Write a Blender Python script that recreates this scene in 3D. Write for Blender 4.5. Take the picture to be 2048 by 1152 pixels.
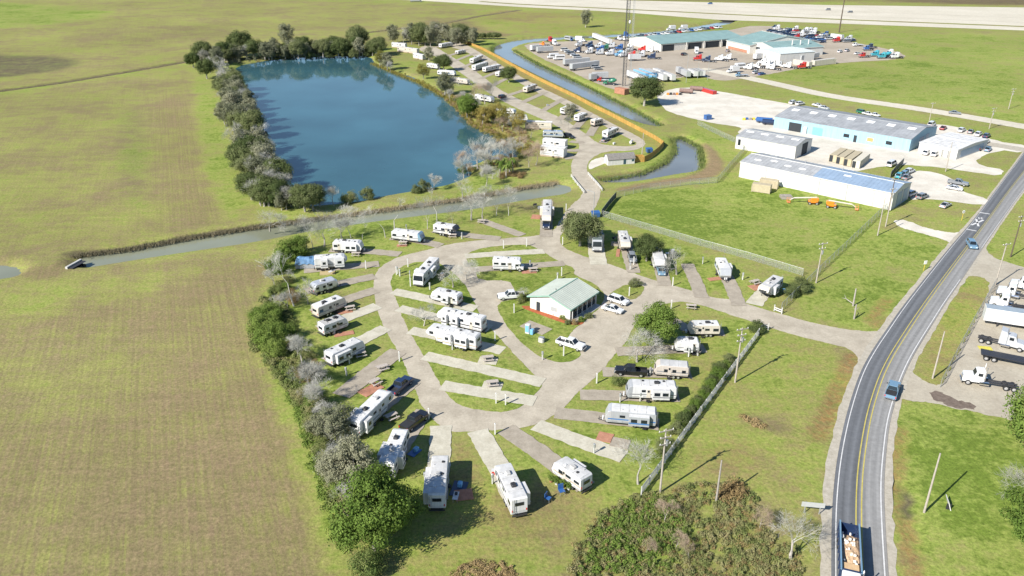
import bpy, bmesh, math, random
import numpy as np
from mathutils import Vector, Matrix, noise
from mathutils.geometry import tessellate_polygon
R = math.radians
random.seed(7)
for o in list(bpy.data.objects): bpy.data.objects.remove(o)
scene = bpy.context.scene
col = scene.collection

# ------------------------------------------------------------------ camera, sky, sun, exposure
FP, TH, H = 1593.0, R(24.9), 77.0
cam_d = bpy.data.cameras.new('camera'); cam = bpy.data.objects.new('camera', cam_d); col.objects.link(cam)
cam_d.sensor_width = 36.0; cam_d.lens = FP/2048*36.0; cam_d.clip_end = 6000; cam_d.clip_start = 1
cam.location = (0, 0, H); cam.rotation_euler = (R(90)-TH, 0, 0)
scene.camera = cam
SUN_EL, SUN_AZ = R(35.6), R(49.7)          # shadows fall towards azimuth 49.7 deg (from +Y to +X)
world = bpy.data.worlds.new('World'); scene.world = world; world.use_nodes = True
wn = world.node_tree.nodes; wl = world.node_tree.links
sky = wn.new('ShaderNodeTexSky'); sky.sky_type = 'NISHITA'; sky.sun_disc = False
sky.sun_elevation = SUN_EL; sky.sun_rotation = SUN_AZ + math.pi
sky.air_density = 1.0; sky.dust_density = 0.0; sky.ozone_density = 4.0
wl.new(sky.outputs[0], wn['Background'].inputs[0]); wn['Background'].inputs[1].default_value = 0.08
sun_d = bpy.data.lights.new('sun', 'SUN'); sun_d.energy = 5.0; sun_d.angle = R(0.53); sun_d.color = (1.0, 0.955, 0.88)
sun = bpy.data.objects.new('sun', sun_d); col.objects.link(sun)
sv = Vector((math.sin(SUN_AZ)*math.cos(SUN_EL), math.cos(SUN_AZ)*math.cos(SUN_EL), -math.sin(SUN_EL)))
sun.rotation_euler = sv.to_track_quat('-Z', 'Y').to_euler(); sun.location = (-60, -20, 120)
vs = scene.view_settings; vs.view_transform = 'Standard'; vs.look = 'None'; vs.exposure = 0.86; vs.gamma = 1.0
scene.display_settings.display_device = 'sRGB'

# ------------------------------------------------------------------ survey: sight line -> point on the ground (or at height z)
_s, _c = math.sin(TH), math.cos(TH)
def G(px, py, z=0.0):
    u = px-1024.0; v = py-576.0
    t = (z-H)/(-(FP*_s+v*_c))
    return Vector((u*t, (FP*_c-v*_s)*t, z))
def GL(pts, z=0.0): return [G(p[0], p[1], z) for p in pts]

# ------------------------------------------------------------------ materials
MATS = {}
def _out(nt): return nt.nodes['Principled BSDF']
def srgb(h):
    h = h.lstrip('#'); v = [int(h[i:i+2], 16)/255 for i in (0, 2, 4)]
    return tuple(c/12.92 if c <= .04045 else ((c+.055)/1.055)**2.4 for c in v)
def mat(name, colr, rough=.6, var=.12, scale=2.0, metal=0.0, bump=0.0, spec=.4, rnd=0.0, streak=False, coat=0):
    if name in MATS: return MATS[name]
    if isinstance(colr, str): colr = srgb(colr)
    m = bpy.data.materials.new(name); m.use_nodes = True; nt = m.node_tree; N = nt.nodes; L = nt.links
    p = _out(nt); p.inputs['Roughness'].default_value = rough; p.inputs['Metallic'].default_value = metal
    p.inputs['Specular IOR Level'].default_value = spec
    if coat: p.inputs['Coat Weight'].default_value = coat
    tc = N.new('ShaderNodeTexCoord'); nz = N.new('ShaderNodeTexNoise'); nz.inputs['Scale'].default_value = scale
    nz.inputs['Detail'].default_value = 5; nz.inputs['Roughness'].default_value = .65
    if streak:
        mp = N.new('ShaderNodeMapping'); mp.inputs['Scale'].default_value = (4, 4, .35)
        L.new(tc.outputs['Object'], mp.inputs[0]); L.new(mp.outputs[0], nz.inputs['Vector'])
    else: L.new(tc.outputs['Object'], nz.inputs['Vector'])
    mr = N.new('ShaderNodeMapRange'); mr.inputs['From Min'].default_value = .3; mr.inputs['From Max'].default_value = .7
    mr.inputs['To Min'].default_value = 1-var; mr.inputs['To Max'].default_value = 1+var*.6
    L.new(nz.outputs['Fac'], mr.inputs['Value'])
    val = mr.outputs[0]
    if rnd:
        oi = N.new('ShaderNodeObjectInfo'); m2 = N.new('ShaderNodeMapRange'); m2.inputs['To Min'].default_value = 1-rnd; m2.inputs['To Max'].default_value = 1+rnd
        L.new(oi.outputs['Random'], m2.inputs['Value']); mm = N.new('ShaderNodeMath'); mm.operation = 'MULTIPLY'
        L.new(val, mm.inputs[0]); L.new(m2.outputs[0], mm.inputs[1]); val = mm.outputs[0]
    vm = N.new('ShaderNodeVectorMath'); vm.operation = 'SCALE'; vm.inputs[0].default_value = colr; L.new(val, vm.inputs['Scale'])
    L.new(vm.outputs[0], p.inputs['Base Color'])
    if bump:
        b = N.new('ShaderNodeBump'); b.inputs['Strength'].default_value = bump; b.inputs['Distance'].default_value = .05
        L.new(nz.outputs['Fac'], b.inputs['Height']); L.new(b.outputs[0], p.inputs['Normal'])
    MATS[name] = m; return m

_r = G(545, 640)-G(640, 960); ROWANG = math.pi/2-math.atan2(_r.y, _r.x)   # mowing rows run along the west hedge
def ground_material():
    m = bpy.data.materials.new('grass_ground'); m.use_nodes = True; nt = m.node_tree; N = nt.nodes; L = nt.links
    p = _out(nt); p.inputs['Roughness'].default_value = .95; p.inputs['Specular IOR Level'].default_value = .1
    geo = N.new('ShaderNodeNewGeometry'); at = N.new('ShaderNodeAttribute'); at.attribute_name = 'zone'
    sep = N.new('ShaderNodeSeparateColor'); L.new(at.outputs['Color'], sep.inputs[0])
    pos = geo.outputs['Position']
    def nz(scale, det=4, rough=.6, stretch=None, off=0, rot=None):
        n = N.new('ShaderNodeTexNoise'); n.inputs['Scale'].default_value = scale; n.inputs['Detail'].default_value = det; n.inputs['Roughness'].default_value = rough
        mp = N.new('ShaderNodeMapping'); mp.inputs['Location'].default_value = (off, off*.7, 0)
        if stretch: mp.inputs['Scale'].default_value = stretch
        src = pos
        if rot is not None:
            r_ = N.new('ShaderNodeMapping'); r_.inputs['Rotation'].default_value = (0, 0, rot); L.new(pos, r_.inputs[0]); src = r_.outputs[0]
        L.new(src, mp.inputs[0]); L.new(mp.outputs[0], n.inputs['Vector']); return n.outputs['Fac']
    def math_(op, a, b=None):
        n = N.new('ShaderNodeMath'); n.operation = op
        for i, x in enumerate((a, b)):
            if x is None: continue
            if isinstance(x, (int, float)): n.inputs[i].default_value = x
            else: L.new(x, n.inputs[i])
        return n.outputs[0]
    def rng(v, a, b, c, d):
        n = N.new('ShaderNodeMapRange'); n.inputs['From Min'].default_value = a; n.inputs['From Max'].default_value = b
        n.inputs['To Min'].default_value = c; n.inputs['To Max'].default_value = d; L.new(v, n.inputs['Value']); return n.outputs[0]
    def mix(f, a, b):
        n = N.new('ShaderNodeMix'); n.data_type = 'RGBA'
        if isinstance(f, (int, float)): n.inputs['Factor'].default_value = f
        else: L.new(f, n.inputs['Factor'])
        for k, x in ((6, a), (7, b)):
            if isinstance(x, tuple): n.inputs[k].default_value = (*x, 1)
            else: L.new(x, n.inputs[k])
        return n.outputs[2]
    big = nz(.035, 5, .62); mid = nz(.16, 6, .68, off=31); small = nz(.75, 5, .7, off=77); tuft = nz(1.9, 5, .8, off=13)
    rows = nz(1.0, 3, .6, stretch=(2.3, .03, 1), off=5, rot=ROWANG); crossr = nz(1.0, 4, .7, stretch=(.05, .4, 1), off=9)
    # dryness = painted zone + patches on several scales
    d = math_('ADD', math_('ADD', rng(big, .3, .7, -.26, .26), rng(mid, .3, .7, -.24, .24)), rng(small, .3, .7, -.22, .22))
    d = math_('ADD', sep.outputs[0], math_('MULTIPLY', d, rng(sep.outputs[0], .45, .8, 1.0, .52)))
    stub = math_('MULTIPLY', rng(sep.outputs[0], .5, .8, 0, 1), rng(rows, .35, .65, -.13, .13))
    d = math_('ADD', d, stub)
    cr = N.new('ShaderNodeValToRGB'); e = cr.color_ramp.elements
    e[0].position = 0; e[0].color = (.135, .190, .030, 1); e[1].position = 1; e[1].color = (.222, .168, .096, 1)
    for pz, c in ((.25, (.225, .268, .060, 1)), (.5, (.240, .238, .076, 1)), (.75, (.208, .178, .082, 1))):
        x = e.new(pz); x.color = c
    L.new(d, cr.inputs[0])
    c1 = cr.outputs[0]
    # reddish-brown weeds
    o = math_('MULTIPLY', sep.outputs[2], rng(small, .42, .6, .25, 1.0)); c1 = mix(o, c1, (.27, .125, .035))
    # bare dirt
    dd = math_('MULTIPLY', sep.outputs[1], rng(mid, .3, .6, .55, 1.0)); c1 = mix(dd, c1, (.090, .072, .052))
    # tuft scale light and dark (blades and thatch)
    k = math_('MULTIPLY', rng(tuft, .30, .70, .60, 1.32), rng(small, .25, .75, .80, 1.18))
    k = math_('MULTIPLY', k, rng(crossr, .25, .75, .90, 1.10))
    k = math_('MULTIPLY', k, rng(nz(.011, 4, .6, off=210), .3, .7, .88, 1.12))
    rb = math_('MULTIPLY', rng(sep.outputs[0], .45, .65, 0, 1), rng(nz(1.0, 2, .5, stretch=(1.7, .02, 1), off=3, rot=ROWANG), .35, .65, -.06, .06)); k = math_('MULTIPLY', k, math_('ADD', rb, 1.0))
    vm = N.new('ShaderNodeVectorMath'); vm.operation = 'SCALE'; L.new(c1, vm.inputs[0]); L.new(k, vm.inputs['Scale'])
    L.new(vm.outputs[0], p.inputs['Base Color'])
    b = N.new('ShaderNodeBump'); b.inputs['Strength'].default_value = .55; b.inputs['Distance'].default_value = .25
    hgt = math_('ADD', math_('MULTIPLY', tuft, .5), small); L.new(hgt, b.inputs['Height']); L.new(b.outputs[0], p.inputs['Normal'])
    return m
GRASS = ground_material()

def paving(name, c1, c2, scale=.25, fine=2.5, crack=.0, bump=.2):
    m = bpy.data.materials.new(name); m.use_nodes = True; nt = m.node_tree; N = nt.nodes; L = nt.links
    p = _out(nt); p.inputs['Roughness'].default_value = .9; p.inputs['Specular IOR Level'].default_value = .25
    geo = N.new('ShaderNodeNewGeometry'); pos = geo.outputs['Position']
    a = N.new('ShaderNodeTexNoise'); a.inputs['Scale'].default_value = scale; a.inputs['Detail'].default_value = 8; a.inputs['Roughness'].default_value = .7; L.new(pos, a.inputs['Vector'])
    f = N.new('ShaderNodeTexNoise'); f.inputs['Scale'].default_value = fine; f.inputs['Detail'].default_value = 5; f.inputs['Roughness'].default_value = .75; L.new(pos, f.inputs['Vector'])
    cr = N.new('ShaderNodeValToRGB'); cr.color_ramp.elements[0].position = .32; cr.color_ramp.elements[1].position = .66
    cr.color_ramp.elements[0].color = (*c1, 1); cr.color_ramp.elements[1].color = (*c2, 1); L.new(a.outputs['Fac'], cr.inputs[0])
    mr = N.new('ShaderNodeMapRange'); mr.inputs['From Min'].default_value = .25; mr.inputs['From Max'].default_value = .75; mr.inputs['To Min'].default_value = .82; mr.inputs['To Max'].default_value = 1.14
    L.new(f.outputs['Fac'], mr.inputs['Value']); v = mr.outputs[0]
    if crack:
        vo = N.new('ShaderNodeTexVoronoi'); vo.feature = 'DISTANCE_TO_EDGE'; vo.inputs['Scale'].default_value = .16
        ad = N.new('ShaderNodeMixRGB'); ad.blend_type = 'ADD'; ad.inputs[0].default_value = 2.0; L.new(pos, ad.inputs[1]); L.new(f.outputs['Color'], ad.inputs[2]); L.new(ad.outputs[0], vo.inputs['Vector'])
        m2 = N.new('ShaderNodeMapRange'); m2.inputs['From Max'].default_value = .018; m2.inputs['To Min'].default_value = 1-crack; m2.inputs['To Max'].default_value = 1; L.new(vo.outputs['Distance'], m2.inputs['Value'])
        mm = N.new('ShaderNodeMath'); mm.operation = 'MULTIPLY'; L.new(v, mm.inputs[0]); L.new(m2.outputs[0], mm.inputs[1]); v = mm.outputs[0]
    vm = N.new('ShaderNodeVectorMath'); vm.operation = 'SCALE'; L.new(cr.outputs[0], vm.inputs[0]); L.new(v, vm.inputs['Scale']); L.new(vm.outputs[0], p.inputs['Base Color'])
    b = N.new('ShaderNodeBump'); b.inputs['Strength'].default_value = bump; b.inputs['Distance'].default_value = .03; L.new(f.outputs['Fac'], b.inputs['Height']); L.new(b.outputs[0], p.inputs['Normal'])
    return m
M_ROAD = paving('park_road', (.310, .270, .208), (.450, .400, .315), .22, 2.2, crack=.09)
M_PAD = paving('concrete_pad', (.38, .35, .27), (.50, .47, .38), .5, 3)
M_GRAV = paving('gravel_pad', (.26, .225, .175), (.36, .315, .25), .6, 4)
M_WHITE = paving('caliche', (.46, .42, .35), (.64, .60, .52), .12, 2)
M_YARD = paving('yard_paving', (.30, .255, .195), (.39, .335, .265), .06, 1)
M_FAR = paving('far_concrete', (.46, .42, .33), (.56, .515, .42), .02, .5)
M_SHOULDER = paving('road_shoulder', (.30, .27, .21), (.44, .40, .33), .9, 4)
M_SAND = paving('dry_bank', (.30, .24, .12), (.40, .32, .17), .4, 3)
M_MULCH = paving('red_mulch', (.28, .075, .03), (.38, .12, .05), 1.2, 6)
M_BRICKP = paving('brick_patio', (.30, .14, .085), (.42, .21, .14), 1.2, 6)
M_MARKW = paving('white_line', (.46, .455, .44), (.62, .61, .60), .8, 5)
M_MARKY = paving('yellow_line', (.36, .30, .06), (.48, .41, .12), .8, 5)

# ------------------------------------------------------------------ mesh helpers
def link(o, parent=None):
    col.objects.link(o)
    if parent is not None: o.parent = parent
    return o
def tag(o, label=None, cat=None, group=None, kind=None):
    if label: o['label'] = label
    if cat: o['category'] = cat
    if group: o['group'] = group
    if kind: o['kind'] = kind
    return o
def empty(name, loc, rz=0.0):
    o = bpy.data.objects.new(name, None); o.empty_display_size = .5; o.location = loc; o.rotation_euler = (0, 0, rz); return link(o)
class MB:
    def __init__(s): s.v = []; s.f = []
    def add(s, vs, fs):
        n = len(s.v); s.v += [tuple(v) for v in vs]; s.f += [tuple(i+n for i in f) for f in fs]; return s
    def box(s, x0, x1, y0, y1, z0, z1):
        return s.add([(x0, y0, z0), (x1, y0, z0), (x1, y1, z0), (x0, y1, z0), (x0, y0, z1), (x1, y0, z1), (x1, y1, z1), (x0, y1, z1)],
                     [(3, 2, 1, 0), (4, 5, 6, 7), (0, 1, 5, 4), (1, 2, 6, 5), (2, 3, 7, 6), (3, 0, 4, 7)])
    def cbox(s, cx, cy, cz, sx, sy, sz, b=.05):      # box with chamfered upper edges and corners
        x, y = sx/2, sy/2; z0, z1 = cz-sz/2, cz+sz/2
        def ring(a, c, z): return [(cx-a+b, cy-c, z), (cx+a-b, cy-c, z), (cx+a, cy-c+b, z), (cx+a, cy+c-b, z), (cx+a-b, cy+c, z), (cx-a+b, cy+c, z), (cx-a, cy+c-b, z), (cx-a, cy-c+b, z)]
        v = ring(x, y, z0)+ring(x, y, z1-b)+ring(x-b, y-b, z1); f = [tuple(range(7, -1, -1)), tuple(range(16, 24))]
        for r in (0, 8):
            for i in range(8): j = (i+1) % 8; f.append((r+i, r+j, r+8+j, r+8+i))
        return s.add(v, f)
    def prism(s, prof, y0, y1, b=.06):               # side profile (x, z) extruded along y with chamfered ends
        cx = sum(p[0] for p in prof)/len(prof); cz = sum(p[1] for p in prof)/len(prof); n = len(prof)
        xs = [p[0] for p in prof]; zs = [p[1] for p in prof]; kx = 1-2*b/(max(xs)-min(xs)); kz = 1-2*b/(max(zs)-min(zs))
        def ring(y, sh):
            return [((cx+(p[0]-cx)*kx) if sh else p[0], y, (cz+(p[1]-cz)*kz) if sh else p[1]) for p in prof]
        v = ring(y0, 1)+ring(y0+b, 0)+ring(y1-b, 0)+ring(y1, 1)
        f = []
        area = sum(prof[i][0]*prof[(i+1) % n][1]-prof[(i+1) % n][0]*prof[i][1] for i in range(n))
        ccw = area > 0
        f.append(tuple(range(n)) if ccw else tuple(range(n-1, -1, -1)))
        f.append(tuple(range(4*n-1, 3*n-1, -1)) if ccw else tuple(range(3*n, 4*n)))
        for r in range(3):
            for i in range(n):
                j = (i+1) % n; q = (r*n+i, (r+1)*n+i, (r+1)*n+j, r*n+j); f.append(q if ccw else q[::-1])
        return s.add(v, f)
    def tube(s, a, b, r0, r1=None, n=8, cap=True):
        r1 = r0 if r1 is None else r1; a = Vector(a); b = Vector(b); d = (b-a).normalized()
        u = d.orthogonal().normalized(); w = d.cross(u); vs = []
        for q, r in ((a, r0), (b, r1)):
            for i in range(n): t = 2*math.pi*i/n; vs.append(q+u*math.cos(t)*r+w*math.sin(t)*r)
        f = [(i, (i+1) % n, n+(i+1) % n, n+i) for i in range(n)]
        if cap: f += [tuple(range(n-1, -1, -1)), tuple(range(n, 2*n))]
        return s.add(vs, f)
    def quad(s, a, b, c, d): return s.add([a, b, c, d], [(0, 1, 2, 3)])
    def mesh(s, name='mesh', smooth=False):
        m = bpy.data.meshes.new(name); m.from_pydata(s.v, [], s.f); m.update()
        if smooth: m.polygons.foreach_set('use_smooth', [True]*len(m.polygons))
        return m
    def build(s, name, material, parent=None, loc=None, rz=0, smooth=False):
        return part(name, s.mesh(name, smooth), material, parent, loc, rz)
def part(name, me, material, parent=None, loc=None, rz=0):
    o = bpy.data.objects.new(name, me)
    if not me.materials: me.materials.append(material)
    o.material_slots[0].link = 'OBJECT'; o.material_slots[0].material = material
    if loc is not None: o.location = loc
    if rz: o.rotation_euler = (0, 0, rz)
    return link(o, parent)
def copy_tree(o, parent=None):
    c = o.copy(); col.objects.link(c); c.parent = parent
    for ch in o.children: copy_tree(ch, c)
    return c

# ------------------------------------------------------------------ flat sheets
def chaikin(pts, it=2, closed=True):
    for _ in range(it):
        q = []; n = len(pts)
        for i in range(n if closed else n-1):
            a, b = pts[i], pts[(i+1) % n]; q += [a*.75+b*.25, a*.25+b*.75]
        pts = q if closed else [pts[0]]+q+[pts[-1]]
    return pts
def resample(pts, step, closed):
    q = []; n = len(pts)
    for i in range(n if closed else n-1):
        a, b = pts[i], pts[(i+1) % n]; k = max(1, int((b-a).length/step))
        q += [a+(b-a)*(j/k) for j in range(k)]
    if not closed: q.append(pts[-1])
    return q
def zone_attr(me, rgba):
    at = me.color_attributes.new('zone', 'FLOAT_COLOR', 'POINT')
    at.data.foreach_set('color', list(rgba)*len(me.vertices))
def sheet(name, px, z, material, smooth=2, jit=.14, step=.45, zone=None, world_pts=None):
    pts = world_pts if world_pts else GL(px, 0)
    if smooth: pts = chaikin(pts, smooth)
    pts = resample(pts, step, True)
    out = []
    for p in pts:
        a = (noise.noise(Vector((p.x*.5, p.y*.5, 3.3)))*1.6+noise.noise(Vector((p.x*1.7, p.y*1.7, 3.3))))*jit; b = (noise.noise(Vector((p.x*.5, p.y*.5, 9.1)))*1.6+noise.noise(Vector((p.x*1.7, p.y*1.7, 9.1))))*jit
        out.append(Vector((p.x+a, p.y+b, z)))
    tri = tessellate_polygon([out]); me = bpy.data.meshes.new(name)
    fs = []
    for t in tri:
        a, b, c = (out[i] for i in t)
        fs.append(t if (b-a).cross(c-a).z > 0 else t[::-1])
    me.from_pydata(out, [], fs); me.update()
    if zone: zone_attr(me, zone)
    o = part(name, me, material); o['kind'] = 'structure'; return o
def strip_pts(px, w, world_pts=None, smooth=2, step=.5):
    pts = world_pts if world_pts else GL(px, 0)
    if len(pts) > 2: pts = chaikin(pts, smooth, False)
    pts = resample(pts, step, False); L_, R_ = [], []
    for i, p in enumerate(pts):
        d = (pts[min(i+1, len(pts)-1)]-pts[max(i-1, 0)]).normalized(); nrm = Vector((-d.y, d.x, 0))
        L_.append(p+nrm*w/2); R_.append(p-nrm*w/2)
    return L_, R_
def strip(name, px, w, z, material, jit=.10, smooth=2, zone=None, world_pts=None):
    Lp, Rp = strip_pts(px, w, world_pts, smooth)
    vs = []
    for a, b in zip(Lp, Rp):
        ja = noise.noise(Vector((a.x*.8, a.y*.8, 1)))*jit*2; jb = noise.noise(Vector((b.x*.8, b.y*.8, 2)))*jit*2; d = (a-b).normalized()
        vs += [(a.x+d.x*ja, a.y+d.y*ja, z), (b.x+d.x*jb, b.y+d.y*jb, z)]
    fs = [(2*i, 2*i+1, 2*i+3, 2*i+2) for i in range(len(Lp)-1)]
    me = bpy.data.meshes.new(name); me.from_pydata(vs, [], fs); me.update()
    if zone: zone_attr(me, zone)
    o = part(name, me, material); o['kind'] = 'structure'; return o
# ------------------------------------------------------------------ water outlines (surveyed at water level)
POND = [(470,132),(540,120),(600,114),(680,112),(740,112),(752,130),(785,145),(826,153),(841,167),(867,175),(888,194),(916,214),(922,232),(949,252),(978,257),(1017,275),(1046,308),(1030,318),(998,306),(960,325),(929,337),(949,349),(900,369),(850,379),(806,386),(760,394),(719,404),(660,410),(600,414),(575,385),(560,350),(545,300),(528,260),(512,220),(498,180),(480,150)]
CANAL = [(150,516),(260,500),(380,478),(512,458),(640,439),(740,426),(820,415),(929,400),(1035,379),(1100,369),(1130,370),(1148,380),(1120,390),(1093,393),(996,409),(937,420),(820,434),(700,450),(600,466),(512,484),(380,503),(250,523),(155,539)]
WEST = [(-260,545),(-100,534),(0,531),(34,535),(42,546),(30,554),(0,559),(-100,572),(-260,598)]
EAST = [(1466,39),(1420,48),(1360,58),(1280,66),(1180,71),(1100,75),(1040,79),(1000,88),(985,98),(990,108),(1020,123),(1060,143),(1110,167),(1160,191),(1210,215),(1250,234),(1290,250),(1322,256),(1318,247),(1297,236),(1270,223),(1230,201),(1180,178),(1130,155),(1080,132),(1040,112),(1022,101),(1024,95),(1050,87),(1110,81),(1200,77),(1300,72),(1380,64),(1430,55),(1468,46)]
KIDNEY = [(1203,361),(1243,350),(1280,347),(1316,339),(1335,320),(1350,307),(1351,289),(1345,278),(1361,275),(1380,283),(1398,294),(1403,313),(1403,337),(1383,345),(1351,349),(1303,358),(1254,366),(1214,367)]
WATERS = [('pond_water', POND, -0.9, 2.6), ('canal_water', CANAL, -1.1, 3.2), ('canal_water', WEST, -1.1, 3.0), ('canal_water', EAST, -1.3, 3.2), ('pond_water', KIDNEY, -1.1, 2.6)]

# ------------------------------------------------------------------ terrain: one sheet to the horizon with the ponds and ditches cut into it
def axis(parts):
    a = []
    for lo, hi, st in parts: a += list(np.arange(lo, hi, st))
    return np.array(a+[parts[-1][1]])
xs = np.concatenate([-np.geomspace(380, 4000, 32)[::-1][:-1], axis([(-380, -150, 3.0), (-150, 150, 1.35), (150, 380, 3.0)]), np.geomspace(380, 4000, 32)[1:]])
ys = np.concatenate([axis([(-400, 40, 40), (40, 70, 4), (70, 300, 1.3), (300, 470, 1.9), (470, 900, 4.5)]), np.geomspace(900, 5000, 25)[1:]])
X, Y = np.meshgrid(xs, ys); P2 = np.stack([X.ravel(), Y.ravel()], 1); nv = len(P2)
def sdist(poly):                                   # signed distance, negative inside
    q = np.array([(p.x, p.y) for p in poly]); n = len(q); lo = q.min(0)-40; hi = q.max(0)+40
    idx = np.where((P2 > lo).all(1) & (P2 < hi).all(1))[0]; p = P2[idx]; d = np.full(len(p), 1e9); ins = np.zeros(len(p), bool)
    for i in range(n):
        a, b = q[i], q[(i+1) % n]; e = b-a; w = p-a; t = np.clip((w@e)/max(e@e, 1e-9), 0, 1); d = np.minimum(d, np.hypot(*(w-t[:, None]*e).T))
        c = (a[1] > p[:, 1]) != (b[1] > p[:, 1])
        xi = (b[0]-a[0])*(p[:, 1]-a[1])/((b[1]-a[1]) or 1e-9)+a[0]; ins ^= c & (p[:, 0] < xi)
    return idx, np.where(ins, -d, d)
def ldist(pts):                                    # distance to an open line
    q = np.array([(p.x, p.y) for p in pts]); lo = q.min(0)-40; hi = q.max(0)+40
    idx = np.where((P2 > lo).all(1) & (P2 < hi).all(1))[0]; p = P2[idx]; d = np.full(len(p), 1e9)
    for i in range(len(q)-1):
        a, b = q[i], q[i+1]; e = b-a; w = p-a; t = np.clip((w@e)/max(e@e, 1e-9), 0, 1); d = np.minimum(d, np.hypot(*(w-t[:, None]*e).T))
    return idx, d
def sstep(x, a, b): t = np.clip((x-a)/(b-a), 0, 1); return t*t*(3-2*t)
Z = np.zeros(nv)
far = np.hypot(P2[:, 0], P2[:, 1])
zone = np.zeros((nv, 4)); zone[:, 0] = .42; zone[:, 3] = 1
def paint(px, rgb, blur=3.0, amt=1.0):
    idx, d = sdist(chaikin(GL(px), 1)); w = (1-sstep(d, -blur, blur))*amt
    for k in range(3):
        if rgb[k] is not None: zone[idx, k] = zone[idx, k]*(1-w)+rgb[k]*w
def paintl(px, rgb, half, amt=1.0):
    idx, d = ldist(GL(px)); w = (1-sstep(d, half*.4, half))*amt
    for k in range(3):
        if rgb[k] is not None: zone[idx, k] = zone[idx, k]*(1-w)+rgb[k]*w
# fields: (dryness, bare dirt, rusty weeds)
paint([(-900,0),(900,-2),(1000,60),(760,100),(390,118),(-900,330)], (.56, 0, .04), 8)
paint([(-300,-5),(250,15),(120,55),(-300,60)], (.22, 0, 0), 12)
paint([(150,60),(420,50),(520,75),(300,90),(120,80)], (.66, .06, .05), 14, .7)
paint([(820,40),(1000,45),(1040,75),(930,70)], (.75, .25, .15), 6, .8)
paint([(960,14),(1240,40),(1330,64),(1050,72),(940,55)], (.38, 0, .10), 6)
paint([(960,20),(1100,24),(1220,40),(1010,48)], (.60, .10, .25), 8, .7)
paint([(-200,112),(90,110),(175,124),(90,148),(-200,170)], (.5, .85, 0), 5)
paint([(-700,340),(0,190),(392,128),(420,230),(470,400),(520,440),(140,508),(-700,640)], (.58, 0, .03), 6)
paint([(312,190),(375,185),(400,300),(440,430),(350,450),(318,320)], (.80, 0, .08), 9, .75)
paint([(235,220),(290,220),(300,420),(240,400)], (.30, .45, 0), 4, .55)
paint([(385,140),(430,170),(480,380),(500,440),(440,440),(400,300)], (.24, 0, 0), 3, .8)
paint([(-700,640),(0,560),(540,500),(530,620),(560,760),(610,860),(640,950),(690,1060),(720,1250),(-700,1500)], (.75, 0, .04), 5)
paint([(-500,600),(0,570),(300,535),(520,500),(300,590),(0,660),(-500,760)], (.50, 0, 0), 5, .8)
paint([(-50,700),(200,640),(330,700),(200,830),(0,850)], (.62, 0, 0), 9, .8)
paint([(540,560),(600,640),(650,860),(700,1000),(690,1152),(640,1152),(600,930),(540,760),(505,640)], (.20, 0, .03), 3, .85)
# the park lawns, the meadow and the verges
paint([(545,470),(1130,400),(1560,560),(1530,660),(1290,990),(1000,1152),(760,1152),(640,850),(590,600)], (.30, 0, .02), 4)
paint([(830,1010),(1000,980),(1240,960),(1200,1060),(1080,1152),(820,1152)], (.52, 0, .12), 6, .9)
paint([(880,890),(1000,960),(980,1080),(860,1040)], (.46, 0, .18), 4, .7)
paint([(1010,990),(1130,985),(1180,1050),(1060,1080),(980,1060)], (.75, .1, .2), 3, .5)
paint([(905,880),(940,890),(955,960),(915,965)], (.7, .05, .3), 2, .6)
paint([(700,905),(760,940),(740,960),(690,930)], (.6, .1, .1), 2, .6)
paint([(1250,690),(1300,700),(1350,715),(1290,720)], (.6, .25, .1), 2, .6)
paint([(1340,615),(1400,622),(1440,640),(1370,640)], (.55, .05, .15), 3, .6)
paint([(1370,690),(1450,690),(1470,800),(1400,810)], (.5, .05, .12), 5, .6)
paint([(1560,700),(1640,720),(1620,800),(1540,790)], (.5, .02, .05), 6, .6)
paint([(1250,400),(1420,385),(1400,430),(1280,425)], (.40, 0, 0), 6, .5)
paint([(1205,430),(1235,385),(1440,368),(1500,350),(1800,420),(1760,440),(1640,545),(1450,500)], (.17, 0, 0), 4)
paint([(1570,620),(1650,545),(1780,450),(1905,470),(1850,560),(1770,660),(1660,655)], (.20, 0, 0), 4)
paint([(1530,665),(1700,700),(1710,760),(1670,880),(1655,1050),(1600,1060),(1480,960),(1330,960)], (.34, 0, .06), 5)
paint([(1480,830),(1530,835),(1600,870),(1520,860)], (.85, .5, .1), 2.5, .9)
paint([(1350,930),(1480,860),(1520,960),(1400,960)], (.55, .0, .22), 4, .8)
paintl([(1706,712),(1680,770),(1655,830),(1635,870)], (.6, .05, .55), 2.2, .9)
paintl([(1790,640),(1760,655),(1740,640),(1775,600)], (.5, .05, .5), 2.0, .8)
paint([(1800,800),(2048,850),(2200,1100),(2048,1300),(1780,1200),(1780,950)], (.22, 0, 0), 4)
paintl([(1800,860),(1790,960),(1812,1060),(1830,1152)], (.58, .05, .5), 1.8, .9)
paintl([(1812,985),(1815,1030)], (.5, 1.0, 0), .9)
paint([(1850,690),(1880,620),(1940,560),(1985,560),(1930,660),(1880,770),(1845,760)], (.42, 0, .25), 3, .8)
paint([(1500,150),(1700,125),(1820,118),(2200,160),(2200,250),(1900,220),(1650,180)], (.24, 0, 0), 6)
paint([(1650,60),(2200,80),(2200,170),(1850,120),(1740,85)], (.28, 0, 0), 8)
paint([(1780,-8),(2300,-2),(2300,14),(1780,6)], (.75, .75, .35), 12)
paint([(1100,-8),(1800,-8),(1800,4),(1250,2)], (.6, .3, .2), 12)
paint([(1400,250),(1480,290),(1440,370),(1250,382),(1210,370),(1330,300)], (.30, 0, 0), 3)
paint([(1225,377),(1300,364),(1385,352),(1412,335),(1416,305),(1398,284),(1418,290),(1444,315),(1447,342),(1425,356),(1330,370),(1245,384)], (.98, .0, .12), 1.6)
paint([(880,70),(930,84),(1330,290),(1310,296),(910,95)], (.55, .05, .45), 3, .8)
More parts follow.
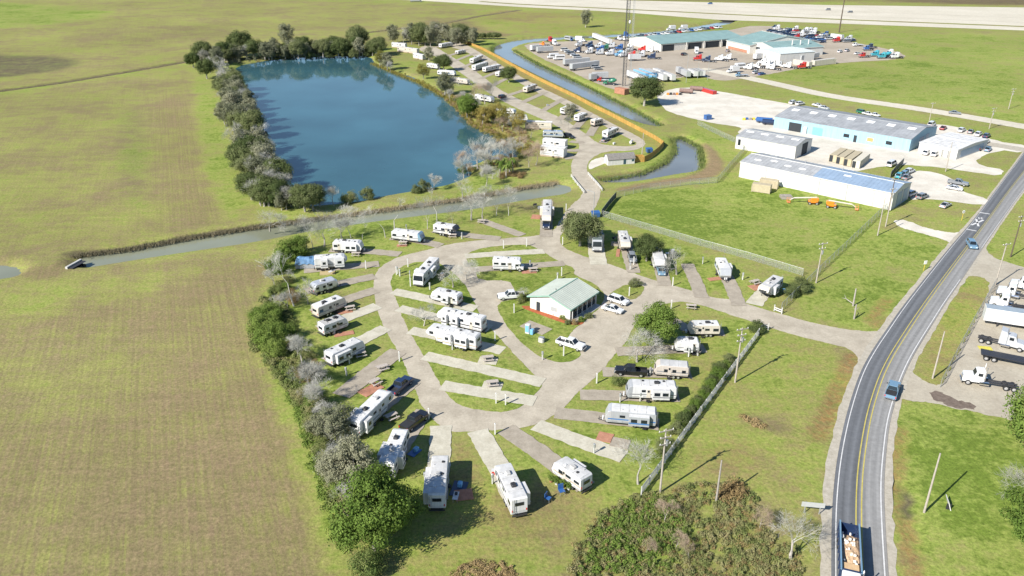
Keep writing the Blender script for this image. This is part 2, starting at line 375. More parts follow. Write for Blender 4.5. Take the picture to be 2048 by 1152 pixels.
paint([(780,140),(860,170),(940,240),(1000,250),(1060,310),(1000,330),(960,280),(900,220)], (.52, .1, .45), 3, .8)
for l, hw, c in (([(-200,210),(0,181),(120,165),(260,142),(392,119)], 4.0, (.5, 1.0, 0)), ([(740,64),(880,48),(960,32),(1040,20)], 3.5, (.5, .9, .1)),
             ([(130,508),(260,494),(380,471),(512,450),(600,440)], 2.4, (.5, .8, .1)), ([(600,440),(740,420),(820,409),(929,394),(1035,373),(1110,362)], 2.6, (.6, .5, .35)),
             ([(1201,354),(1243,345),(1290,340)], 2.0, (.6, .6, .2))):
    paintl(l, c, hw)
paintl([(60,540),(100,545),(130,530)], (.8, .1, .1), 5, .8)
for l, hw, dep in (([(-200,210),(0,181),(120,165),(260,142),(392,119)], 4.2, 1.1), ([(740,64),(880,48),(960,32),(1040,20)], 4, .8), ([(1790,960),(1812,1010),(1830,1070)], 2.2, .35), ([(1690,740),(1668,800),(1640,870)], 2.2, .3)):
    idx, d = ldist(GL(l)); Z[idx] = np.minimum(Z[idx], -dep*(1-sstep(d, 0, hw)))
for nm, px, lev, bank in WATERS:
    idx, d = sdist(chaikin([G(a, b, lev) for a, b in px], 1))
    h = np.where(d > 0, lev*(1-sstep(d, 0, bank)), lev-1.4*sstep(-d, 0, 2.2)); h = np.where(np.abs(d) < 1e-6, lev, h)
    Z[idx] = np.minimum(Z[idx], h)
me = bpy.data.meshes.new('ground'); nx, ny = len(xs), len(ys)
ii = np.arange(nx-1)[None, :]+nx*np.arange(ny-1)[:, None]; F = np.stack([ii, ii+1, ii+nx+1, ii+nx], -1).reshape(-1, 4)
me.vertices.add(nv); me.vertices.foreach_set('co', np.column_stack([P2, Z]).ravel())
me.loops.add(F.size); me.loops.foreach_set('vertex_index', F.ravel().astype(np.int32))
me.polygons.add(len(F)); me.polygons.foreach_set('loop_start', np.arange(0, F.size, 4, dtype=np.int32)); me.polygons.foreach_set('use_smooth', np.ones(len(F), bool))
me.update(calc_edges=True); me.validate()
at = me.color_attributes.new('zone', 'FLOAT_COLOR', 'POINT'); at.data.foreach_set('color', zone.ravel())
ground = part('ground', me, GRASS); ground['kind'] = 'structure'

def water_mat(name, c, rough, turb):
    m = bpy.data.materials.new(name); m.use_nodes = True; nt = m.node_tree; N = nt.nodes; L = nt.links; p = _out(nt)
    p.inputs['Roughness'].default_value = rough; p.inputs['IOR'].default_value = 1.33; p.inputs['Specular IOR Level'].default_value = .5
    geo = N.new('ShaderNodeNewGeometry'); a = N.new('ShaderNodeTexNoise'); a.inputs['Scale'].default_value = .025; a.inputs['Detail'].default_value = 5; L.new(geo.outputs['Position'], a.inputs['Vector'])
    mr = N.new('ShaderNodeMapRange'); mr.inputs['From Min'].default_value = .3; mr.inputs['From Max'].default_value = .7; mr.inputs['To Min'].default_value = .76; mr.inputs['To Max'].default_value = 1.24; L.new(a.outputs['Fac'], mr.inputs['Value'])
    vm = N.new('ShaderNodeVectorMath'); vm.operation = 'SCALE'; vm.inputs[0].default_value = c; L.new(mr.outputs[0], vm.inputs['Scale']); L.new(vm.outputs[0], p.inputs['Base Color'])
    w = N.new('ShaderNodeTexNoise'); w.inputs['Scale'].default_value = 1.6; w.inputs['Detail'].default_value = 3; L.new(geo.outputs['Position'], w.inputs['Vector'])
    b = N.new('ShaderNodeBump'); b.inputs['Strength'].default_value = turb; b.inputs['Distance'].default_value = .02; L.new(w.outputs['Fac'], b.inputs['Height']); L.new(b.outputs[0], p.inputs['Normal'])
    return m
W_POND = water_mat('pond_surface', (.036, .096, .116), .05, .03)
W_CANAL = water_mat('canal_surface', (.205, .215, .150), .08, .12)
W_EAST = water_mat('east_canal_surface', (.175, .190, .190), .06, .12)
for (nm, px, lev, bank), wm in zip(WATERS, (W_POND, W_CANAL, W_CANAL, W_EAST, W_EAST)):
    pts = chaikin([G(a, b, lev) for a, b in px], 1); c = []
    n = len(pts)                                    # push the sheet's rim a little under the bank
    for i, p in enumerate(pts):
        d = (pts[(i+1) % n]-pts[i-1]).normalized(); c.append(Vector((p.x+d.y*1.0, p.y-d.x*1.0, 0)) if False else p)
    ar = sum(pts[i].x*pts[(i+1) % n].y-pts[(i+1) % n].x*pts[i].y for i in range(n)); sg = 1 if ar > 0 else -1
    c = []
    for i, p in enumerate(pts):
        d = (pts[(i+1) % n]-pts[i-1]).normalized(); c.append(Vector((p.x+sg*d.y*.9, p.y-sg*d.x*.9, 0)))
    sheet(nm, None, lev, wm, smooth=0, jit=0, step=50, world_pts=c)

# ------------------------------------------------------------------ park roads: paved area with grass islands on it
LAWN = (.24, 0, .02, 1)
sheet('park_road', [(1775,662),(1720,663),(1640,650),(1560,628),(1500,610),(1470,600),(1420,595),(1390,583),(1330,567),(1300,558),(1255,541),(1205,524),(1160,510),(1130,497),(1118,485),(1122,466),(1150,440),(1185,424),(1196,405),(1203,378),(1190,362),(1177,348),(1172,338),(1180,318),(1210,302),(1262,302),(1285,296),(1293,284),(1271,270),(1232,251),(1173,220),(1131,198),(1072,171),(1013,137),(955,102),(930,88),(905,86),(900,94),(925,100),(944,110),(1003,145),(1062,179),(1121,206),(1163,228),(1222,259),(1262,279),(1276,288),(1262,293),(1225,292),(1200,288),(1186,280),(1172,268),(1130,240),(1098,225),(1045,202),(995,177),(965,152),(928,128),(888,104),(868,92),(845,92),(835,100),(868,110),(905,135),(945,162),(975,185),(1023,212),(1083,238),(1108,248),(1140,272),(1156,283),(1160,298),(1146,318),(1141,335),(1146,355),(1166,382),(1160,398),(1140,412),(1120,440),(1108,462),(1080,471),(1035,475),(960,480),(900,488),(860,498),(833,505),(798,513),(760,533),(746,556),(748,590),(754,620),(767,649),(790,694),(810,728),(816,748),(834,787),(842,810),(860,832),(880,852),(902,864),(933,864),(970,860),(1002,860),(1037,857),(1061,853),(1096,838),(1127,820),(1140,802),(1161,781),(1190,754),(1210,734),(1228,712),(1250,688),(1272,645),(1300,622),(1321,611),(1345,604),(1375,604),(1411,613),(1480,636),(1540,656),(1600,673),(1660,688),(1698,697),(1716,712),(1718,730),(1708,760),(1730,742),(1755,700)], .03, M_ROAD, smooth=1, jit=.16)
# lawn islands on the paving
sheet('lawn_island', [(870,521),(813,527),(786,548),(780,566),(788,590),(800,621),(806,639),(829,682),(857,727),(888,782),(905,802),(933,816),(991,825),(1027,821),(1045,812),(1075,785),(1088,768),(1065,746),(1040,721),(1013,693),(986,662),(959,628),(945,599),(933,574),(918,556),(900,540)], .06, GRASS, smooth=1, zone=LAWN)
sheet('lawn_island', [(992,606),(1001,632),(1025,667),(1052,695),(1075,711),(1104,723),(1134,725),(1155,718),(1163,707),(1150,697),(1138,682),(1141,666),(1165,646),(1190,625),(1208,604),(1209,587),(1190,568),(1162,556),(1146,548),(1152,538),(1120,525),(1088,505),(1064,491),(1037,489),(968,495),(938,505),(932,514),(937,527),(951,543),(958,562),(1017,560),(1030,582),(1038,597)], .06, GRASS, smooth=1, zone=(.20, 0, .02, 1))
sheet('lawn_island', [(1214,590),(1232,581),(1250,568),(1290,571),(1286,585),(1267,602),(1245,592)], .06, GRASS, smooth=1, zone=LAWN)
# white gravel beside the shed and the red mulch beds of the office
sheet('gravel_patch', [(1176,332),(1183,320),(1212,312),(1214,326),(1192,334),(1178,340)], .045, M_WHITE)
for px in ([(1045,611),(1062,612),(1100,627),(1125,636),(1150,640),(1170,640),(1163,651),(1146,650),(1120,645),(1090,634),(1060,623),(1047,617)],):
    sheet('mulch_bed', px, .075, M_MULCH, jit=.2)
# camp-site pads
PADS = [([(800,509),(740,503),(660,500)],3.4,'g'),([(882,492),(840,482),(783,475)],3.4,'g'),([(1000,478),(940,472),(868,461)],3.4,'g'),([(1045,471),(1000,455),(962,441)],3.2,'g'),
 ([(758,528),(690,534),(608,541)],3.6,'g'),([(750,553),(690,565),(612,583)],3.4,'g'),([(752,580),(690,600),(626,625)],3.4,'g'),([(756,612),(700,633),(640,658)],3.4,'c'),([(772,656),(715,685),(655,722)],3.4,'c'),
 ([(797,702),(740,745),(682,792)],3.9,'g'),([(826,762),(770,808),(710,858)],3.4,'g'),([(850,822),(815,868),(772,945)],3.4,'g'),([(882,852),(880,900),(872,1000)],3.5,'c'),([(955,862),(990,920),(1038,1010)],3.6,'c'),
 ([(1010,858),(1080,905),(1172,975)],3.6,'g'),([(1072,850),(1150,880),(1248,914)],3.4,'c'),([(1110,826),(1200,836),(1318,850)],3.4,'g'),([(1160,790),(1250,792),(1358,794)],3.4,'g'),([(1205,744),(1290,746),(1382,748)],3.4,'g'),
 ([(1232,704),(1320,700),(1410,697)],3.4,'g'),([(1340,640),(1380,662),(1448,665)],3.2,'g'),([(1508,610),(1520,592),(1545,572)],3.6,'c'),([(1478,612),(1462,570),(1448,545)],3.3,'g'),([(1404,596),(1390,560),(1374,528)],3.2,'g'),
 ([(1330,572),(1322,540),(1313,500)],3.2,'g'),([(1268,546),(1258,515),(1247,470)],3.2,'g'),([(1198,530),(1192,500),(1190,460)],4.2,'c'),([(1092,474),(1093,440),(1095,402)],3.4,'g'),
 ([(786,583),(870,601),(952,618)],3.3,'c'),([(797,617),(880,637),(980,658)],3.3,'c'),([(820,661),(910,680),(1006,702)],3.3,'c'),([(849,712),(960,737),(1086,766)],3.3,'c'),([(884,771),(975,787),(1070,803)],3.3,'c'),
 ([(930,513),(1010,507),(1088,503)],3.2,'c'),([(944,540),(1040,533),(1128,527)],3.2,'g')]
for px, w, k in PADS: strip('camp_pad', px, w, .09, M_PAD if k == 'c' else M_GRAV, jit=.12)
for px, w in (([(860,96),(885,92),(912,84)],3),([(893,113),(915,106),(935,98)],3),([(905,124),(935,112),(952,106)],3),([(925,135),(955,122),(970,112)],3),([(945,145),(975,130),(990,122)],3),([(960,158),(985,148),(1010,137)],3),([(985,172),(1010,158),(1035,150)],3),
   ([(1012,192),(1045,182),(1070,170)],3.2),([(1045,205),(1065,196),(1092,184)],3.2),([(1085,222),(1108,208),(1128,198)],3.2),([(1118,240),(1140,222),(1155,212)],3.4),([(1150,258),(1165,240),(1178,226)],3.4),([(1178,272),(1190,252),(1205,240)],3.4),([(1205,286),(1222,270),(1236,258)],3.2),
   ([(1140,283),(1155,285),(1168,284)],3.4),([(1130,300),(1150,302),(1162,300)],3.4),([(1095,300),(1125,306),(1145,318)],5)):
    strip('camp_pad', px, w, .09, M_GRAV, jit=.12)
# brick patios and slabs by the camp sites
def slab(px, w, l, rz, m): 
    c = G(*px); b = MB().box(-l/2, l/2, -w/2, w/2, .0, .12); o = b.build('patio_slab', m, None, c, R(rz)); o['kind'] = 'structure'
for px, w, l, rz, m in (((742,780),2.6,4.2,50,M_BRICKP),((1210,875),2.5,2.5,-20,M_BRICKP),((1240,887),2.6,3.0,-20,M_GRAV),((1072,434),2.6,3.4,80,M_BRICKP),((1236,506),.9,5,80,M_BRICKP),((1230,488),2,3,80,M_GRAV),((1514,575),2.8,3.2,20,M_BRICKP),((1430,558),1.6,3.4,15,M_BRICKP),
     ((1058,544),2,3.6,5,M_BRICKP),((690,624),1.8,3.2,20,M_BRICKP),((688,668),1.6,4,20,M_BRICKP),((928,990),2.4,2.6,10,M_BRICKP),((655,546),2.4,3.6,10,M_SAND),((1072,656),3.4,6.0,-40,M_GRAV),((804,491),1.6,2.6,5,M_BRICKP),((976,722),2.6,3.6,-10,M_PAD),((985,772),2.6,3.6,-10,M_PAD)):
    slab(px, w, l, rz, m)

# ------------------------------------------------------------------ business yards, lanes and far roads
sheet('truck_yard', [(1046,88),(1056,100),(1080,116),(1130,137),(1180,162),(1228,180),(1262,182),(1290,167),(1395,150),(1440,163),(1490,157),(1530,150),(1620,133),(1700,124),(1800,119),(1815,110),(1760,94),(1700,84),(1620,66),(1520,48),(1440,64),(1300,75),(1200,80),(1100,84)], .03, M_YARD, smooth=1, jit=.4, step=2)
strip('gravel_lane', [(1400,138),(1436,143),(1553,168),(1660,193),(1843,218),(2048,253),(2200,280)], 9.5, .05, M_FAR, jit=.2)
sheet('gravel_lot', [(1308,187),(1368,173),(1430,181),(1560,205),(1640,218),(1660,245),(1850,300),(1840,330),(1790,330),(1690,345),(1600,330),(1560,300),(1470,268),(1490,255),(1420,246),(1340,226),(1325,214)], .03, M_WHITE, smooth=1, jit=.5, step=2)
sheet('gravel_lot', [(1855,248),(1900,250),(1960,268),(1990,282),(2060,292),(2046,306),(1998,300),(1950,318),(1960,332),(2010,340),(2000,352),(1950,345),(1880,335),(1810,330),(1830,300)], .035, M_WHITE, smooth=1, jit=.4, step=2)
sheet('gravel_lot', [(1800,345),(1850,340),(1895,352),(1925,372),(1920,382),(1985,400),(1965,412),(1900,402),(1850,398),(1815,400),(1812,370)], .04, M_WHITE, smooth=1, jit=.4, step=2)
strip('side_road', [(1940,282),(1990,290),(2048,300),(2140,312)], 6.5, .06, M_SHOULDER)
sheet('dirt_drive', [(1785,440),(1812,440),(1850,456),(1905,468),(1925,462),(1905,488),(1890,480),(1840,465),(1800,455)], .03, M_WHITE, smooth=1, jit=.4)
sheet('truck_lot', [(1992,518),(2048,535),(2200,570),(2200,900),(2048,850),(2000,835),(1930,820),(1860,805),(1800,800),(1785,790),(1800,762),(1815,735),(1830,745),(1850,762),(1880,775),(1905,730),(1945,650),(1985,570),(1962,552),(1925,553),(1945,520),(1968,492),(1975,505)], .03, paving('truck_lot', (.33, .29, .225), (.42, .38, .30), .15, 1.5, crack=.07), smooth=1, jit=.3)
sheet('mud_puddle', [(1860,785),(1875,780),(1885,790),(1905,795),(1915,805),(1935,802),(1960,818),(1940,818),(1900,812),(1870,800)], .05, paving('wet_mud', (.10, .075, .06), (.19, .15, .12), 1.2, 4), smooth=1, jit=.5, step=.4)
sheet('highway', [(700,-6),(870,3),(1040,14),(1240,24),(1440,40),(1648,46),(2048,61),(2400,76),(2400,24),(2048,15),(1648,10),(1440,5),(1260,1),(1100,-6)], .04, M_FAR, smooth=0, jit=.1, step=20)
strip('highway_verge', [(960,3),(1040,9),(1240,18),(1440,28),(1648,38),(2048,53),(2400,68)], 7, .08, GRASS, zone=(.55, .15, .05, 1))
for dy in (-12, -21): strip('lane_line', [(1240,22+dy),(1440,34+dy),(1648,42+dy),(2048,57+dy),(2400,72+dy)], .9, .08, M_SHOULDER, jit=0)

# ------------------------------------------------------------------ county road with shoulders and painted lines
LEFT = [(2130,200),(2085,256),(2040,318),(1990,385),(1950,440),(1905,492),(1855,555),(1805,620),(1775,665),(1751,700),(1726,745),(1705,809),(1691,866),(1680,927),(1674,986),(1671,1044),(1671,1142),(1672,1300)]
RIGHT = [(2175,225),(2125,285),(2090,330),(2043,383),(1994,452),(1968,489),(1925,553),(1890,602),(1863,645),(1837,686),(1816,722),(1798,762),(1785,803),(1773,846),(1765,915),(1761,970),(1763,1044),(1769,1142),(1779,1300)]
lw = resample(chaikin(GL(LEFT), 2, False), 1.0, False); rw = resample(chaikin(GL(RIGHT), 2, False), 1.0, False)
def arc(pts, n):
    d = [0]
    for a, b in zip(pts, pts[1:]): d.append(d[-1]+(b-a).length)
    out = []; j = 0
    for i in range(n):
        t = d[-1]*i/(n-1)
        while j < len(d)-2 and d[j+1] < t: j += 1
        out.append(pts[j]+(pts[j+1]-pts[j])*((t-d[j])/max(d[j+1]-d[j], 1e-6)))
    return out
NS = 200; lw = arc(lw, NS); rw = arc(rw, NS)
def band(name, u0, u1, z, material, m0=0.0, m1=0.0, i0=0, i1=NS-1, jit=0):
    vs = []; fs = []
    for i in range(i0, i1+1):
        a, b = lw[i], rw[i]; d = (b-a); n = d.normalized()
        j = noise.noise(Vector((a.x*.4, a.y*.4, u0)))*jit
        p = a+d*u0+n*(m0+j); q = a+d*u1+n*(m1-j); vs += [(p.x, p.y, z), (q.x, q.y, z)]
    fs = [(2*k+1, 2*k+3, 2*k+2, 2*k) for k in range(i1-i0)]
    me = bpy.data.meshes.new(name); me.from_pydata(vs, [], fs); me.update()
    uv = me.uv_layers.new(name='UVMap'); 
    us = {}
    for k in range(len(vs)): us[k] = ((0.0 if k % 2 == 0 else 1.0), (k//2)*.5)
    for lp in me.loops: uv.data[lp.index].uv = us[lp.vertex_index]
    o = part(name, me, material); o['kind'] = 'structure'; return o
def asphalt():
    m = bpy.data.materials.new('asphalt'); m.use_nodes = True; nt = m.node_tree; N = nt.nodes; L = nt.links; p = _out(nt); p.inputs['Roughness'].default_value = .85; p.inputs['Specular IOR Level'].default_value = .3
    uv = N.new('ShaderNodeUVMap'); sx = N.new('ShaderNodeSeparateXYZ'); L.new(uv.outputs[0], sx.inputs[0])
    cr = N.new('ShaderNodeValToRGB'); e = cr.color_ramp.elements   # newer lane, polished wheel tracks, older grey lane
    e[0].position = 0; e[0].color = (.125, .13, .14, 1); e[1].position = 1; e[1].color = (.225, .215, .20, 1)
    for q, c in ((.05, .125), (.12, .14), (.20, .105), (.30, .15), (.38, .11), (.46, .105), (.50, .13), (.54, .20), (.62, .215), (.70, .245), (.78, .205), (.86, .25), (.94, .22)):
        x = e.new(q); x.color = (c*.96, c*1.0, c*1.06, 1) if q < .52 else (c, c*.985, c*.95, 1)
    L.new(sx.outputs[0], cr.inputs[0])
    mp = N.new('ShaderNodeMapping'); mp.inputs['Scale'].default_value = (9, .12, 1); L.new(uv.outputs[0], mp.inputs[0])
    n1 = N.new('ShaderNodeTexNoise'); n1.inputs['Scale'].default_value = 1.5; n1.inputs['Detail'].default_value = 5; L.new(mp.outputs[0], n1.inputs['Vector'])
    geo = N.new('ShaderNodeNewGeometry'); n2 = N.new('ShaderNodeTexNoise'); n2.inputs['Scale'].default_value = 1.2; n2.inputs['Detail'].default_value = 8; n2.inputs['Roughness'].default_value = .7; L.new(geo.outputs['Position'], n2.inputs['Vector'])
    ad = N.new('ShaderNodeMath'); ad.operation = 'ADD'; L.new(n1.outputs['Fac'], ad.inputs[0]); L.new(n2.outputs['Fac'], ad.inputs[1])
    mr = N.new('ShaderNodeMapRange'); mr.inputs['From Min'].default_value = .7; mr.inputs['From Max'].default_value = 1.3; mr.inputs['To Min'].default_value = .78; mr.inputs['To Max'].default_value = 1.2; L.new(ad.outputs[0], mr.inputs['Value'])
    vm = N.new('ShaderNodeVectorMath'); vm.operation = 'SCALE'; L.new(cr.outputs[0], vm.inputs[0]); L.new(mr.outputs[0], vm.inputs['Scale']); L.new(vm.outputs[0], p.inputs['Base Color'])
    return m
band('road_shoulder', 0, 1, .035, M_SHOULDER, -1.9, 1.5, jit=.45)
band('county_road', 0, 1, .09, asphalt(), -.55, .45)
band('edge_line', 0, 0, .105, M_MARKW, -.06, .09)
def near_i(px):
    g = G(*px); return min(range(NS), key=lambda i: (lw[i]*.5+rw[i]*.5-g).length)
ia, ib = near_i((1925,553)), near_i((1968,489))
band('edge_line', 1, 1, .105, M_MARKW, -.10, .08, 0, ib); band('edge_line', 1, 1, .105, M_MARKW, -.10, .08, ia, NS-1)
band('centre_line', .5, .5, .105, M_MARKY, -.46, -.28); band('centre_line', .5, .5, .105, M_MARKY, .28, .46)
def rail_marking():                                # railway-crossing X, letters and bars painted in the oncoming lane
    def bar(p, q, w):
        a, b = G(*p, .107), G(*q, .107); d = (b-a).normalized(); n = Vector((-d.y, d.x, 0))*w/2; c = [a+n, b+n, b-n, a-n]
        if (c[1]-c[0]).cross(c[2]-c[0]).z < 0: c = c[::-1]
        o = MB().quad(*c).build('crossing_mark', M_MARKW); o['kind'] = 'structure'
    bar((1959,424.8), (1979.5,428), .6); bar((1932.5,458), (1953,462), .6)
    bar((1943,450), (1967,440), .55); bar((1952.3,438), (1957,452.4), .55)
    for x in (1957, 1962): bar((x,434.5), (x+1.2,438.5), .2); bar((x,434.5), (x+3,435), .25); bar((x+1.5,436.5), (x+4,438), .22)
rail_marking()
# ------------------------------------------------------------------ paints, glass, rubber
WHITE = mat('white_gelcoat', (.56, .555, .55), .35, .14, .9, streak=True, rnd=.06)
CREAM = mat('cream_siding', (.50, .455, .385), .45, .12, .9, streak=True)
BEIGE = mat('beige_siding', (.46, .41, .36), .45, .12, .9, streak=True)
SILVER = mat('silver_siding', (.46, .47, .48), .35, .10, .9, metal=.3, streak=True)
GREYS = mat('grey_siding', (.30, .31, .32), .45, .12, .9, streak=True)
ALU = mat('polished_aluminium', (.62, .63, .65), .3, .06, 1, metal=.45)
TAN = mat('tan_paint', (.42, .36, .28), .4, .1, 1)
ROOFW = mat('white_membrane', (.54, .535, .52), .7, .26, .6, rnd=.12)
ROOFG = mat('weathered_membrane', (.40, .39, .37), .75, .22, .6)
ROOFD = mat('dark_green_roof', (.12, .15, .14), .6, .15, .8)
GLASS = mat('tinted_glass', (.015, .02, .025), .06, .05, 1, spec=.6)
GLASSB = mat('blue_glass', (.03, .07, .10), .05, .05, 1, spec=.7)
DARK = mat('black_plastic', (.03, .03, .032), .55, .2, 3)
RUBBER = mat('rubber', (.022, .022, .022), .85, .15, 4)
RIM = mat('steel_rim', (.55, .55, .56), .35, .1, 3, metal=.6)
CHROME = mat('chrome', (.75, .75, .76), .15, .05, 3, metal=1)
STEEL = mat('galvanised_steel', (.42, .43, .43), .45, .15, 3, metal=.5)
FRAME = mat('chassis_black', (.035, .035, .04), .6, .2, 2)
TAILRED = mat('red_lens', (.45, .02, .015), .3, .05, 3)
LENS = mat('clear_lens', (.75, .75, .72), .15, .05, 3)
def paint_m(name, c): return mat('paint_'+name, c, .28, .05, .8, coat=.5, spec=.5)
PAINT = {k: paint_m(k, c) for k, c in dict(white=(.62,.62,.615), silver=(.42,.43,.44), grey=(.20,.21,.22), black=(.012,.012,.014), navy=(.015,.030,.075), blue=(.03,.10,.28), steel=(.14,.24,.33), red=(.42,.025,.02), maroon=(.20,.015,.02), green=(.03,.16,.09), teal=(.05,.30,.36), yellow=(.70,.48,.04), orange=(.70,.20,.02), tan=(.42,.36,.28), sky=(.16,.38,.58)).items()}
WOODT = mat('weathered_table_wood', (.42, .37, .32), .85, .25, 3)
DECOR = {k: mat('stripe_'+k, c, .4, .08, 2) for k, c in dict(grey=(.22,.22,.23), black=(.03,.03,.035), blue=(.05,.14,.32), tan=(.38,.30,.22), maroon=(.22,.05,.05), teal=(.08,.22,.24)).items()}

# ------------------------------------------------------------------ wheels (shared meshes)
_wc = {}
def wheel(parent, x, y, r=.36, w=.24, detail=True):
    key = (round(r, 2), round(w, 2))
    if key not in _wc:
        t = MB(); n = 14
        prof = [(r*.62, -w/2), (r*.93, -w/2), (r, -w*.3), (r, w*.3), (r*.93, w/2), (r*.62, w/2)]
        for i in range(n):
            for rr, yy in prof: a = 2*math.pi*i/n; t.v.append((math.cos(a)*rr, yy, math.sin(a)*rr))
        k = len(prof)
        for i in range(n):
            for j in range(k):
                t.f.append((i*k+j, i*k+(j+1) % k, ((i+1) % n)*k+(j+1) % k, ((i+1) % n)*k+j))
        rm = MB().tube((0, -w*.34, 0), (0, w*.34, 0), r*.63, n=12); rm.tube((0, -w*.42, 0), (0, w*.42, 0), r*.2, n=8)
        _wc[key] = (t.mesh('tyre'), rm.mesh('rim'))
    o = bpy.data.objects.new('wheel', None); o.location = (x, y, r); o.empty_display_size = .1; link(o, parent)
    part('tyre', _wc[key][0], RUBBER, o); part('rim', _wc[key][1], RIM, o); return o

# ------------------------------------------------------------------ caravans, fifth wheels and motorhomes (nose to +x)
def rv(label, tail, nose, kind='trailer', h=3.35, body=None, roof=None, slides=(), acs=1, vents=2, awn=0, stripe='grey', w=2.5, group=None, L=None, z_fix=True, rackcol=None, doorside=-1, detail=2, cat='camper', under=None, nose_glass=False, name=None, cap=None):
    body = body or WHITE; roof = roof or ROOFW; h -= {'trailer': .38, 'fifth': .32, 'classA': .2, 'classC': .2, 'stream': .15, 'home': .2}[kind]
    a = G(*tail, h); b = G(*nose, h); d = b-a; yaw = math.atan2(d.y, d.x); L = L or d.length; c = (a+b)/2
    nm = name or {'trailer':'travel_trailer', 'fifth':'fifth_wheel_trailer', 'classA':'motorhome', 'classC':'motorhome', 'stream':'travel_trailer', 'home':'park_trailer'}[kind]
    t = empty(nm, (c.x, c.y, .1), yaw); tag(t, label, cat, group)
    x0, x1 = -L/2, L/2; z0 = .72 if kind in ('trailer', 'fifth', 'stream') else .6; W = w/2; skirt = DECOR.get(under or 'grey')
    if kind == 'trailer':
        prof = [(x0+.1, z0), (x1-.35, z0), (x1-.02, z0+.55), (x1-.05, h*.52), (x1-.5, h-.28), (x1-1.0, h-.04), (x0+.3, h-.04), (x0+.06, h-.24), (x0, z0+.5)]
    elif kind == 'fifth':
        prof = [(x0+.06, z0), (x1-2.5, z0), (x1-2.25, z0+.9), (x1-.5, z0+1.05), (x1-.05, z0+1.5), (x1-.1, h*.66), (x1-.65, h-.2), (x1-1.2, h-.04), (x0+.2, h-.04), (x0+.02, h-.2), (x0, z0+.5)]
    elif kind == 'classA':
        prof = [(x0+.1, z0-.1), (x1-.15, z0-.15), (x1, z0+.4), (x1-.05, z0+1.1), (x1-.32, h-.35), (x1-.7, h-.05), (x0+.2, h-.05), (x0+.02, h-.25), (x0, z0+.4)]
    elif kind == 'classC':
        prof = [(x0+.05, z0-.05), (x1-2.0, z0-.05), (x1-1.95, 1.95), (x1-.75, 2.0), (x1-.62, 2.35), (x1-.95, h-.1), (x1-1.5, h-.03), (x0+.15, h-.03), (x0, h-.2)]
    elif kind == 'stream':
        prof = []
        n = 7
        for i in range(n): q = math.pi/2*i/(n-1); prof.append((x1-1.0+math.sin(q)*1.0, h-1.0+math.cos(q)*1.0))
        prof += [(x1, z0+.5), (x1-.5, z0), (x0+.5, z0), (x0, z0+.5)]
        for i in range(n): q = math.pi/2*i/(n-1); prof.append((x0+1.0-math.cos(q)*1.0, h-1.0+math.sin(q)*1.0))
        prof = prof[::-1]
    else:
        prof = [(x0, .45), (x1, .45), (x1, h-.08), (x0, h-.08)]
    B = .32 if kind == 'stream' else .07
    MB().prism(prof, -W, W, B).build('body', body, t, smooth=False)
    if cap and kind in ('trailer', 'fifth'):           # painted front cap
        q = ([(x1-1.0, z0+.02), (x1-.34, z0), (x1-.0, z0+.55), (x1-.03, h*.52), (x1-.48, h-.26), (x1-.98, h-.025), (x1-1.1, h-.025)] if kind == 'trailer' else [(x1-1.2, z0+1.02), (x1-.48, z0+1.04), (x1-.03, z0+1.5), (x1-.08, h*.66), (x1-.63, h-.18), (x1-1.2, h-.025), (x1-1.3, h-.025)])
        MB().prism(q, -W-.012, W+.012, .05).build('front_cap', cap, t)
    # roof: a separate skin, slightly crowned
    fx = {'trailer': 1.05, 'fifth': 1.25, 'classA': .75, 'classC': 1.55, 'stream': 1.1, 'home': -.15}[kind]; bx = {'home': -.15, 'stream': 1.0}.get(kind, .32)
    rw_ = W-(.42 if kind == 'stream' else .07 if kind != 'home' else -.12); r = MB(); zc = h-.035
    xs_ = [x0+bx, x1-fx]; vs = []
    for x in xs_:
        for y, dz in ((-rw_, 0), (-rw_*.5, .05), (0, .065 if kind != 'home' else .22), (rw_*.5, .05 if kind != 'home' else .11), (rw_, 0)): vs.append((x, y, zc+dz))
    vs += [(x, y, zc-.05) for x in xs_ for y in (-rw_, rw_)]
    r.add(vs, [(0, 5, 6, 1), (1, 6, 7, 2), (2, 7, 8, 3), (3, 8, 9, 4), (10, 12, 5, 0), (4, 9, 13, 11), (0, 1, 2, 3, 4, 11, 10), (12, 13, 9, 8, 7, 6, 5)])
    ro = r.build('roof', roof, t)
    rl = L-fx-bx
    if detail > 1:                                   # sealant seams across the roof skin
        sm = MB()
        for k in range(1, max(2, int(rl/1.4))): x = x0+bx+rl*k/int(max(2, rl/1.4)); sm.box(x-.02, x+.02, -rw_*.95, rw_*.95, zc+.02, zc+.075)
        sm.build('roof_seam', ROOFG, ro)['kind'] = 'stuff'
    rnd = random.Random(hash(label) % 9973 if False else sum(map(ord, label)))
    for k in range(acs):
        x = x0+bx+rl*(.35+.38*k if acs > 1 else .45+rnd.uniform(-.08, .08)); m = DARK if rnd.random() < .55 else ROOFG
        MB().cbox(x, rnd.uniform(-.1, .1), zc+.22, .95, .72, .32, .1).build('air_conditioner', m, t)
    for k in range(vents):
        x = x0+bx+rl*((k+.5)/max(vents, 1)); y = rnd.choice((-.55, .55, -.3, .4))
        MB().cbox(x, y, zc+.11, .42, .42, .15, .05).build('roof_vent', DARK if rnd.random() < .7 else WHITE, t)
    if vents: MB().tube((x0+bx+rl*.2, -.7, zc), (x0+bx+rl*.2, -.7, zc+.28), .06, n=6).tube((x0+bx+rl*.75, .75, zc), (x0+bx+rl*.75, .75, zc+.22), .05, n=6).build('vent_pipe', ROOFG, t)
    # windows, door, trim on both sides
    top = h-.75
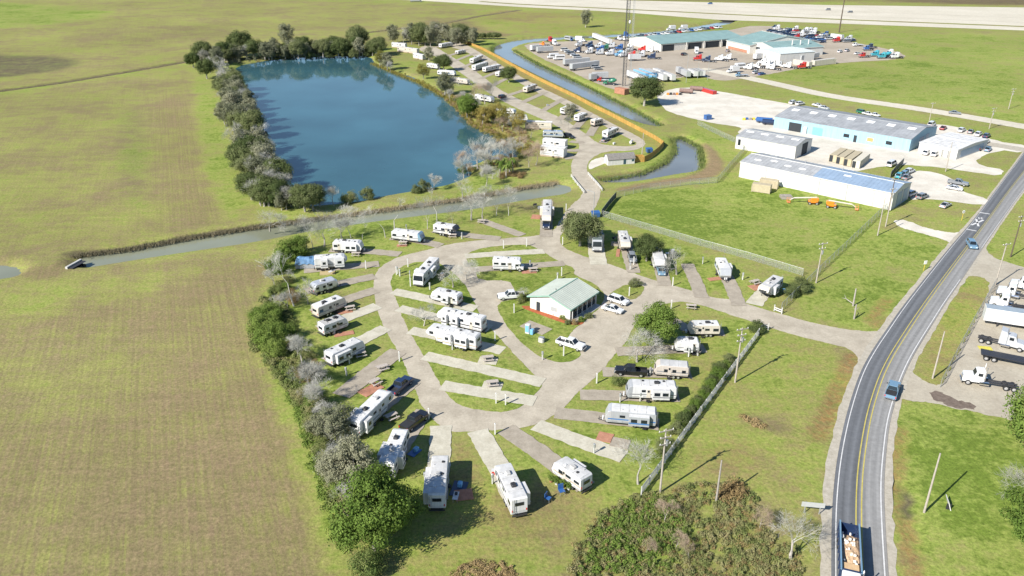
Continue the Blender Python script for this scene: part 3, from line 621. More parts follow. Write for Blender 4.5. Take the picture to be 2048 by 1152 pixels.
    for s in (-1, 1):
        y = s*(W+.012)
        occ = [(sl[1]-sl[2]/2-.15, sl[1]+sl[2]/2+.15) for sl in slides if sl[0] == s]
        xs2 = [x0+.9, x0+L*.42, x0+L*.66] if kind != 'classC' else [x0+.9, x0+L*.35, x0+L*.55]
        if kind == 'fifth': xs2.append(x1-1.4)
        for q, x in enumerate(xs2):
            if any(lo-.4 < x < hi+.4 for lo, hi in occ): continue
            ww = rnd.choice((.7, .9, 1.1)); hh = rnd.choice((.45, .6)); zt = top if not (kind == 'fifth' and q == 3) else h-.7
            MB().cbox(x, y, zt-hh/2, ww, .05, hh, .012).build('window', GLASS, t)
        if s == doorside:
            dx = x0+L*.56
            if any(lo-.3 < dx < hi+.3 for lo, hi in occ): dx = x0+L*.22
            dr = MB().cbox(dx, y, z0+.9, .68, .05, 1.65, .012).build('door', body if body is not WHITE else CREAM, t)
            MB().cbox(dx, y+s*.02, z0+1.38, .34, .05, .42, .012).build('door_window', GLASS, dr)
            st = MB()
            for k in range(2): st.box(dx-.34, dx+.34, min(y, y+s*(.25+.25*k)), max(y, y+s*(.25+.25*k)), .18+.2*(1-k), .22+.2*(1-k))
            st.build('entry_step', DARK, t)
        if stripe:
            zb = z0+.62 if kind != 'home' else 1.0
            MB().box(x0+.15, x1-(2.6 if kind in('fifth', 'classC') else .5), y-.006, y+.006, zb, zb+.22).build('stripe', DECOR[stripe], t)
            if detail > 1: MB().box(x0+.15, x1-(2.6 if kind in('fifth', 'classC') else .5), y-.008, y+.004, zb-.42, zb-.30).build('stripe', DECOR['grey'], t)
        if detail > 1:
            for k in range(2): MB().cbox(x0+L*(.3+.4*k), y, z0+.28, .8, .04, .34, .01).build('storage_hatch', body, t)
    # rear: window, ladder, bumper, lamps
    if kind != 'home':
        MB().cbox(x0-.01, 0, top-.25, .05, 1.3, .55, .012).build('rear_window', GLASS, t)
        if detail > 1:
            ld = MB()
            for yy in (.72, 1.02): ld.tube((x0-.12, yy, z0+.3), (x0-.12, yy, h+.12), .025, n=6)
            for k in range(8): ld.tube((x0-.12, .72, z0+.4+k*.31), (x0-.12, 1.02, z0+.4+k*.31), .02, n=5)
            ld.build('ladder', STEEL, t)
        MB().box(x0-.22, x0-.02, -W*.9, W*.9, .42, .55).build('bumper', DARK, t)
        for s in (-1, 1): MB().cbox(x0-.02, s*(W-.2), z0+.6, .05, .16, .34, .01).build('tail_lamp', TAILRED, t)
    # slide-outs: (side, x centre, length)
    for s, xc, sl in slides:
        dp = .75; y0_, y1_ = (W-.02, W+dp) if s > 0 else (-W-dp, -W+.02)
        so = MB().prism([(xc-sl/2, z0+.15), (xc+sl/2, z0+.15), (xc+sl/2, h-.38), (xc-sl/2, h-.38)], y0_, y1_, .03).build('slide_out', body, t)
        MB().box(xc-sl/2+.04, xc+sl/2-.04, y0_+.02, y1_-.02, h-.376, h-.34).build('slide_roof', roof, so)
        yo = y1_+.012 if s > 0 else y0_-.012
        for k in range(2 if sl > 2.4 else 1):
            xx = xc if sl <= 2.4 else xc+(k-.5)*sl*.48
            MB().cbox(xx, yo, h-1.15, min(1.0, sl*.42), .05, .62, .012).build('slide_window', GLASS, so)
        if stripe: MB().box(xc-sl/2+.03, xc+sl/2-.03, yo-.006, yo+.004, z0+.55, z0+.8).build('slide_stripe', DECOR[stripe], so)
    if awn:
        MB().tube((x0+L*.25, awn*(W+.1), h-.32), (x0+L*.8, awn*(W+.1), h-.32), .09, n=8).build('awning_roll', DECOR['grey'], t)
    # running gear
    if kind in ('trailer', 'fifth', 'stream'):
        ax = x0+L*.36
        for s in (-1, 1):
            for k in ((-.42, .42) if L > 6 else (0,)): wheel(t, ax+k, s*(W-.14), .36, .24)
        fr = MB().box(x0+.2, x1-(2.5 if kind == 'fifth' else .2), -.9, .9, .38, z0+.02)
        fr.build('chassis', FRAME, t)
        if kind != 'fifth':
            MB().tube((x1-.3, .8, .45), (x1+1.15, 0, .45), .05, n=6).tube((x1-.3, -.8, .45), (x1+1.15, 0, .45), .05, n=6).tube((x1+.95, 0, .12), (x1+.95, 0, .95), .05, n=6).build('hitch', FRAME, t)
            for s in (-1, 1): MB().tube((x1+.3, s*.2, .5), (x1+.3, s*.2, 1.0), .16, n=10).build('propane_bottle', WHITE, t)
        else:
            MB().tube((x1-1.3, 0, z0+1.0), (x1-1.3, 0, .9), .1, n=8).build('kingpin', FRAME, t)
            for s in (-1, 1): MB().tube((x1-2.2, s*.9, z0+.5), (x1-2.2, s*.9, .0), .06, n=6).build('landing_leg', FRAME, t)
    elif kind in ('classA', 'classC'):
        for s in (-1, 1):
            wheel(t, x0+L*.27, s*(W-.17), .44, .30); wheel(t, x1-(1.35 if kind == 'classA' else .95), s*(W-.17), .44, .28)
        MB().box(x0+.2, x1-.5, -.8, .8, .3, .5).build('chassis', FRAME, t)
    if kind == 'classA':
        wsx = [(x1-.035, z0+1.12), (x1-.30, h-.42)]
        MB().add([(wsx[0][0]+.02, -W+.12, wsx[0][1]), (wsx[0][0]+.02, W-.12, wsx[0][1]), (wsx[1][0]+.02, W-.18, wsx[1][1]), (wsx[1][0]+.02, -W+.18, wsx[1][1])], [(0, 1, 2, 3)]).build('windshield', GLASS, t)
        MB().box(x1-.0, x1+.06, -W+.2, W-.2, .45, .75).build('bumper', DARK, t)
        for s in (-1, 1): MB().cbox(x1+.0, s*(W-.35), .95, .06, .35, .2, .015).build('headlight', LENS, t); MB().cbox(x1+.15, s*(W+.15), 1.7, .14, .12, .4, .03).build('mirror', DARK, t); MB().cbox(x1-1.0, s*(W+.012), 1.85, 1.0, .05, .7, .015).build('cab_window', GLASS, t)
    if kind == 'classC':
        cb = MB().prism([(x1-2.0, .45), (x1-.05, .45), (x1, .75), (x1-.02, 1.12), (x1-.75, 1.28), (x1-1.3, 1.98), (x1-2.0, 2.0)], -W*.82, W*.82, .08).build('cab', body, t)
        MB().add([(x1-.76, -W*.72, 1.32), (x1-.76, W*.72, 1.32), (x1-1.25, W*.66, 1.95), (x1-1.25, -W*.66, 1.95)], [(0, 1, 2, 3)]).build('windshield', GLASS, cb)
        for s in (-1, 1): MB().cbox(x1-1.55, s*(W*.82+.01), 1.62, .65, .05, .5, .012).build('cab_window', GLASS, cb); MB().cbox(x1-.01, s*W*.55, .85, .06, .32, .2, .015).build('headlight', LENS, cb)
        MB().box(x1-.02, x1+.08, -W*.75, W*.75, .42, .6).build('bumper', DARK, t)
    if kind in ('trailer', 'fifth') and nose_glass:
        if kind == 'fifth': MB().cbox(x1-.06, 0, h*.72, .05, 1.7, .5, .015).build('nose_window', GLASS, t)
        else: MB().cbox(x1-.22, 0, h*.62, .25, 1.5, .5, .02).build('nose_window', GLASS, t)
    if kind == 'stream':
        MB().cbox(x1-.03, 0, h-1.1, .12, 1.4, .55, .04).build('nose_window', GLASSB, t)
    if kind == 'home':
        MB().box(x0+.06, x1-.06, -W+.05, W-.05, .0, .47).build('skirting', DECOR['tan'], t)
    return t

# ------------------------------------------------------------------ cars and pickups (nose to +x)
CARSH = {
 'sedan': dict(L=4.8, W=1.82, low=[(-2.4,.32),(2.35,.30),(2.4,.55),(2.3,.72),(1.15,.88),(-1.5,.93),(-2.3,.90),(-2.4,.6)], gh=[(1.2,.86),(.45,1.38),(-.75,1.42),(-1.75,.92)], wb=(-1.38,1.42), r=.33),
 'suv':   dict(L=4.8, W=1.92, low=[(-2.38,.38),(2.35,.36),(2.4,.62),(2.3,.90),(1.2,1.04),(-2.3,1.06),(-2.4,.7)], gh=[(1.25,1.02),(.6,1.66),(-1.9,1.70),(-2.28,1.04)], wb=(-1.40,1.42), r=.37),
 'van':   dict(L=5.6, W=2.0, low=[(-2.8,.38),(2.75,.36),(2.8,.7),(2.65,1.0),(2.0,1.15),(-2.75,1.15),(-2.8,.7)], gh=[(2.05,1.13),(1.2,1.98),(-2.6,2.02),(-2.75,1.14)], wb=(-1.7,1.75), r=.37),
}
_cc = {}
def car_mesh(k):
    if k in _cc: return _cc[k]
    s = CARSH[k]; W = s['W']/2; low = MB().prism(s['low'], -W, W, .09).mesh('body')
    g = s['gh']; gm = MB(); gw0, gw1 = W-.10, W-.28; n = len(g)
    zb = min(p[1] for p in g); zt = max(p[1] for p in g)
    def yy(z, sg): return sg*(gw0+(gw1-gw0)*(z-zb)/(zt-zb))
    vs = [(x, yy(z, -1), z) for x, z in g]+[(x, yy(z, 1), z) for x, z in g]
    gm.add(vs, [(3, 2, 1, 0), (4, 5, 6, 7), (0, 1, 5, 4), (1, 2, 6, 5), (2, 3, 7, 6)]); gm = gm.mesh('cabin_glass')
    rf = MB(); a, b = g[1], g[2]; rf.add([(a[0]-.05, yy(a[1], -1)*1.01, a[1]+.004), (a[0]-.05, yy(a[1], 1)*1.01, a[1]+.004), (b[0]+.1, yy(b[1], 1)*1.01, b[1]+.004), (b[0]+.1, yy(b[1], -1)*1.01, b[1]+.004),
        (a[0]-.25, yy(a[1], -1)*.85, a[1]+.045), (a[0]-.25, yy(a[1], 1)*.85, a[1]+.045), (b[0]+.25, yy(b[1], 1)*.85, b[1]+.04), (b[0]+.25, yy(b[1], -1)*.85, b[1]+.04)], [(4, 5, 6, 7), (0, 1, 5, 4), (1, 2, 6, 5), (2, 3, 7, 6), (3, 0, 4, 7)][:1]+[(0, 1, 5, 4), (1, 2, 6, 5), (2, 3, 7, 6), (3, 0, 4, 7)])
    pl = MB()                                         # pillars
    for sg in (-1, 1):
        for f in (0, .47, 1):
            xb = g[0][0]+(g[3][0]-g[0][0])*f; xt = a[0]+(b[0]-a[0])*f
            pl.tube((xb, yy(zb, sg)*1.005, zb), (xt, yy(zt, sg)*1.02, max(a[1], b[1])), .045, n=4)
    _cc[k] = (low, gm, rf.mesh('roof'), pl.mesh('pillars')); return _cc[k]
def place(px, yaw=None, to=None, z=0.0):
    c = G(*px, z)
    if to is not None: d = G(*to, z)-c; yaw = math.degrees(math.atan2(d.y, d.x)); c = (c+G(*to, z))/2
    return Vector((c.x, c.y, .09)), R(yaw)
def car(label, px, yaw=None, to=None, kind='sedan', colr='white', group=None, cat='car', z=.7, lights=True, base=.07):
    c, y = place(px, yaw, to, z); c.z = base
    t = empty({'sedan':'parked_car', 'suv':'parked_suv', 'van':'parked_van'}[kind], c, y); tag(t, label, cat, group); s = CARSH[kind]; m = car_mesh(kind); P = PAINT[colr]
    part('body', m[0], P, t); part('cabin_glass', m[1], GLASS, t); part('roof', m[2], P, t); part('pillars', m[3], P, t)
    W = s['W']/2
    for x in s['wb']:
        for sg in (-1, 1): wheel(t, x, sg*(W-.08), s['r'], .22)
    if lights:
        key = 'lamp'+kind
        if key not in _cc:
            hz = s['low'][2][1]+.08; _cc[key] = (MB().cbox(0, 0, 0, .10, .36, .16, .02).mesh('headlight'), MB().cbox(0, 0, 0, .08, .34, .2, .02).mesh('tail_lamp'), hz)
        h1, h2, hz = _cc[key]
        for sg in (-1, 1): part('headlight', h1, LENS, t, (s['L']/2-.06, sg*(W-.3), hz)); part('tail_lamp', h2, TAILRED, t, (-s['L']/2+.02, sg*(W-.28), hz+.12))
    return t
def pickup_mesh():
    if 'pk' in _cc: return _cc['pk']
    W = .98; Lh = 2.95
    low = MB().prism([(-2.95,.48),(2.85,.45),(2.95,.7),(2.9,1.05),(2.75,1.16),(1.25,1.24),(-.95,1.24),(-.95,.62),(-2.95,.62)], -W, W, .08)
    low.box(-2.95, -.93, -W, -W+.12, .62, 1.2).box(-2.95, -.93, W-.12, W, .62, 1.2).box(-2.95, -2.85, -W+.12, W-.12, .62, 1.2)
    bed = MB().box(-2.85, -.96, -W+.12, W-.12, .6, .72)
    g = [(1.3,1.22),(.62,1.86),(-.72,1.9),(-.93,1.23)]
    gm = MB(); zb, zt = 1.22, 1.9
    def yy(z, sg): return sg*(W-.08-.17*(z-zb)/(zt-zb))
    gm.add([(x, yy(z, -1), z) for x, z in g]+[(x, yy(z, 1), z) for x, z in g], [(3, 2, 1, 0), (4, 5, 6, 7), (0, 1, 5, 4), (1, 2, 6, 5), (2, 3, 7, 6)])
    rf = MB().cbox(-.05, 0, 1.915, 1.35, 1.42, .07, .03); pl = MB()
    for sg in (-1, 1):
        for f in (0, .5, 1): pl.tube((1.3-2.23*f, yy(zb, sg)*1.005, zb), (.62-1.34*f, yy(zt, sg)*1.02, 1.9), .055, n=4)
    mi = MB().cbox(1.0, W+.14, 1.32, .12, .22, .22, .03).cbox(1.0, -W-.14, 1.32, .12, .22, .22, .03)
    _cc['pk'] = [x.mesh() for x in (low, bed, gm, rf, pl, mi)]+[MB().cbox(0, 0, 0, .1, .32, .24, .02).mesh('headlight'), MB().cbox(0, 0, 0, .06, .16, .36, .02).mesh('tail_lamp'), MB().cbox(2.93, 0, .82, .1, 1.1, .34, .03).mesh('grille'), MB().cbox(2.98, 0, .56, .16, 1.9, .2, .04).cbox(-2.99, 0, .58, .14, 1.8, .18, .04).mesh('bumper')]
    return _cc['pk']
def pickup(label, px, yaw=None, to=None, colr='white', group=None, z=.8, topper=False, load=None, base=.09):
    c, y = place(px, yaw, to, z); c.z = base; t = empty('pickup_truck', c, y); tag(t, label, 'pickup truck', group); m = pickup_mesh(); P = PAINT[colr]
    for nm, k, mm in (('body', 0, P), ('cargo_bed', 1, DARK), ('cabin_glass', 2, GLASS), ('roof', 3, P), ('pillars', 4, P), ('mirrors', 5, DARK), ('grille', 8, DARK), ('bumper', 9, CHROME)): part(nm, m[k], mm, t)
    for sg in (-1, 1): part('headlight', m[6], LENS, t, (2.9, sg*.74, .88)); part('tail_lamp', m[7], TAILRED, t, (-2.95, sg*.86, .95))
    for x in (-1.85, 1.9):
        for sg in (-1, 1): wheel(t, x, sg*.86, .40, .26)
    if topper: MB().prism([(-2.93,1.2),(-.97,1.2),(-1.0,1.82),(-2.85,1.8)], -.95, .95, .06).build('bed_cap', P, t)
    if load == 'tonneau': MB().box(-2.85, -.97, -.88, .88, 1.19, 1.23).build('bed_cover', DARK, t)
    return t

# ------------------------------------------------------------------ lorries and trailers (nose to +x)
def tractor(label, px, yaw=None, to=None, colr='white', sleeper=True, group=None, z=1.5, frame_len=3.6, cat='truck', tandem=True, fairing=True):
    c, y = place(px, yaw, to, z); t = empty('semi_tractor', c, y); tag(t, label, cat, group); P = PAINT[colr]
    k = ('tr', sleeper, frame_len)
    if k not in _cc:
        cab = MB().prism([(.0,.75),(3.35,.6),(3.45,1.1),(3.3,1.72),(1.75,1.95),(1.4,2.85),(.9,2.98),(0,2.98)], -1.05, 1.05, .09)
        slp = MB().prism([(-1.35,.9),(.02,.9),(.02,3.05),(-.2,3.55),(-1.3,3.75)], -1.2, 1.2, .07)
        ws = MB().add([(1.74,-.92,2.0),(1.74,.92,2.0),(1.44,.86,2.8),(1.44,-.86,2.8)], [(0, 1, 2, 3)])
        sw = MB().cbox(.75, 1.06, 2.35, .75, .05, .6, .015).cbox(.75, -1.06, 2.35, .75, .05, .6, .015)
        fr = MB().box(-frame_len-(1.3 if sleeper else 0), 1.0, -.55, -.35, .72, .98).box(-frame_len-(1.3 if sleeper else 0), 1.0, .35, .55, .72, .98)
        fw = MB().cbox(-frame_len+.3-(1.3 if sleeper else 0)+.9, 0, 1.08, 1.0, .9, .16, .05)
        st = MB().tube((-.1,.95,1.0),(-.1,.95,3.9),.08,n=8).tube((-.1,-.95,1.0),(-.1,-.95,3.9),.08,n=8)
        tk = MB().tube((-.9,1.0,.72),(.7,1.0,.72),.32,n=10).tube((-.9,-1.0,.72),(.7,-1.0,.72),.32,n=10)
        gr = MB().cbox(3.42, 0, 1.15, .1, 1.2, .75, .03); bp = MB().cbox(3.5, 0, .55, .22, 2.2, .32, .06)
        hl = MB().cbox(0, 0, 0, .12, .4, .26, .03)
        _cc[k] = [q.mesh() for q in (cab, slp, ws, sw, fr, fw, st, tk, gr, bp, hl)]
    m = _cc[k]
    for nm, i, mm in (('cab', 0, P), ('windshield', 2, GLASS), ('side_window', 3, GLASS), ('frame_rail', 4, FRAME), ('fifth_wheel_plate', 5, DARK), ('exhaust_stack', 6, CHROME), ('fuel_tank', 7, CHROME), ('grille', 8, CHROME), ('bumper', 9, CHROME)): part(nm, m[i], mm, t)
    if sleeper: part('sleeper', m[1], P, t)
    for s in (-1, 1): part('headlight', m[10], LENS, t, (3.38, s*.85, 1.1)); wheel(t, 2.45, s*.98, .5, .3)
    e = -frame_len-(1.3 if sleeper else 0)
    for x in ((e+.7, e+1.95) if tandem else (e+1.0,)):
        for s in (-1, 1): wheel(t, x, s*.85, .5, .5)
    return t
def box_trailer(label, a, b, colr=None, h=4.0, L=None, kind='box', group=None, roofm=None, cat='trailer', skirt=True, letters=None, rear_dark=False):
    p = G(*a, h); q = G(*b, h); d = q-p; L = L or d.length; c = (p+q)/2; yaw = math.atan2(d.y, d.x)
    t = empty({'box':'box_trailer', 'tank':'tank_trailer', 'flat':'flatbed_trailer', 'dump':'dump_trailer'}[kind], (c.x, c.y, .06), yaw); tag(t, label, cat, group); colr = colr or WHITE
    x0, x1 = -L/2, L/2
    if kind == 'box':
        MB().prism([(x0,1.1),(x1,1.1),(x1,h),(x0,h)], -1.28, 1.28, .05).build('body', colr, t)
        rm = MB().box(x0+.08, x1-.08, -1.2, 1.2, h-.01, h+.03); rm.build('roof', roofm or ROOFG, t)
        rb = MB()
        for k in range(1, max(3, int(L/1.2))): x = x0+L*k/max(3, int(L/1.2)); rb.box(x-.025, x+.025, -1.295, -1.275, 1.15, h-.06).box(x-.025, x+.025, 1.275, 1.295, 1.15, h-.06)
        rb.build('side_post', colr, t)
        for s in (-1, 1): MB().box(x0-.03, x0+.01, min(s*.03, s*1.22), max(s*.03, s*1.22), 1.2, h-.12).build('rear_door', STEEL if rear_dark else colr, t)
    elif kind == 'tank':
        m = MB(); n = 16
        prof = [(x0, .35), (x0+.15, .8), (x0+.5, .98), (x1-.5, .98), (x1-.15, .8), (x1, .35)]
        for x, r in prof:
            for i in range(n): q_ = 2*math.pi*i/n; m.v.append((x, math.cos(q_)*r*1.1, 2.15+math.sin(q_)*r))
        for j in range(len(prof)-1):
            for i in range(n): m.f.append((j*n+i, j*n+(i+1) % n, (j+1)*n+(i+1) % n, (j+1)*n+i))
        m.f += [tuple(range(n)), tuple(range((len(prof)-1)*n+n-1, (len(prof)-1)*n-1, -1))]
        m.build('tank', colr, t, smooth=True)
        MB().box(x0+.8, x1-.8, -.3, .3, 3.12, 3.2).build('walkway', STEEL, t)
        for k in range(3): MB().tube((x0+L*(.25+.25*k), 0, 3.15), (x0+L*(.25+.25*k), 0, 3.38), .28, n=10).build('manhole', STEEL, t)
    elif kind == 'flat':
        MB().box(x0, x1, -1.25, 1.25, 1.15, 1.3).build('deck', colr, t)
        MB().box(x0+.3, x1, -.5, -.35, .8, 1.15).box(x0+.3, x1, .35, .5, .8, 1.15).build('frame_rail', FRAME, t)
    else:
        MB().box(x0, x1, -1.25, -1.17, 1.2, h).box(x0, x1, 1.17, 1.25, 1.2, h).box(x0, x0+.08, -1.17, 1.17, 1.2, h).box(x1-.08, x1, -1.17, 1.17, 1.2, h).box(x0+.08, x1-.08, -1.17, 1.17, 1.1, 1.25).build('body', colr, t)
    MB().box(x0+.3, x0+4.2 if L > 6 else x1-.2, -.55, .55, .75, 1.1).build('bogie', FRAME, t)
    for x in ((x0+1.0, x0+2.3) if L > 6 else (x0+1.0,)):
        for s in (-1, 1): wheel(t, x, s*.9, .5, .5)
    if L > 6:
        for s in (-1, 1): MB().box(x1-2.8, x1-2.6, min(s*.75, s*.95), max(s*.75, s*.95), .0, 1.12).build('landing_leg', FRAME, t)
    return t
def box_truck(label, px, yaw=None, to=None, L=6.5, colr='white', boxm=None, h=3.6, group=None, cat='truck', z=1.5, bed='box'):
    c, y = place(px, yaw, to, z); t = empty('delivery_truck' if bed == 'box' else 'work_truck', c, y); tag(t, label, cat, group); P = PAINT[colr]; x0 = -L/2; x1 = L/2; bm = boxm or WHITE
    MB().prism([(x1-2.2,.55),(x1-.05,.5),(x1,.8),(x1-.05,1.25),(x1-.75,1.42),(x1-1.2,2.25),(x1-2.2,2.32)], -1.0, 1.0, .08).build('cab', P, t)
    MB().add([(x1-.74,-.85,1.46),(x1-.74,.85,1.46),(x1-1.16,.8,2.2),(x1-1.16,-.8,2.2)], [(0, 1, 2, 3)]).build('windshield', GLASS, t)
    for s in (-1, 1): MB().cbox(x1-1.65, s*1.01, 1.8, .7, .05, .55, .012).build('side_window', GLASS, t); MB().cbox(x1-.02, s*.7, .9, .08, .3, .2, .02).build('headlight', LENS, t)
    if bed == 'box':
        MB().prism([(x0,.95),(x1-2.3,.95),(x1-2.3,h),(x0,h)], -1.2, 1.2, .05).build('cargo_box', bm, t); MB().box(x0+.08, x1-2.38, -1.12, 1.12, h-.01, h+.03).build('roof', ROOFG if bm is not WHITE else ROOFW, t)
    elif bed == 'bus': MB().prism([(x0,.6),(x1-1.0,.6),(x1-1.2,2.4),(x1-1.5,3.0),(x0+.15,3.0),(x0,2.7)], -1.2, 1.2, .1).build('bus_body', bm, t); [MB().box(x0+.4, x1-1.6, s*1.2-.012, s*1.2+.012, 1.75, 2.35).build('side_window', GLASS, t) for s in (-1, 1)]
    elif bed == 'flat': MB().box(x0, x1-2.3, -1.15, 1.15, 1.0, 1.15).build('deck', bm, t)
    elif bed == 'mixer':
        m = MB(); n = 12
        for x, r, zz in ((x0+.2, .45, 2.6), (x0+1.2, 1.0, 2.4), (x0+2.6, 1.15, 2.2), (x1-2.8, .7, 1.9)):
            for i in range(n): a = 2*math.pi*i/n; m.v.append((x, math.cos(a)*r, zz+math.sin(a)*r))
        for j in range(3):
            for i in range(n): m.f.append((j*n+i, j*n+(i+1) % n, (j+1)*n+(i+1) % n, (j+1)*n+i))
        m.build('drum', bm, t, smooth=True)
    MB().box(x0+.2, x1-.6, -.5, .5, .6, .95).build('chassis', FRAME, t)
    for x in (x0+1.3, x1-1.0):
        for s in (-1, 1): wheel(t, x, s*.92, .44, .32)
    return t
# ------------------------------------------------------------------ buildings
B_WHITE = mat('white_metal_wall', (.54, .53, .50), .6, .14, .5, streak=True)
B_BLUE = mat('pale_blue_wall', (.27, .44, .52), .6, .14, .5, streak=True)
B_CREAM = mat('cream_wall', (.58, .555, .50), .7, .12, .5, streak=True)
RF_GREY = mat('grey_metal_roof', (.36, .365, .365), .5, .22, .35, metal=.1)
RF_BLUE = mat('blue_grey_metal_roof', (.25, .33, .43), .45, .16, .35, metal=.1)
RF_OLD = mat('weathered_grey_roof', (.29, .30, .31), .6, .28, .3)
RF_GREEN = mat('pale_green_metal_roof', (.40, .43, .375), .45, .12, .35)
RF_TEAL = mat('teal_green_metal_roof', (.20, .30, .285), .5, .16, .2)
SKYL = mat('translucent_skylight', (.80, .80, .78), .5, .15, .5)
TRIMG = mat('green_trim', (.22, .36, .29), .5, .1, 1)
DOORD = mat('dark_opening', (.025, .03, .035), .8, .1, 1)
SHING = mat('grey_shingle', (.20, .185, .17), .9, .35, 2.5)
WOOD = mat('cedar_fence_boards', (.42, .255, .065), .8, .28, 1.5, streak=True, rnd=.12)
WOODG = mat('grey_timber', (.30, .27, .235), .85, .25, 2, rnd=.1)
CONC = mat('concrete', (.42, .41, .38), .9, .18, 1)
SAND_C = mat('sand_container_paint', (.42, .36, .24), .6, .18, 1.2)
def building(name, label, A, B, C, eave=4.0, rise=1.2, wall=None, roof=None, ridge='AB', over=.35, seam=1.0, sky=0, roof2=None, split=.5, trim=None, cat='building', frames=True, hip=False, inset=0.0):
    a, b, c = G(*A, eave), G(*B, eave), G(*C, eave)
    u = b-a; Lu = u.length; u.normalize(); v = Vector((-u.y, u.x, 0)); Lv = abs((c-b).dot(v))
    yaw = math.atan2(u.y, u.x); ctr = a+u*Lu/2+v*Lv/2
    if ridge != 'AB': yaw += math.pi/2; Lr, Wd = Lv, Lu
    else: Lr, Wd = Lu, Lv
    t = empty(name, (ctr.x, ctr.y, 0), yaw); tag(t, label, cat)
    x, y = Lr/2-over, Wd/2-over; e = eave-.12; th = .18
    for s in (-1, 1):
        w = MB().box(-x, x, min(s*y, s*(y-th)), max(s*y, s*(y-th)), 0, e).build('side_wall', wall, t)
        if seam:
            sm = MB()
            for k in range(1, int(2*x/ (seam*2))): q = -x+2*x*k/int(2*x/(seam*2)); sm.box(q-.04, q+.04, min(s*y, s*(y+.03)), max(s*y, s*(y+.03)), .1, e-.1)
            sm.build('panel_seam', wall, w)['kind'] = 'stuff'
        g = MB(); xo, xi = s*x-s*.006, s*(x-th); g.add([(xo,-y+th,0),(xo,y-th,0),(xo,y-th,e),(xo,0,e+rise*.94),(xo,-y+th,e),(xi,-y+th,0),(xi,y-th,0),(xi,y-th,e),(xi,0,e+rise*.94),(xi,-y+th,e)], [(0,1,2,3,4),(9,8,7,6,5),(0,4,9,5),(1,6,7,2),(2,7,8,3),(3,8,9,4)])
        g.build('gable_wall', wall, t)
    X, Yy = Lr/2, Wd/2
    for s in (-1, 1):
        segs = [(-X, X, roof)] if roof2 is None else [(-X, -X+2*X*split, roof), (-X+2*X*split, X, roof2)]
        for x0, x1, m in segs:
            h0, h1 = eave, eave+rise; r = MB()
            r.add([(x0, s*Yy, h0), (x1, s*Yy, h0), (x1, 0, h1), (x0, 0, h1), (x0, s*Yy, h0-.12), (x1, s*Yy, h0-.12), (x1, 0, h1-.12), (x0, 0, h1-.12)],
                  [(0, 1, 2, 3) if s < 0 else (3, 2, 1, 0), (7, 6, 5, 4) if s < 0 else (4, 5, 6, 7), (0, 4, 5, 1), (1, 5, 6, 2), (3, 7, 4, 0)])
            o = r.build('roof_slope', m, t)
            if seam:
                sm = MB(); n = max(2, int((x1-x0)/seam))
                for k in range(n+1):
                    q = x0+.03+(x1-x0-.06)*k/n; sm.add([(q-.03, s*Yy, h0+.003), (q+.03, s*Yy, h0+.003), (q+.03, 0, h1+.003), (q-.03, 0, h1+.003), (q-.03, s*Yy, h0+.05), (q+.03, s*Yy, h0+.05), (q+.03, 0, h1+.05), (q-.03, 0, h1+.05)], [(4, 5, 6, 7), (0, 1, 5, 4), (1, 2, 6, 5), (3, 0, 4, 7)])
                sm.build('standing_seam', m, o)['kind'] = 'stuff'
        if sky:
            for k in range(sky):
                q = -X+2*X*(k+.5)/sky; y0, y1 = s*Yy*.62, s*Yy*.2; z0, z1 = eave+rise*.38+.07, eave+rise*.8+.07
                if s < 0: MB().add([(q-1.4, y0*.55, eave+rise*.66+.07), (q+1.4, y0*.55, eave+rise*.66+.07), (q+1.4, y1*.8, eave+rise*.84+.07), (q-1.4, y1*.8, eave+rise*.84+.07)], [(0, 1, 2, 3)]).build('skylight', SKYL, t)
    MB().tube((-X, 0, eave+rise+.02), (X, 0, eave+rise+.02), .12, n=6).build('ridge_cap', trim or roof, t)
    if trim:
        for s in (-1, 1):
            MB().box(-X, X, min(s*Yy, s*(Yy+.08)), max(s*Yy, s*(Yy+.08)), eave-.28, eave+.02).build('fascia', trim, t)
            for q in (-1, 1): MB().add([(q*(X+.03), s*Yy, eave-.26), (q*(X+.03), 0, eave+rise-.26), (q*(X+.03), 0, eave+rise+.03), (q*(X+.03), s*Yy, eave+.03), (q*X-q*.03, s*Yy, eave-.26), (q*X-q*.03, 0, eave+rise-.26), (q*X-q*.03, 0, eave+rise+.03), (q*X-q*.03, s*Yy, eave+.03)], [(0, 1, 2, 3), (4, 5, 6, 7), (3, 2, 6, 7), (0, 1, 5, 4)]).build('barge_board', trim, t)
    t['dims'] = 0; del t['dims']
    return t, x, y, e
def opening(t, name, side, pos, w, h, z0, m, x, y, proud=.04):
    # side: 'y-','y+','x-','x+' ; pos along that wall
    if side[0] == 'y':
        s = -1 if side[1] == '-' else 1; yy = s*(y+.02); return MB().box(pos-w/2, pos+w/2, min(yy, yy+s*proud), max(yy, yy+s*proud), z0, z0+h).build(name, m, t)
    s = -1 if side[1] == '-' else 1; xx = s*(x+.005); return MB().box(min(xx, xx+s*proud), max(xx, xx+s*proud), pos-w/2, pos+w/2, z0, z0+h).build(name, m, t)

# park office: pale green gable roof, white walls, porch on the right side
office, ox, oy, oe = building('park_office', 'park office with pale green metal gable roof and white walls on red mulch', (1054,592), (1142,620), (1191,581), 3.0, 1.7, B_CREAM, RF_GREEN, 'BC', .5, .6, trim=TRIMG)
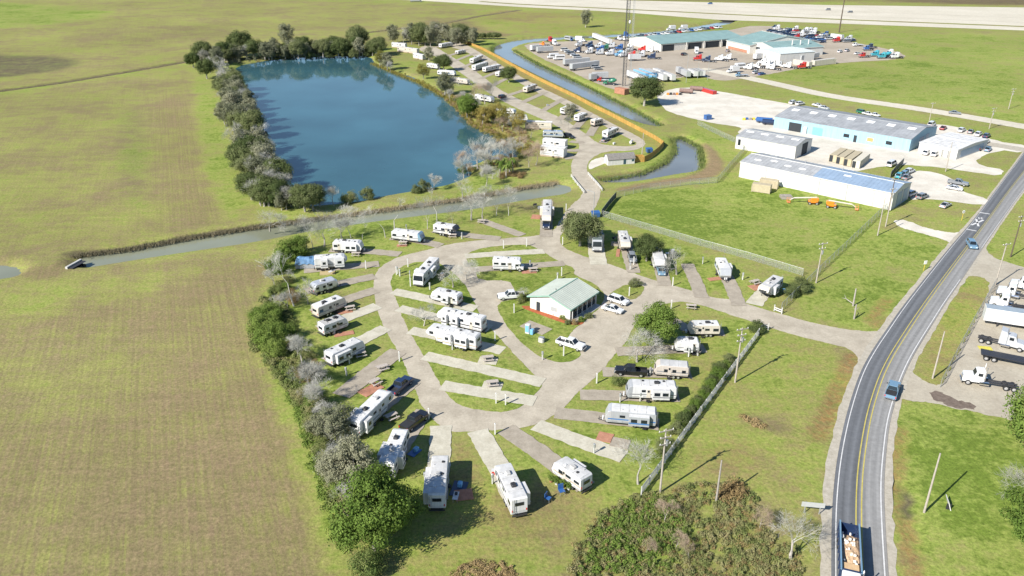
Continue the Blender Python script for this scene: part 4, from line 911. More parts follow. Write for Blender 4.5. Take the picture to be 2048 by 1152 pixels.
# the porch side (local -y is the side facing right/down after rotation): open dark porch behind posts
pw = [o for o in office.children if o.name.startswith('side_wall')]
for k in range(6):
    q = -ox+.4+(2*ox-.8)*k/5; MB().box(q-.07, q+.07, -oy-.42, -oy-.28, 0, oe-.1).build('porch_post', B_WHITE, office)
MB().box(-ox+.3, ox-.3, -oy-.03, -oy-.02+.005, .3, oe-.3).build('porch_shade_sheet', GLASS, office)  # dark glossy sheet stands in for the shade under the porch roof
MB().box(-ox, ox, -oy-1.6, -oy, .0, .14).build('porch_floor', CONC, office)
opening(office, 'window', 'x-', -1.0, 1.5, 1.0, 1.1, RF_GREY, ox, oy); opening(office, 'door', 'x-', 3.0, .95, 2.05, .1, DOORD, ox, oy)
MB().tube((-2, .6, 3.9), (-2, .6, 4.9), .07, n=8).build('vent_pipe', DARK, office)
for q in (-3, 0, 3): opening(office, 'window', 'y+', q, 1.0, 1.0, 1.1, GLASS, ox, oy)

# long white warehouse, blue-grey roof on the road half
wh, x, y, e = building('warehouse', 'long white warehouse with half grey half blue roof nearest the meadow', (1480,323), (1789,387), (1816,363), 5.2, 1.3, B_WHITE, RF_GREY, 'AB', .15, 1.2, roof2=RF_BLUE, split=.50, trim=B_WHITE)
opening(wh, 'roller_door', 'y-', -x*.37, 4.2, 4.0, .05, mat('door_outline', (.80,.79,.76), .6), x, y, .06)
for q in (.1, .45): opening(wh, 'downpipe', 'y-', x*q, .16, 4.7, .05, RF_GREY, x, y, .12)
for q in (-.62, .78): opening(wh, 'downpipe', 'y-', x*q, .12, 4.7, .05, RF_GREY, x, y, .1)
opening(wh, 'shutter', 'x+', -1.5, 4.0, 4.2, .05, RF_BLUE, x, y, .08); opening(wh, 'shutter', 'x+', 3.5, 3.6, 4.2, .05, RF_BLUE, x, y, .08); opening(wh, 'side_cladding', 'x+', 0, .3, 4.6, .05, RF_GREY, x, y, .12)
for k, (q, s) in enumerate(((-.82,-1),(-.62,-1),(-.4,-1),(-.55,1),(-.2,-1),(.36,-1),(-.75,1))):
    yy = s*y*(.35 if k % 2 else .55); hz = 5.2+1.3*(1-abs(yy)/(y+.15))+.09; dz = 1.3/(y+.15)*.5
    MB().add([(x*q-1.1, yy-.5, hz-dz if s < 0 else hz+dz), (x*q+1.1, yy-.5, hz-dz if s < 0 else hz+dz), (x*q+1.1, yy+.5, hz+dz if s < 0 else hz-dz), (x*q-1.1, yy+.5, hz+dz if s < 0 else hz-dz)], [(0, 1, 2, 3)]).build('skylight', SKYL, wh)
for k in range(2): MB().tube((x*(.2-.5*k), y*.5, 5.6), (x*(.2-.5*k), y*.5, 6.6), .16, n=8).build('roof_vent', STEEL, wh)
# middle white shed
w2, x, y, e = building('metal_shed_building', 'white shed building with grey roof and open dark end door beside gravel lot', (1472,272), (1593,293), (1621,276), 4.6, 1.2, B_WHITE, RF_GREY, 'AB', .12, 1.2, sky=4)
opening(w2, 'end_door', 'x+', 1.0, 5.0, 4.2, .05, DOORD, x, y, .05); opening(w2, 'end_door', 'x+', -y+1.3, 1.0, 2.2, .05, B_WHITE, x, y, .08); opening(w2, 'window', 'y-', -x+1.4, 1.0, 2.2, 1.4, GLASS, x, y)
# pale blue workshop
w3, x, y, e = building('workshop_building', 'long pale blue workshop with weathered grey roof and row of skylights', (1549,233), (1823,279), (1853,249), 4.6, 2.0, B_BLUE, RF_OLD, 'AB', .12, 1.3, sky=7)
opening(w3, 'open_bay', 'y-', -x*.66, 5.2, 3.4, .05, DOORD, x, y, .04); opening(w3, 'roller_door', 'y-', -x*.31, 4.0, 3.0, .05, mat('teal_door', (.16,.40,.45), .6), x, y)
for q, mm in ((.12, GLASS), (.72, GLASS), (.46, mat('orange_sign', (.75,.28,.10), .6))): opening(w3, 'window', 'y-', x*q, 2.2, 1.3, 1.3, mm, x, y)
opening(w3, 'door', 'y-', x*.25, 1.2, 2.6, .05, DOORD, x, y); opening(w3, 'tank_rack', 'y-', -x*.49, 1.2, 2.6, .1, B_WHITE, x, y, .8)
opening(w3, 'end_door', 'x+', -2, 4.5, 3.4, .05, RF_BLUE, x, y, .06); opening(w3, 'end_door', 'x+', 4, 3.5, 3.4, .05, RF_BLUE, x, y, .06)
# small white shop by the side road
w4, x, y, e = building('shop_building', 'low white shop building with white roof and garage doors near the side road', (1838,284), (1917,300), (1945,272), 3.6, .5, B_WHITE, ROOFW, 'AB', .2, 1.6)
for q in (.12, .42, .72): opening(w4, 'garage_door', 'y-', x*q, 2.4, 2.5, .05, CONC, x, y, .05)
opening(w4, 'door', 'y-', x*.27, 1.0, 2.2, .05, DOORD, x, y); opening(w4, 'shop_front', 'x+', 0, y*1.5, 2.4, .4, RF_BLUE, x, y, .05)
# truck dealership: three teal wings and a pale canopy
d1, x, y, e = building('dealership_wing', 'west wing of truck dealership, teal roof, open service bays and white gable end', (1322,88), (1490,75), (1468,59), 4.8, 2.8, B_CREAM, RF_TEAL, 'AB', .4, 2.5, trim=RF_TEAL)
for k in range(3): opening(d1, 'service_bay', 'y-', x*(-.2+.42*k), 11, 3.8, .1, DOORD, x, y, .06)
for k in range(4): MB().box(x*(-.42+.42*k)-.25, x*(-.42+.42*k)+.25, -y-.9, -y-.5, 0, 4.6).build('bay_column', B_CREAM, d1)
opening(d1, 'service_bay', 'y-', -x*.83, 9, 3.8, .1, DOORD, x, y, .06)
for k in range(8): MB().box(x*(-.85+.22*k)-1.5, x*(-.85+.22*k)+1.5, .8, 1.6, 7.2, 7.6).build('ridge_vent', DECOR['grey'], d1)
d2, x, y, e = building('dealership_wing', 'tall middle wing of truck dealership with large teal roof', (1452,80), (1500,91), (1556,66), 5.0, 4.6, B_CREAM, RF_TEAL, 'AB', .4, 2.5, trim=B_WHITE)
opening(d2, 'brick_front', 'y-', 0, 2*x*.8, 1.6, .1, M_BRICKP, x, y, .2)
for k in range(2): MB().box(-x*.4+6*k, -x*.4+6*k+3, 2, 4, 8.6, 10.0).build('roof_unit', DECOR['grey'], d2)
d3, x, y, e = building('dealership_wing', 'east wing of truck dealership with teal roof and white front wall', (1494,86), (1553,99), (1594,82), 5.0, 2.4, B_WHITE, RF_TEAL, 'BC', .3, 2.5, trim=B_WHITE)
opening(d3, 'service_bay', 'x-', y*.75, 4, 4.5, .1, DOORD, x, y, .06); opening(d3, 'window', 'x-', y*.25, 4.5, 1.6, 2.4, GLASS, x, y, .06)
for k in range(3): MB().tube((x*(-.1+.35*k), -y*.6, 5.4), (x*(-.1+.35*k), -y*.6, 8.8), .35, n=10).build('exhaust_stack', B_WHITE, d3)
cn = building('service_canopy', 'pale grey flat roofed service canopy at east end of truck dealership', (1561,108), (1631,103), (1630,90), 5.6, .5, B_WHITE, mat('pale_canopy_roof', (.52,.56,.55), .6), 'AB', .2, 2.5)[0]
# gambrel shed with shingle roof by the bridge
def gambrel():
    a, b = G(1213,308,3.6), G(1266,304,3.6); d = b-a; L = d.length; c = (a+b)/2; t = empty('gambrel_shed', (c.x, c.y, 0), math.atan2(d.y, d.x)); tag(t, 'white gambrel shed with grey shingle roof beside the bridge lane', 'shed')
    x = L/2; y = 1.9
    for s in (-1, 1): MB().box(-x, x, min(s*y, s*(y-.12)), max(s*y, s*(y-.12)), 0, 2.0).build('side_wall', B_WHITE, t)
    for s in (-1, 1):
        p = [(-y+.12, 0), (y-.12, 0), (y-.12, 2.0), (1.25, 3.1), (0, 3.6), (-1.25, 3.1), (-y+.12, 2.0)]
        MB().add([(s*(x-.02), q[0], q[1]) for q in p]+[(s*(x-.14), q[0], q[1]) for q in p], [tuple(range(7)), tuple(range(13, 6, -1))]+[(i, (i+1) % 7, 7+(i+1) % 7, 7+i) for i in range(7)]).build('gable_wall', B_WHITE, t)
    for s in (-1, 1):
        for (y0, z0, y1, z1) in ((y+.2, 1.95, 1.27, 3.13), (1.27, 3.13, 0, 3.68)):
            MB().add([(-x-.2, s*y0, z0), (x+.2, s*y0, z0), (x+.2, s*y1, z1), (-x-.2, s*y1, z1), (-x-.2, s*y0, z0-.08), (x+.2, s*y0, z0-.08), (x+.2, s*y1, z1-.08), (-x-.2, s*y1, z1-.08)], [(0, 1, 2, 3), (7, 6, 5, 4), (0, 4, 5, 1), (1, 5, 6, 2), (2, 6, 7, 3), (3, 7, 4, 0)]).build('roof_slope', SHING, t)
    MB().box(x*.15, x*.15+.95, -y-.04, -y-.005, .1, 1.95).build('door', GLASSB, t); MB().box(x*.78, x*.95, -y-.04, -y-.005, .9, 1.6).build('window', GLASSB, t); MB().box(-x-.05, -x-.015, -.6, .6, .1, 2.2).build('door', CREAM, t)
gambrel()
# timber pen next to the shed
def pen():
    c = G(1277,322); t = empty('timber_screen', c, R(8)); tag(t, 'orange timber screen enclosure beside the gambrel shed', 'fence')
    for (x0, x1, y0, y1) in ((-1.8,1.8,-1.4,-1.32),(-1.8,1.8,1.32,1.4),(-1.8,-1.72,-1.32,1.32),(1.72,1.8,-1.32,1.32)):
        n = 12
        for k in range(n):
            if x1-x0 > 1: MB().box(x0+(x1-x0)*k/n+.01, x0+(x1-x0)*(k+1)/n-.01, y0, y1, 0, 1.9+.02*(k % 3)).build('plank', WOOD, t)
            else: MB().box(x0, x1, y0+(y1-y0)*k/n+.01, y0+(y1-y0)*(k+1)/n-.01, 0, 1.9+.02*(k % 3)).build('plank', WOOD, t)
pen()
# shipping containers and tan sheds
def container(label, a, b, h=2.6, m=None, w=2.44, open_end=True, name='shipping_container', group=None):
    p, q = G(*a, h), G(*b, h); d = q-p; L = d.length; c = (p+q)/2; t = empty(name, (c.x, c.y, 0), math.atan2(d.y, d.x)); tag(t, label, 'container', group); x = L/2; y = w/2
    MB().box(-x, x, -y, y, .12, h-.05).build('body', m, t); MB().box(-x+.06, x-.06, -y+.06, y-.06, h-.06, h).build('roof', m, t)
    rb = MB(); n = int(L/.4)
    for k in range(n):
        q_ = -x+.1+(L-.2)*k/n
        for s in (-1, 1): rb.box(q_, q_+.16, min(s*y, s*(y+.035)), max(s*y, s*(y+.035)), .25, h-.2)
    rb.build('corrugation', m, t)
    for s in (-1, 1): MB().box(-x-.05, -x-.005, min(s*.02, s*(y-.05)), max(s*.02, s*(y-.05)), .2, h-.15).build('container_door', DOORD if (open_end and s > 0) else m, t)
    for xx in (-x+.09, x-.09):
        for s in (-1, 1): MB().box(xx-.09, xx+.09, s*y-.09, s*y+.09, 0, h+.01).build('corner_post', m, t)
for k, (a, b, l) in enumerate((((1667,310),(1688,296),'leftmost of the four sand coloured containers between the buildings'), ((1681,314),(1703,299),'second from left of the four sand coloured containers'), ((1696,318),(1718,302),'third from left of the four sand coloured containers'), ((1713,322),(1733,306),'rightmost sand coloured container with a pale roof'))):
    container(l, a, b, m=SAND_C if k < 3 else mat('pale_sand_paint', (.56,.52,.42), .6), group='sand containers between the buildings')
container('sand coloured container on the meadow in front of white warehouse, nearer one', (1506,365), (1543,370), m=SAND_C, open_end=False); container('sand coloured container on the meadow touching the white warehouse', (1521,356), (1558,361), m=SAND_C, open_end=False)
container('brown timber equipment hut at the foot of the radio tower', (1234,174), (1254,178), 2.8, m=M_BRICKP, w=3.2, open_end=False, name='equipment_hut')
container('long cream container in the truck yard beside red tractor', (1627,121), (1670,116), 3.2, m=CREAM, open_end=False, name='storage_container'); container('cream container next to the long one in truck yard', (1590,118), (1622,124), 3.0, m=CREAM, open_end=False, name='storage_container')
container('blue waste skip standing on the white gravel lot', (1411,230), (1421,229), 2.0, m=PAINT['blue'], open_end=False, name='waste_skip', w=2.0)
container('orange open-top bin by the lane above gravel lot', (1398,173), (1430,182), 1.7, m=PAINT['red'], open_end=False, name='waste_bin', w=2.2)

# ------------------------------------------------------------------ poles, tower, signs
POLE = mat('weathered_pole_wood', (.36, .32, .27), .9, .25, 2); DPOLE = mat('dark_creosote_pole', (.10, .075, .055), .85, .25, 2)
def pole(label, base, h=11, arms=1, m=None, yaw=20, lean=0, lamp=False, name='utility_pole', r=.17):
    c = G(*base); t = empty(name, c, R(yaw)); t.rotation_euler.x = R(lean); tag(t, label, 'pole'); m = m or POLE
    MB().tube((0, 0, 0), (0, 0, h), r, r*.62, n=10).build('shaft', m, t)
    for k in range(arms):
        z = h-.35-k*1.15; w = 1.2 if k == 0 else .9
        a = MB().box(-w, w, -.16, -.04, z, z+.14).build('cross_arm', WOODG, t)
        for q in (-w+.1, 0 if k else -w*.3, w-.1): MB().tube((q, -.1, z+.14), (q, -.1, z+.34), .06, .04, n=6).build('insulator', LENS, a)
    if arms > 1: MB().tube((.32, 0, h-2.9), (.32, 0, h-2.0), .22, n=10).build('transformer', STEEL, t)
    if lamp:
        MB().tube((0, 0, h-.1), (1.6, 0, h+.35), .05, n=6).build('lamp_arm', STEEL, t); MB().cbox(1.85, 0, h+.36, .7, .28, .16, .05).build('lamp_head', STEEL, t)
for a in (('tall wooden utility pole with three cross arms rising beside the white fence middle',(1470,765),11.3,3),('tall wooden utility pole with cross arms beside the thicket',(1320,985),11.3,3),('wooden utility pole on the meadow edge by the hedge',(1632,566),10.1,2),
          ('pale utility pole standing in meadow near the white warehouse corner',(1755,471),10.5,0),('utility pole pair member nearest white warehouse blue end',(1771,453),11,2),('utility pole on the verge between shop and parking',(1891,343),10,0),
          ('thin utility pole behind the pale blue workshop',(1858,244),8,1),('utility pole by the gravel lane with wide cross arms',(1978,258),8.5,2),('utility pole at far right edge beyond the gravel lane',(2017,218),9,2),
          ('bare pale pole leaning over the right-hand grass verge',(1848,1025),10.3,0),('pale pole standing by the truck lot fence end',(1865,757),9.8,0),('utility pole at the truck lot gate',(1990,571),10.5,1),('wooden pole near the gambrel shed',(1284,310),8,0)):
    pole(a[0], a[1], a[2], a[3])
pole('dark utility pole with transformer at right edge of frame', (2021,514), 11, 2, DPOLE); pole('dark pole against the blue end of white warehouse', (1776,424), 10, 1, DPOLE)
pole('grey stub pole in the thicket', (1432,1005), 7.5, 0, WOODG)
for a in (('leftmost light pole along the truck yard fence',(1372,166),14),('middle light pole along the truck yard fence',(1395,157),9),('rightmost light pole along the truck yard fence',(1415,160),10),('street light beside the oak and dark motorhome',(1186,450),9.5)):
    pole(a[0], a[1], a[2], 0, STEEL, 160, lamp=True, name='light_pole', r=.12)
pole('tall dark sign pole behind the truck yard by the highway', (1678,65), 26, 0, DPOLE, name='sign_pole', r=.5)
def tower():
    c = G(1247,172); t = empty('radio_tower', c, R(10)); tag(t, 'tall dark lattice radio tower rising past the frame top', 'tower'); r = 1.0; h = 92; m = mat('tower_steel', (.10,.10,.105), .5, .2, 1, metal=.4)
    P = [(r*math.cos(R(90+120*k)), r*math.sin(R(90+120*k))) for k in range(3)]
    for x, y in P: MB().tube((x, y, 0), (x, y, h), .12, n=6).build('leg', m, t)
    br = MB(); n = 58
    for k in range(n):
        z0, z1 = h*k/n, h*(k+1)/n
        for i in range(3):
            a, b = P[i], P[(i+1) % 3]; br.tube((*a, z0), (*b, z1), .05, n=4, cap=False).tube((*a, z1), (*b, z1), .045, n=4, cap=False)
    br.build('lattice_bracing', m, t)
    for k, z in enumerate((20, 31, 44)): MB().tube((.9, -.9, z), (1.4, -1.3, z), .9, .8, n=14).build('dish_antenna', WHITE, t)
tower()
c = G(1259,168); t = empty('antenna_mast', c, 0); tag(t, 'shorter grey lattice mast beside the radio tower', 'tower')
br = MB()
for k in range(34):
    for i in range(3):
        a = (.5*math.cos(R(90+120*i)), .5*math.sin(R(90+120*i))); b = (.5*math.cos(R(210+120*i)), .5*math.sin(R(210+120*i))); br.tube((*a, k*1.2), (*b, k*1.2+1.2), .04, n=4, cap=False).tube((*a, k*1.2), (*a, k*1.2+1.2), .06, n=4, cap=False)
br.build('mast_lattice', STEEL, t); MB().cbox(0, 0, 41.2, 1.2, 1.2, .8, .1).build('antenna_head', WHITE, t)
def sign(label, base, h, panel, m, yaw=0, posts=1, name='road_sign', rnd=False, zc=None, pm=None):
    c = G(*base); t = empty(name, c, R(yaw)); tag(t, label, 'sign'); w, ph = panel; pm = pm or STEEL
    for k in range(posts): x = 0 if posts == 1 else (-w*.32 if k == 0 else w*.32); MB().tube((x, 0, 0), (x, 0, h), .05 if posts == 1 else .08, n=6).build('post', pm, t)
    if rnd: MB().tube((0, -.06, h), (0, -.02, h), w/2, n=20).build('panel', m, t)
    else: MB().box(-w/2, w/2, -.09, -.03, h-ph, h).build('panel', m, t)
    return t
s = sign('round white railway warning sign on yellow post beside the county road', (1923,441), 2.6, (.95,.95), mat('sign_white', (.82,.80,.74), .5), 20, rnd=True, pm=PAINT['yellow'])
for a in (45, -45): 
    m = MB().box(-.36, .36, -.068, -.064, -.05, .05); o = m.build('cross_mark', DECOR['black'], s, (0, 0, 2.6)); o.rotation_euler = (0, R(a), 0)
sign('white square road sign on yellow post on the county road verge', (1847,541), 2.6, (.9,.9), mat('sign_white', (.82,.80,.74), .5), 20, pm=PAINT['yellow'])
sign('wide two-post sign board on the verge left of the dump truck', (1623,1027), 2.0, (3.2,.8), mat('sign_grey', (.40,.41,.40), .5), -8, 2, 'sign_board')
# white leaning marker plates
t = empty('marker_plate', G(1899,1012), R(75)); tag(t, 'white plate marker standing on the right-hand lawn', 'sign'); MB().add([(-1.1,0,0),(1.1,0,0),(.9,.5,1.3),(-.9,.5,1.3),(-1.1,.12,0),(1.1,.12,0),(.9,.6,1.3),(-.9,.6,1.3)], [(0,1,2,3),(7,6,5,4),(0,4,5,1),(1,5,6,2),(2,6,7,3),(3,7,4,0)]).build('plate', B_WHITE, t); MB().box(-.9,-.8,.1,.7,0,1.0).build('brace', DARK, t)

# ------------------------------------------------------------------ fences
def mesh_mat(name, c, dens):
    m = bpy.data.materials.new(name); m.use_nodes = True; nt = m.node_tree; N = nt.nodes; L = nt.links; p = _out(nt); p.inputs['Base Color'].default_value = (*c, 1); p.inputs['Roughness'].default_value = .5
    geo = N.new('ShaderNodeNewGeometry'); outs = []
    for ang in (45, -45):                              # diamond wire net
        mp = N.new('ShaderNodeMapping'); mp.inputs['Rotation'].default_value = (0, R(ang), R(17)); L.new(geo.outputs['Position'], mp.inputs[0])
        w = N.new('ShaderNodeTexWave'); w.inputs['Scale'].default_value = 15; w.wave_profile = 'TRI'; L.new(mp.outputs[0], w.inputs['Vector'])
        g = N.new('ShaderNodeMath'); g.operation = 'GREATER_THAN'; g.inputs[1].default_value = 1-dens; L.new(w.outputs['Fac'], g.inputs[0]); outs.append(g.outputs[0])
    mx = N.new('ShaderNodeMath'); mx.operation = 'MAXIMUM'; L.new(outs[0], mx.inputs[0]); L.new(outs[1], mx.inputs[1]); L.new(mx.outputs[0], p.inputs['Alpha'])
    return m
NET = mesh_mat('chain_link_net', (.36, .38, .34), .10); NETD = mesh_mat('screen_fabric', (.03, .05, .08), .62)
def fence(label, px, kind='chain', h=1.9, step=3.0, name=None, jit=0, skipz=None):
    pts = resample(GL(px), step, False); t = empty(name or {'chain':'chain_link_fence','cedar':'cedar_fence','white':'white_fence','screen':'screened_fence','rail':'guard_rail'}[kind], pts[0], 0); tag(t, label, 'fence'); o0 = pts[0]
    pm = {'chain': STEEL, 'screen': STEEL, 'cedar': WOOD, 'white': B_WHITE, 'rail': B_WHITE}[kind]; pw = {'cedar': .06, 'white': .07, 'rail': .08}.get(kind, .035)
    key = ('fp', kind, h)
    if key not in _cc: _cc[key] = MB().box(-pw, pw, -pw, pw, 0, h+.04).mesh('post')
    for i, p in enumerate(pts):
        part('post', _cc[key], pm, t, p-o0)
        if i == len(pts)-1: break
        q = pts[i+1]; d = q-p; L = d.length; yaw = math.atan2(d.y, d.x)
        if kind in ('chain', 'screen'):
            MB().box(0, L, .045, .05, .06, h-.04).build('net_panel', NET if kind == 'chain' else NETD, t, p-o0, yaw)
            MB().tube((0, 0, h-.02), (L, 0, h-.02), .03, n=5).build('top_rail', STEEL, t, p-o0, yaw)
        elif kind == 'cedar':
            b = MB(); n = max(3, int(L/.2))
            for k in range(n): b.box(L*k/n+.006, L*(k+1)/n-.006, .07 if k % 2 else .08, .10, .05, h+.03*((k*7) % 3)-.03)
            b.build('fence_panel', WOOD, t, p-o0, yaw)
        elif kind == 'white':
            key2 = ('wf', round(L, 1))
            for k in range(10): MB().box(L*k/10+.02, L*(k+1)/10-.10, .03, .05, .1, h-.05).build('picket', B_WHITE, t, p-o0, yaw)
            for z in (.35, h-.35): MB().box(.0, L, -.03, .028, z, z+.1).build('rail', B_WHITE, t, p-o0, yaw)
        elif kind == 'rail':
            for z in (.35, .8): MB().box(0, L, -.05, .05, z, z+.2).build('rail', B_WHITE, t, p-o0, yaw)
    return t
fence('white slat fence running along the hedge from entrance to the thicket', [(1282,992),(1330,926),(1400,830),(1470,735),(1524,662)], 'white', 1.7, 2.4)
fence('white three-rail entrance gate wing on the south side', [(1522,655),(1536,660)], 'rail', 1.5, 1.6, 'entrance_rail'); fence('white three-rail entrance gate wing on the north side', [(1548,622),(1563,628)], 'rail', 1.5, 1.6, 'entrance_rail')
fence('chain link fence from the entrance up to the white warehouse', [(1562,622),(1640,545),(1700,488),(1762,428),(1790,402)], 'chain', 2.0, 3)
fence('faint chain link fence along the south side of the meadow', [(1205,434),(1300,462),(1400,492),(1500,520),(1605,552)], 'chain', 1.9, 3)
fence('dark screened fence by the blue bin and bridge lane', [(1203,432),(1218,412),(1232,396)], 'screen', 2.0, 2.6)
fence('chain link fence between the kidney pond bank and the meadow', [(1232,396),(1300,380),(1380,370),(1435,366)], 'chain', 2.0, 3); fence('chain link fence from meadow corner past the white buildings', [(1435,366),(1460,335),(1487,305),(1484,292),(1440,272),(1395,250)], 'chain', 2.0, 3)
fence('chain link fence along the truck lot', [(1880,775),(1904,728),(1945,650),(1992,568)], 'chain', 2.0, 3)
fence('long orange cedar privacy fence between the campsites and the canal', [(930,86),(962,99),(1000,119),(1037,140),(1075,160),(1112,178),(1150,196),(1185,215),(1220,232),(1252,249),(1285,266),(1312,281),(1327,292)], 'cedar', 1.7, 2.4)
fence('shaded end run of the cedar fence behind the gambrel shed', [(1327,292),(1318,303),(1302,316),(1288,324)], 'cedar', 2.0, 2.4)
fence('white guard rail on the left side of the bridge lane', [(1142,354),(1150,365),(1160,377),(1168,387)], 'rail', 1.0, 2.2); fence('white guard rail on the right side of the bridge lane', [(1176,350),(1187,362),(1196,372),(1204,382)], 'rail', 1.0, 2.2)
fence('green screened fence between the shop yard and parked cars', [(1780,356),(1792,342),(1806,328)], 'screen', 2.2, 2.6)
# ------------------------------------------------------------------ campers on the loop
rv('white travel trailer with step and slide at the top left of the loop', (667,481), (725,483), 'trailer', 3.3, slides=((-1,1.1,3.0),), acs=1, vents=4, stripe=None)
rv('white trailer with blue shaded front beside the canal bank', (786,459), (846,466), 'trailer', 3.2, acs=1, vents=1, stripe='grey', cap=PAINT['steel'])
rv('white fifth wheel with dark windows farthest right along the canal bank', (870,446), (917,453), 'fifth', 3.3, acs=1, vents=1, stripe='black', cap=DECOR['black'])
rv('long white camper with two slide-outs and blue tarp stacked behind it', (628,514), (694,509), 'fifth', 3.6, slides=((-1,-1.6,1.7),(-1,2.0,2.2)), acs=2, vents=1, stripe='grey')
rv('polished silver rounded travel trailer on the west row', (622,568), (671,554), 'stream', 2.9, ALU, ALU, acs=1, vents=1, stripe=None)
rv('cream trailer with shaded blue grey side beside tree shadow on west row', (628,613), (686,590), 'trailer', 3.3, CREAM, acs=2, vents=2, stripe='grey', doorside=-1)
rv('short white trailer with dark rear window on the west row', (640,648), (690,630), 'trailer', 3.2, WHITE, ROOFG, acs=2, vents=2, stripe='grey')
rv('white trailer with full-length slide and picnic table on the west row', (655,706), (722,675), 'trailer', 3.4, slides=((-1,-1.6,3.4),), acs=1, vents=3, stripe='grey')
rv('large white fifth wheel coupled to a blue pickup at lower left', (706,842), (775,776), 'fifth', 3.8, slides=((-1,-3.6,1.8),(1,-2.5,2)), acs=2, vents=2, stripe='grey')
rv('white fifth wheel with open slide and dark decals behind the black pickup', (772,926), (804,852), 'fifth', 3.8, slides=((1,-1.0,3.5),(-1,-2.0,1.6)), acs=2, vents=3, stripe='black')
rv('plain white trailer with wide slide parked straight at the bottom of the loop', (873,990), (881,905), 'trailer', 3.6, slides=((1,-1.2,6.0),), acs=1, vents=3, stripe=None)
rv('white fifth wheel with blue awning side at the bottom of loop', (1039,998), (1003,922), 'fifth', 3.7, slides=((-1,-2.0,2.6),), acs=2, vents=1, stripe='grey', awn=1)
rv('small white camper with slide and garden things beside it at bottom right', (1174,954), (1115,914), 'trailer', 3.3, slides=((-1,.2,2.6),), acs=1, vents=2, stripe='tan', doorside=1)
rv('grey and silver trailer with white windows on the east row', (1314,822), (1211,813), 'trailer', 3.4, GREYS, ROOFW, cap=SILVER, slides=((1,-1.4,3.4),), acs=0, vents=1, stripe='blue', doorside=1)
rv('long white trailer with big slide and dark front cap on the east row', (1353,768), (1253,765), 'trailer', 3.5, slides=((1,-1.6,3.0),), acs=1, vents=2, stripe='grey', nose_glass=True, doorside=1, cap=GREYS)
rv('cream trailer with dark window band hitched to the black pickup', (1378,729), (1309,724), 'trailer', 3.1, BEIGE, acs=0, vents=0, stripe='grey', nose_glass=True, doorside=1)
rv('small white trailer with dark roof unit beside the leafy tree', (1398,680), (1350,678), 'trailer', 3.1, slides=((1,-.2,1.7),), acs=1, vents=2, stripe='grey', doorside=1)
rv('cream trailer on the northmost pad of the east row', (1439,646), (1377,646), 'trailer', 3.1, CREAM, acs=1, vents=2, stripe=None, doorside=1)
rv('white camper by brick patio nearest the entrance gate', (1557,552), (1526,576), 'fifth', 3.4, slides=((1,.6,2.0),), acs=2, vents=1, stripe='grey', nose_glass=True, cap=CREAM)
rv('white trailer with grey front standing alone near entrance meadow', (1441,515), (1453,540), 'trailer', 3.3, WHITE, acs=1, vents=1, stripe='blue', slides=((1,0,2.2),), cap=SILVER)
rv('white fifth wheel half shaded by a tree behind grey sedan', (1310,488), (1321,524), 'fifth', 3.5, slides=((1,1.0,2.0),), acs=1, vents=1, stripe='grey')
rv('cream fifth wheel behind the silver jeep on the north row', (1245,461), (1252,488), 'fifth', 3.4, CREAM, slides=((1,0,2.2),), acs=2, vents=1, stripe='grey')
rv('dark green motorhome with big windshield beside the round oak', (1190,444), (1195,482), 'classA', 3.6, SILVER, ROOFD, slides=((1,1,1.4),(-1,1.4,1.4)), acs=1, vents=1, stripe='teal')
rv('tall cream fifth wheel behind the navy pickup at the loop top', (1095,399), (1093,434), 'fifth', 3.7, CREAM, slides=((-1,-1.5,1.8),(1,-1.2,1.8)), acs=2, vents=1, stripe='tan')
rv('white motorhome standing diagonally at the top of the middle island', (869,514), (835,550), 'classA', 3.5, WHITE, slides=((1,0,2.4),(-1,2,1.6)), acs=2, vents=1, stripe='grey')
rv('uppermost of three parallel white trailers on the middle island', (920,589), (866,577), 'trailer', 3.2, WHITE, slides=((1,-.6,1.8),), acs=1, vents=3, stripe='grey', doorside=1)
rv('middle of three parallel white trailers, longest with two slides', (968,636), (877,616), 'fifth', 3.7, slides=((1,.6,1.6),(1,3,1.2)), acs=2, vents=3, stripe='black', doorside=1)
rv('lowest of three parallel white trailers with rounded tan decals', (957,671), (856,649), 'fifth', 3.7, slides=((1,.4,1.8),(1,-2.6,2.6)), acs=1, vents=4, stripe='tan', doorside=1)
rv('white motorhome with over-cab bunk on the grass strip north of office', (986,516), (1048,518), 'classC', 3.2, acs=1, vents=3, stripe='grey')
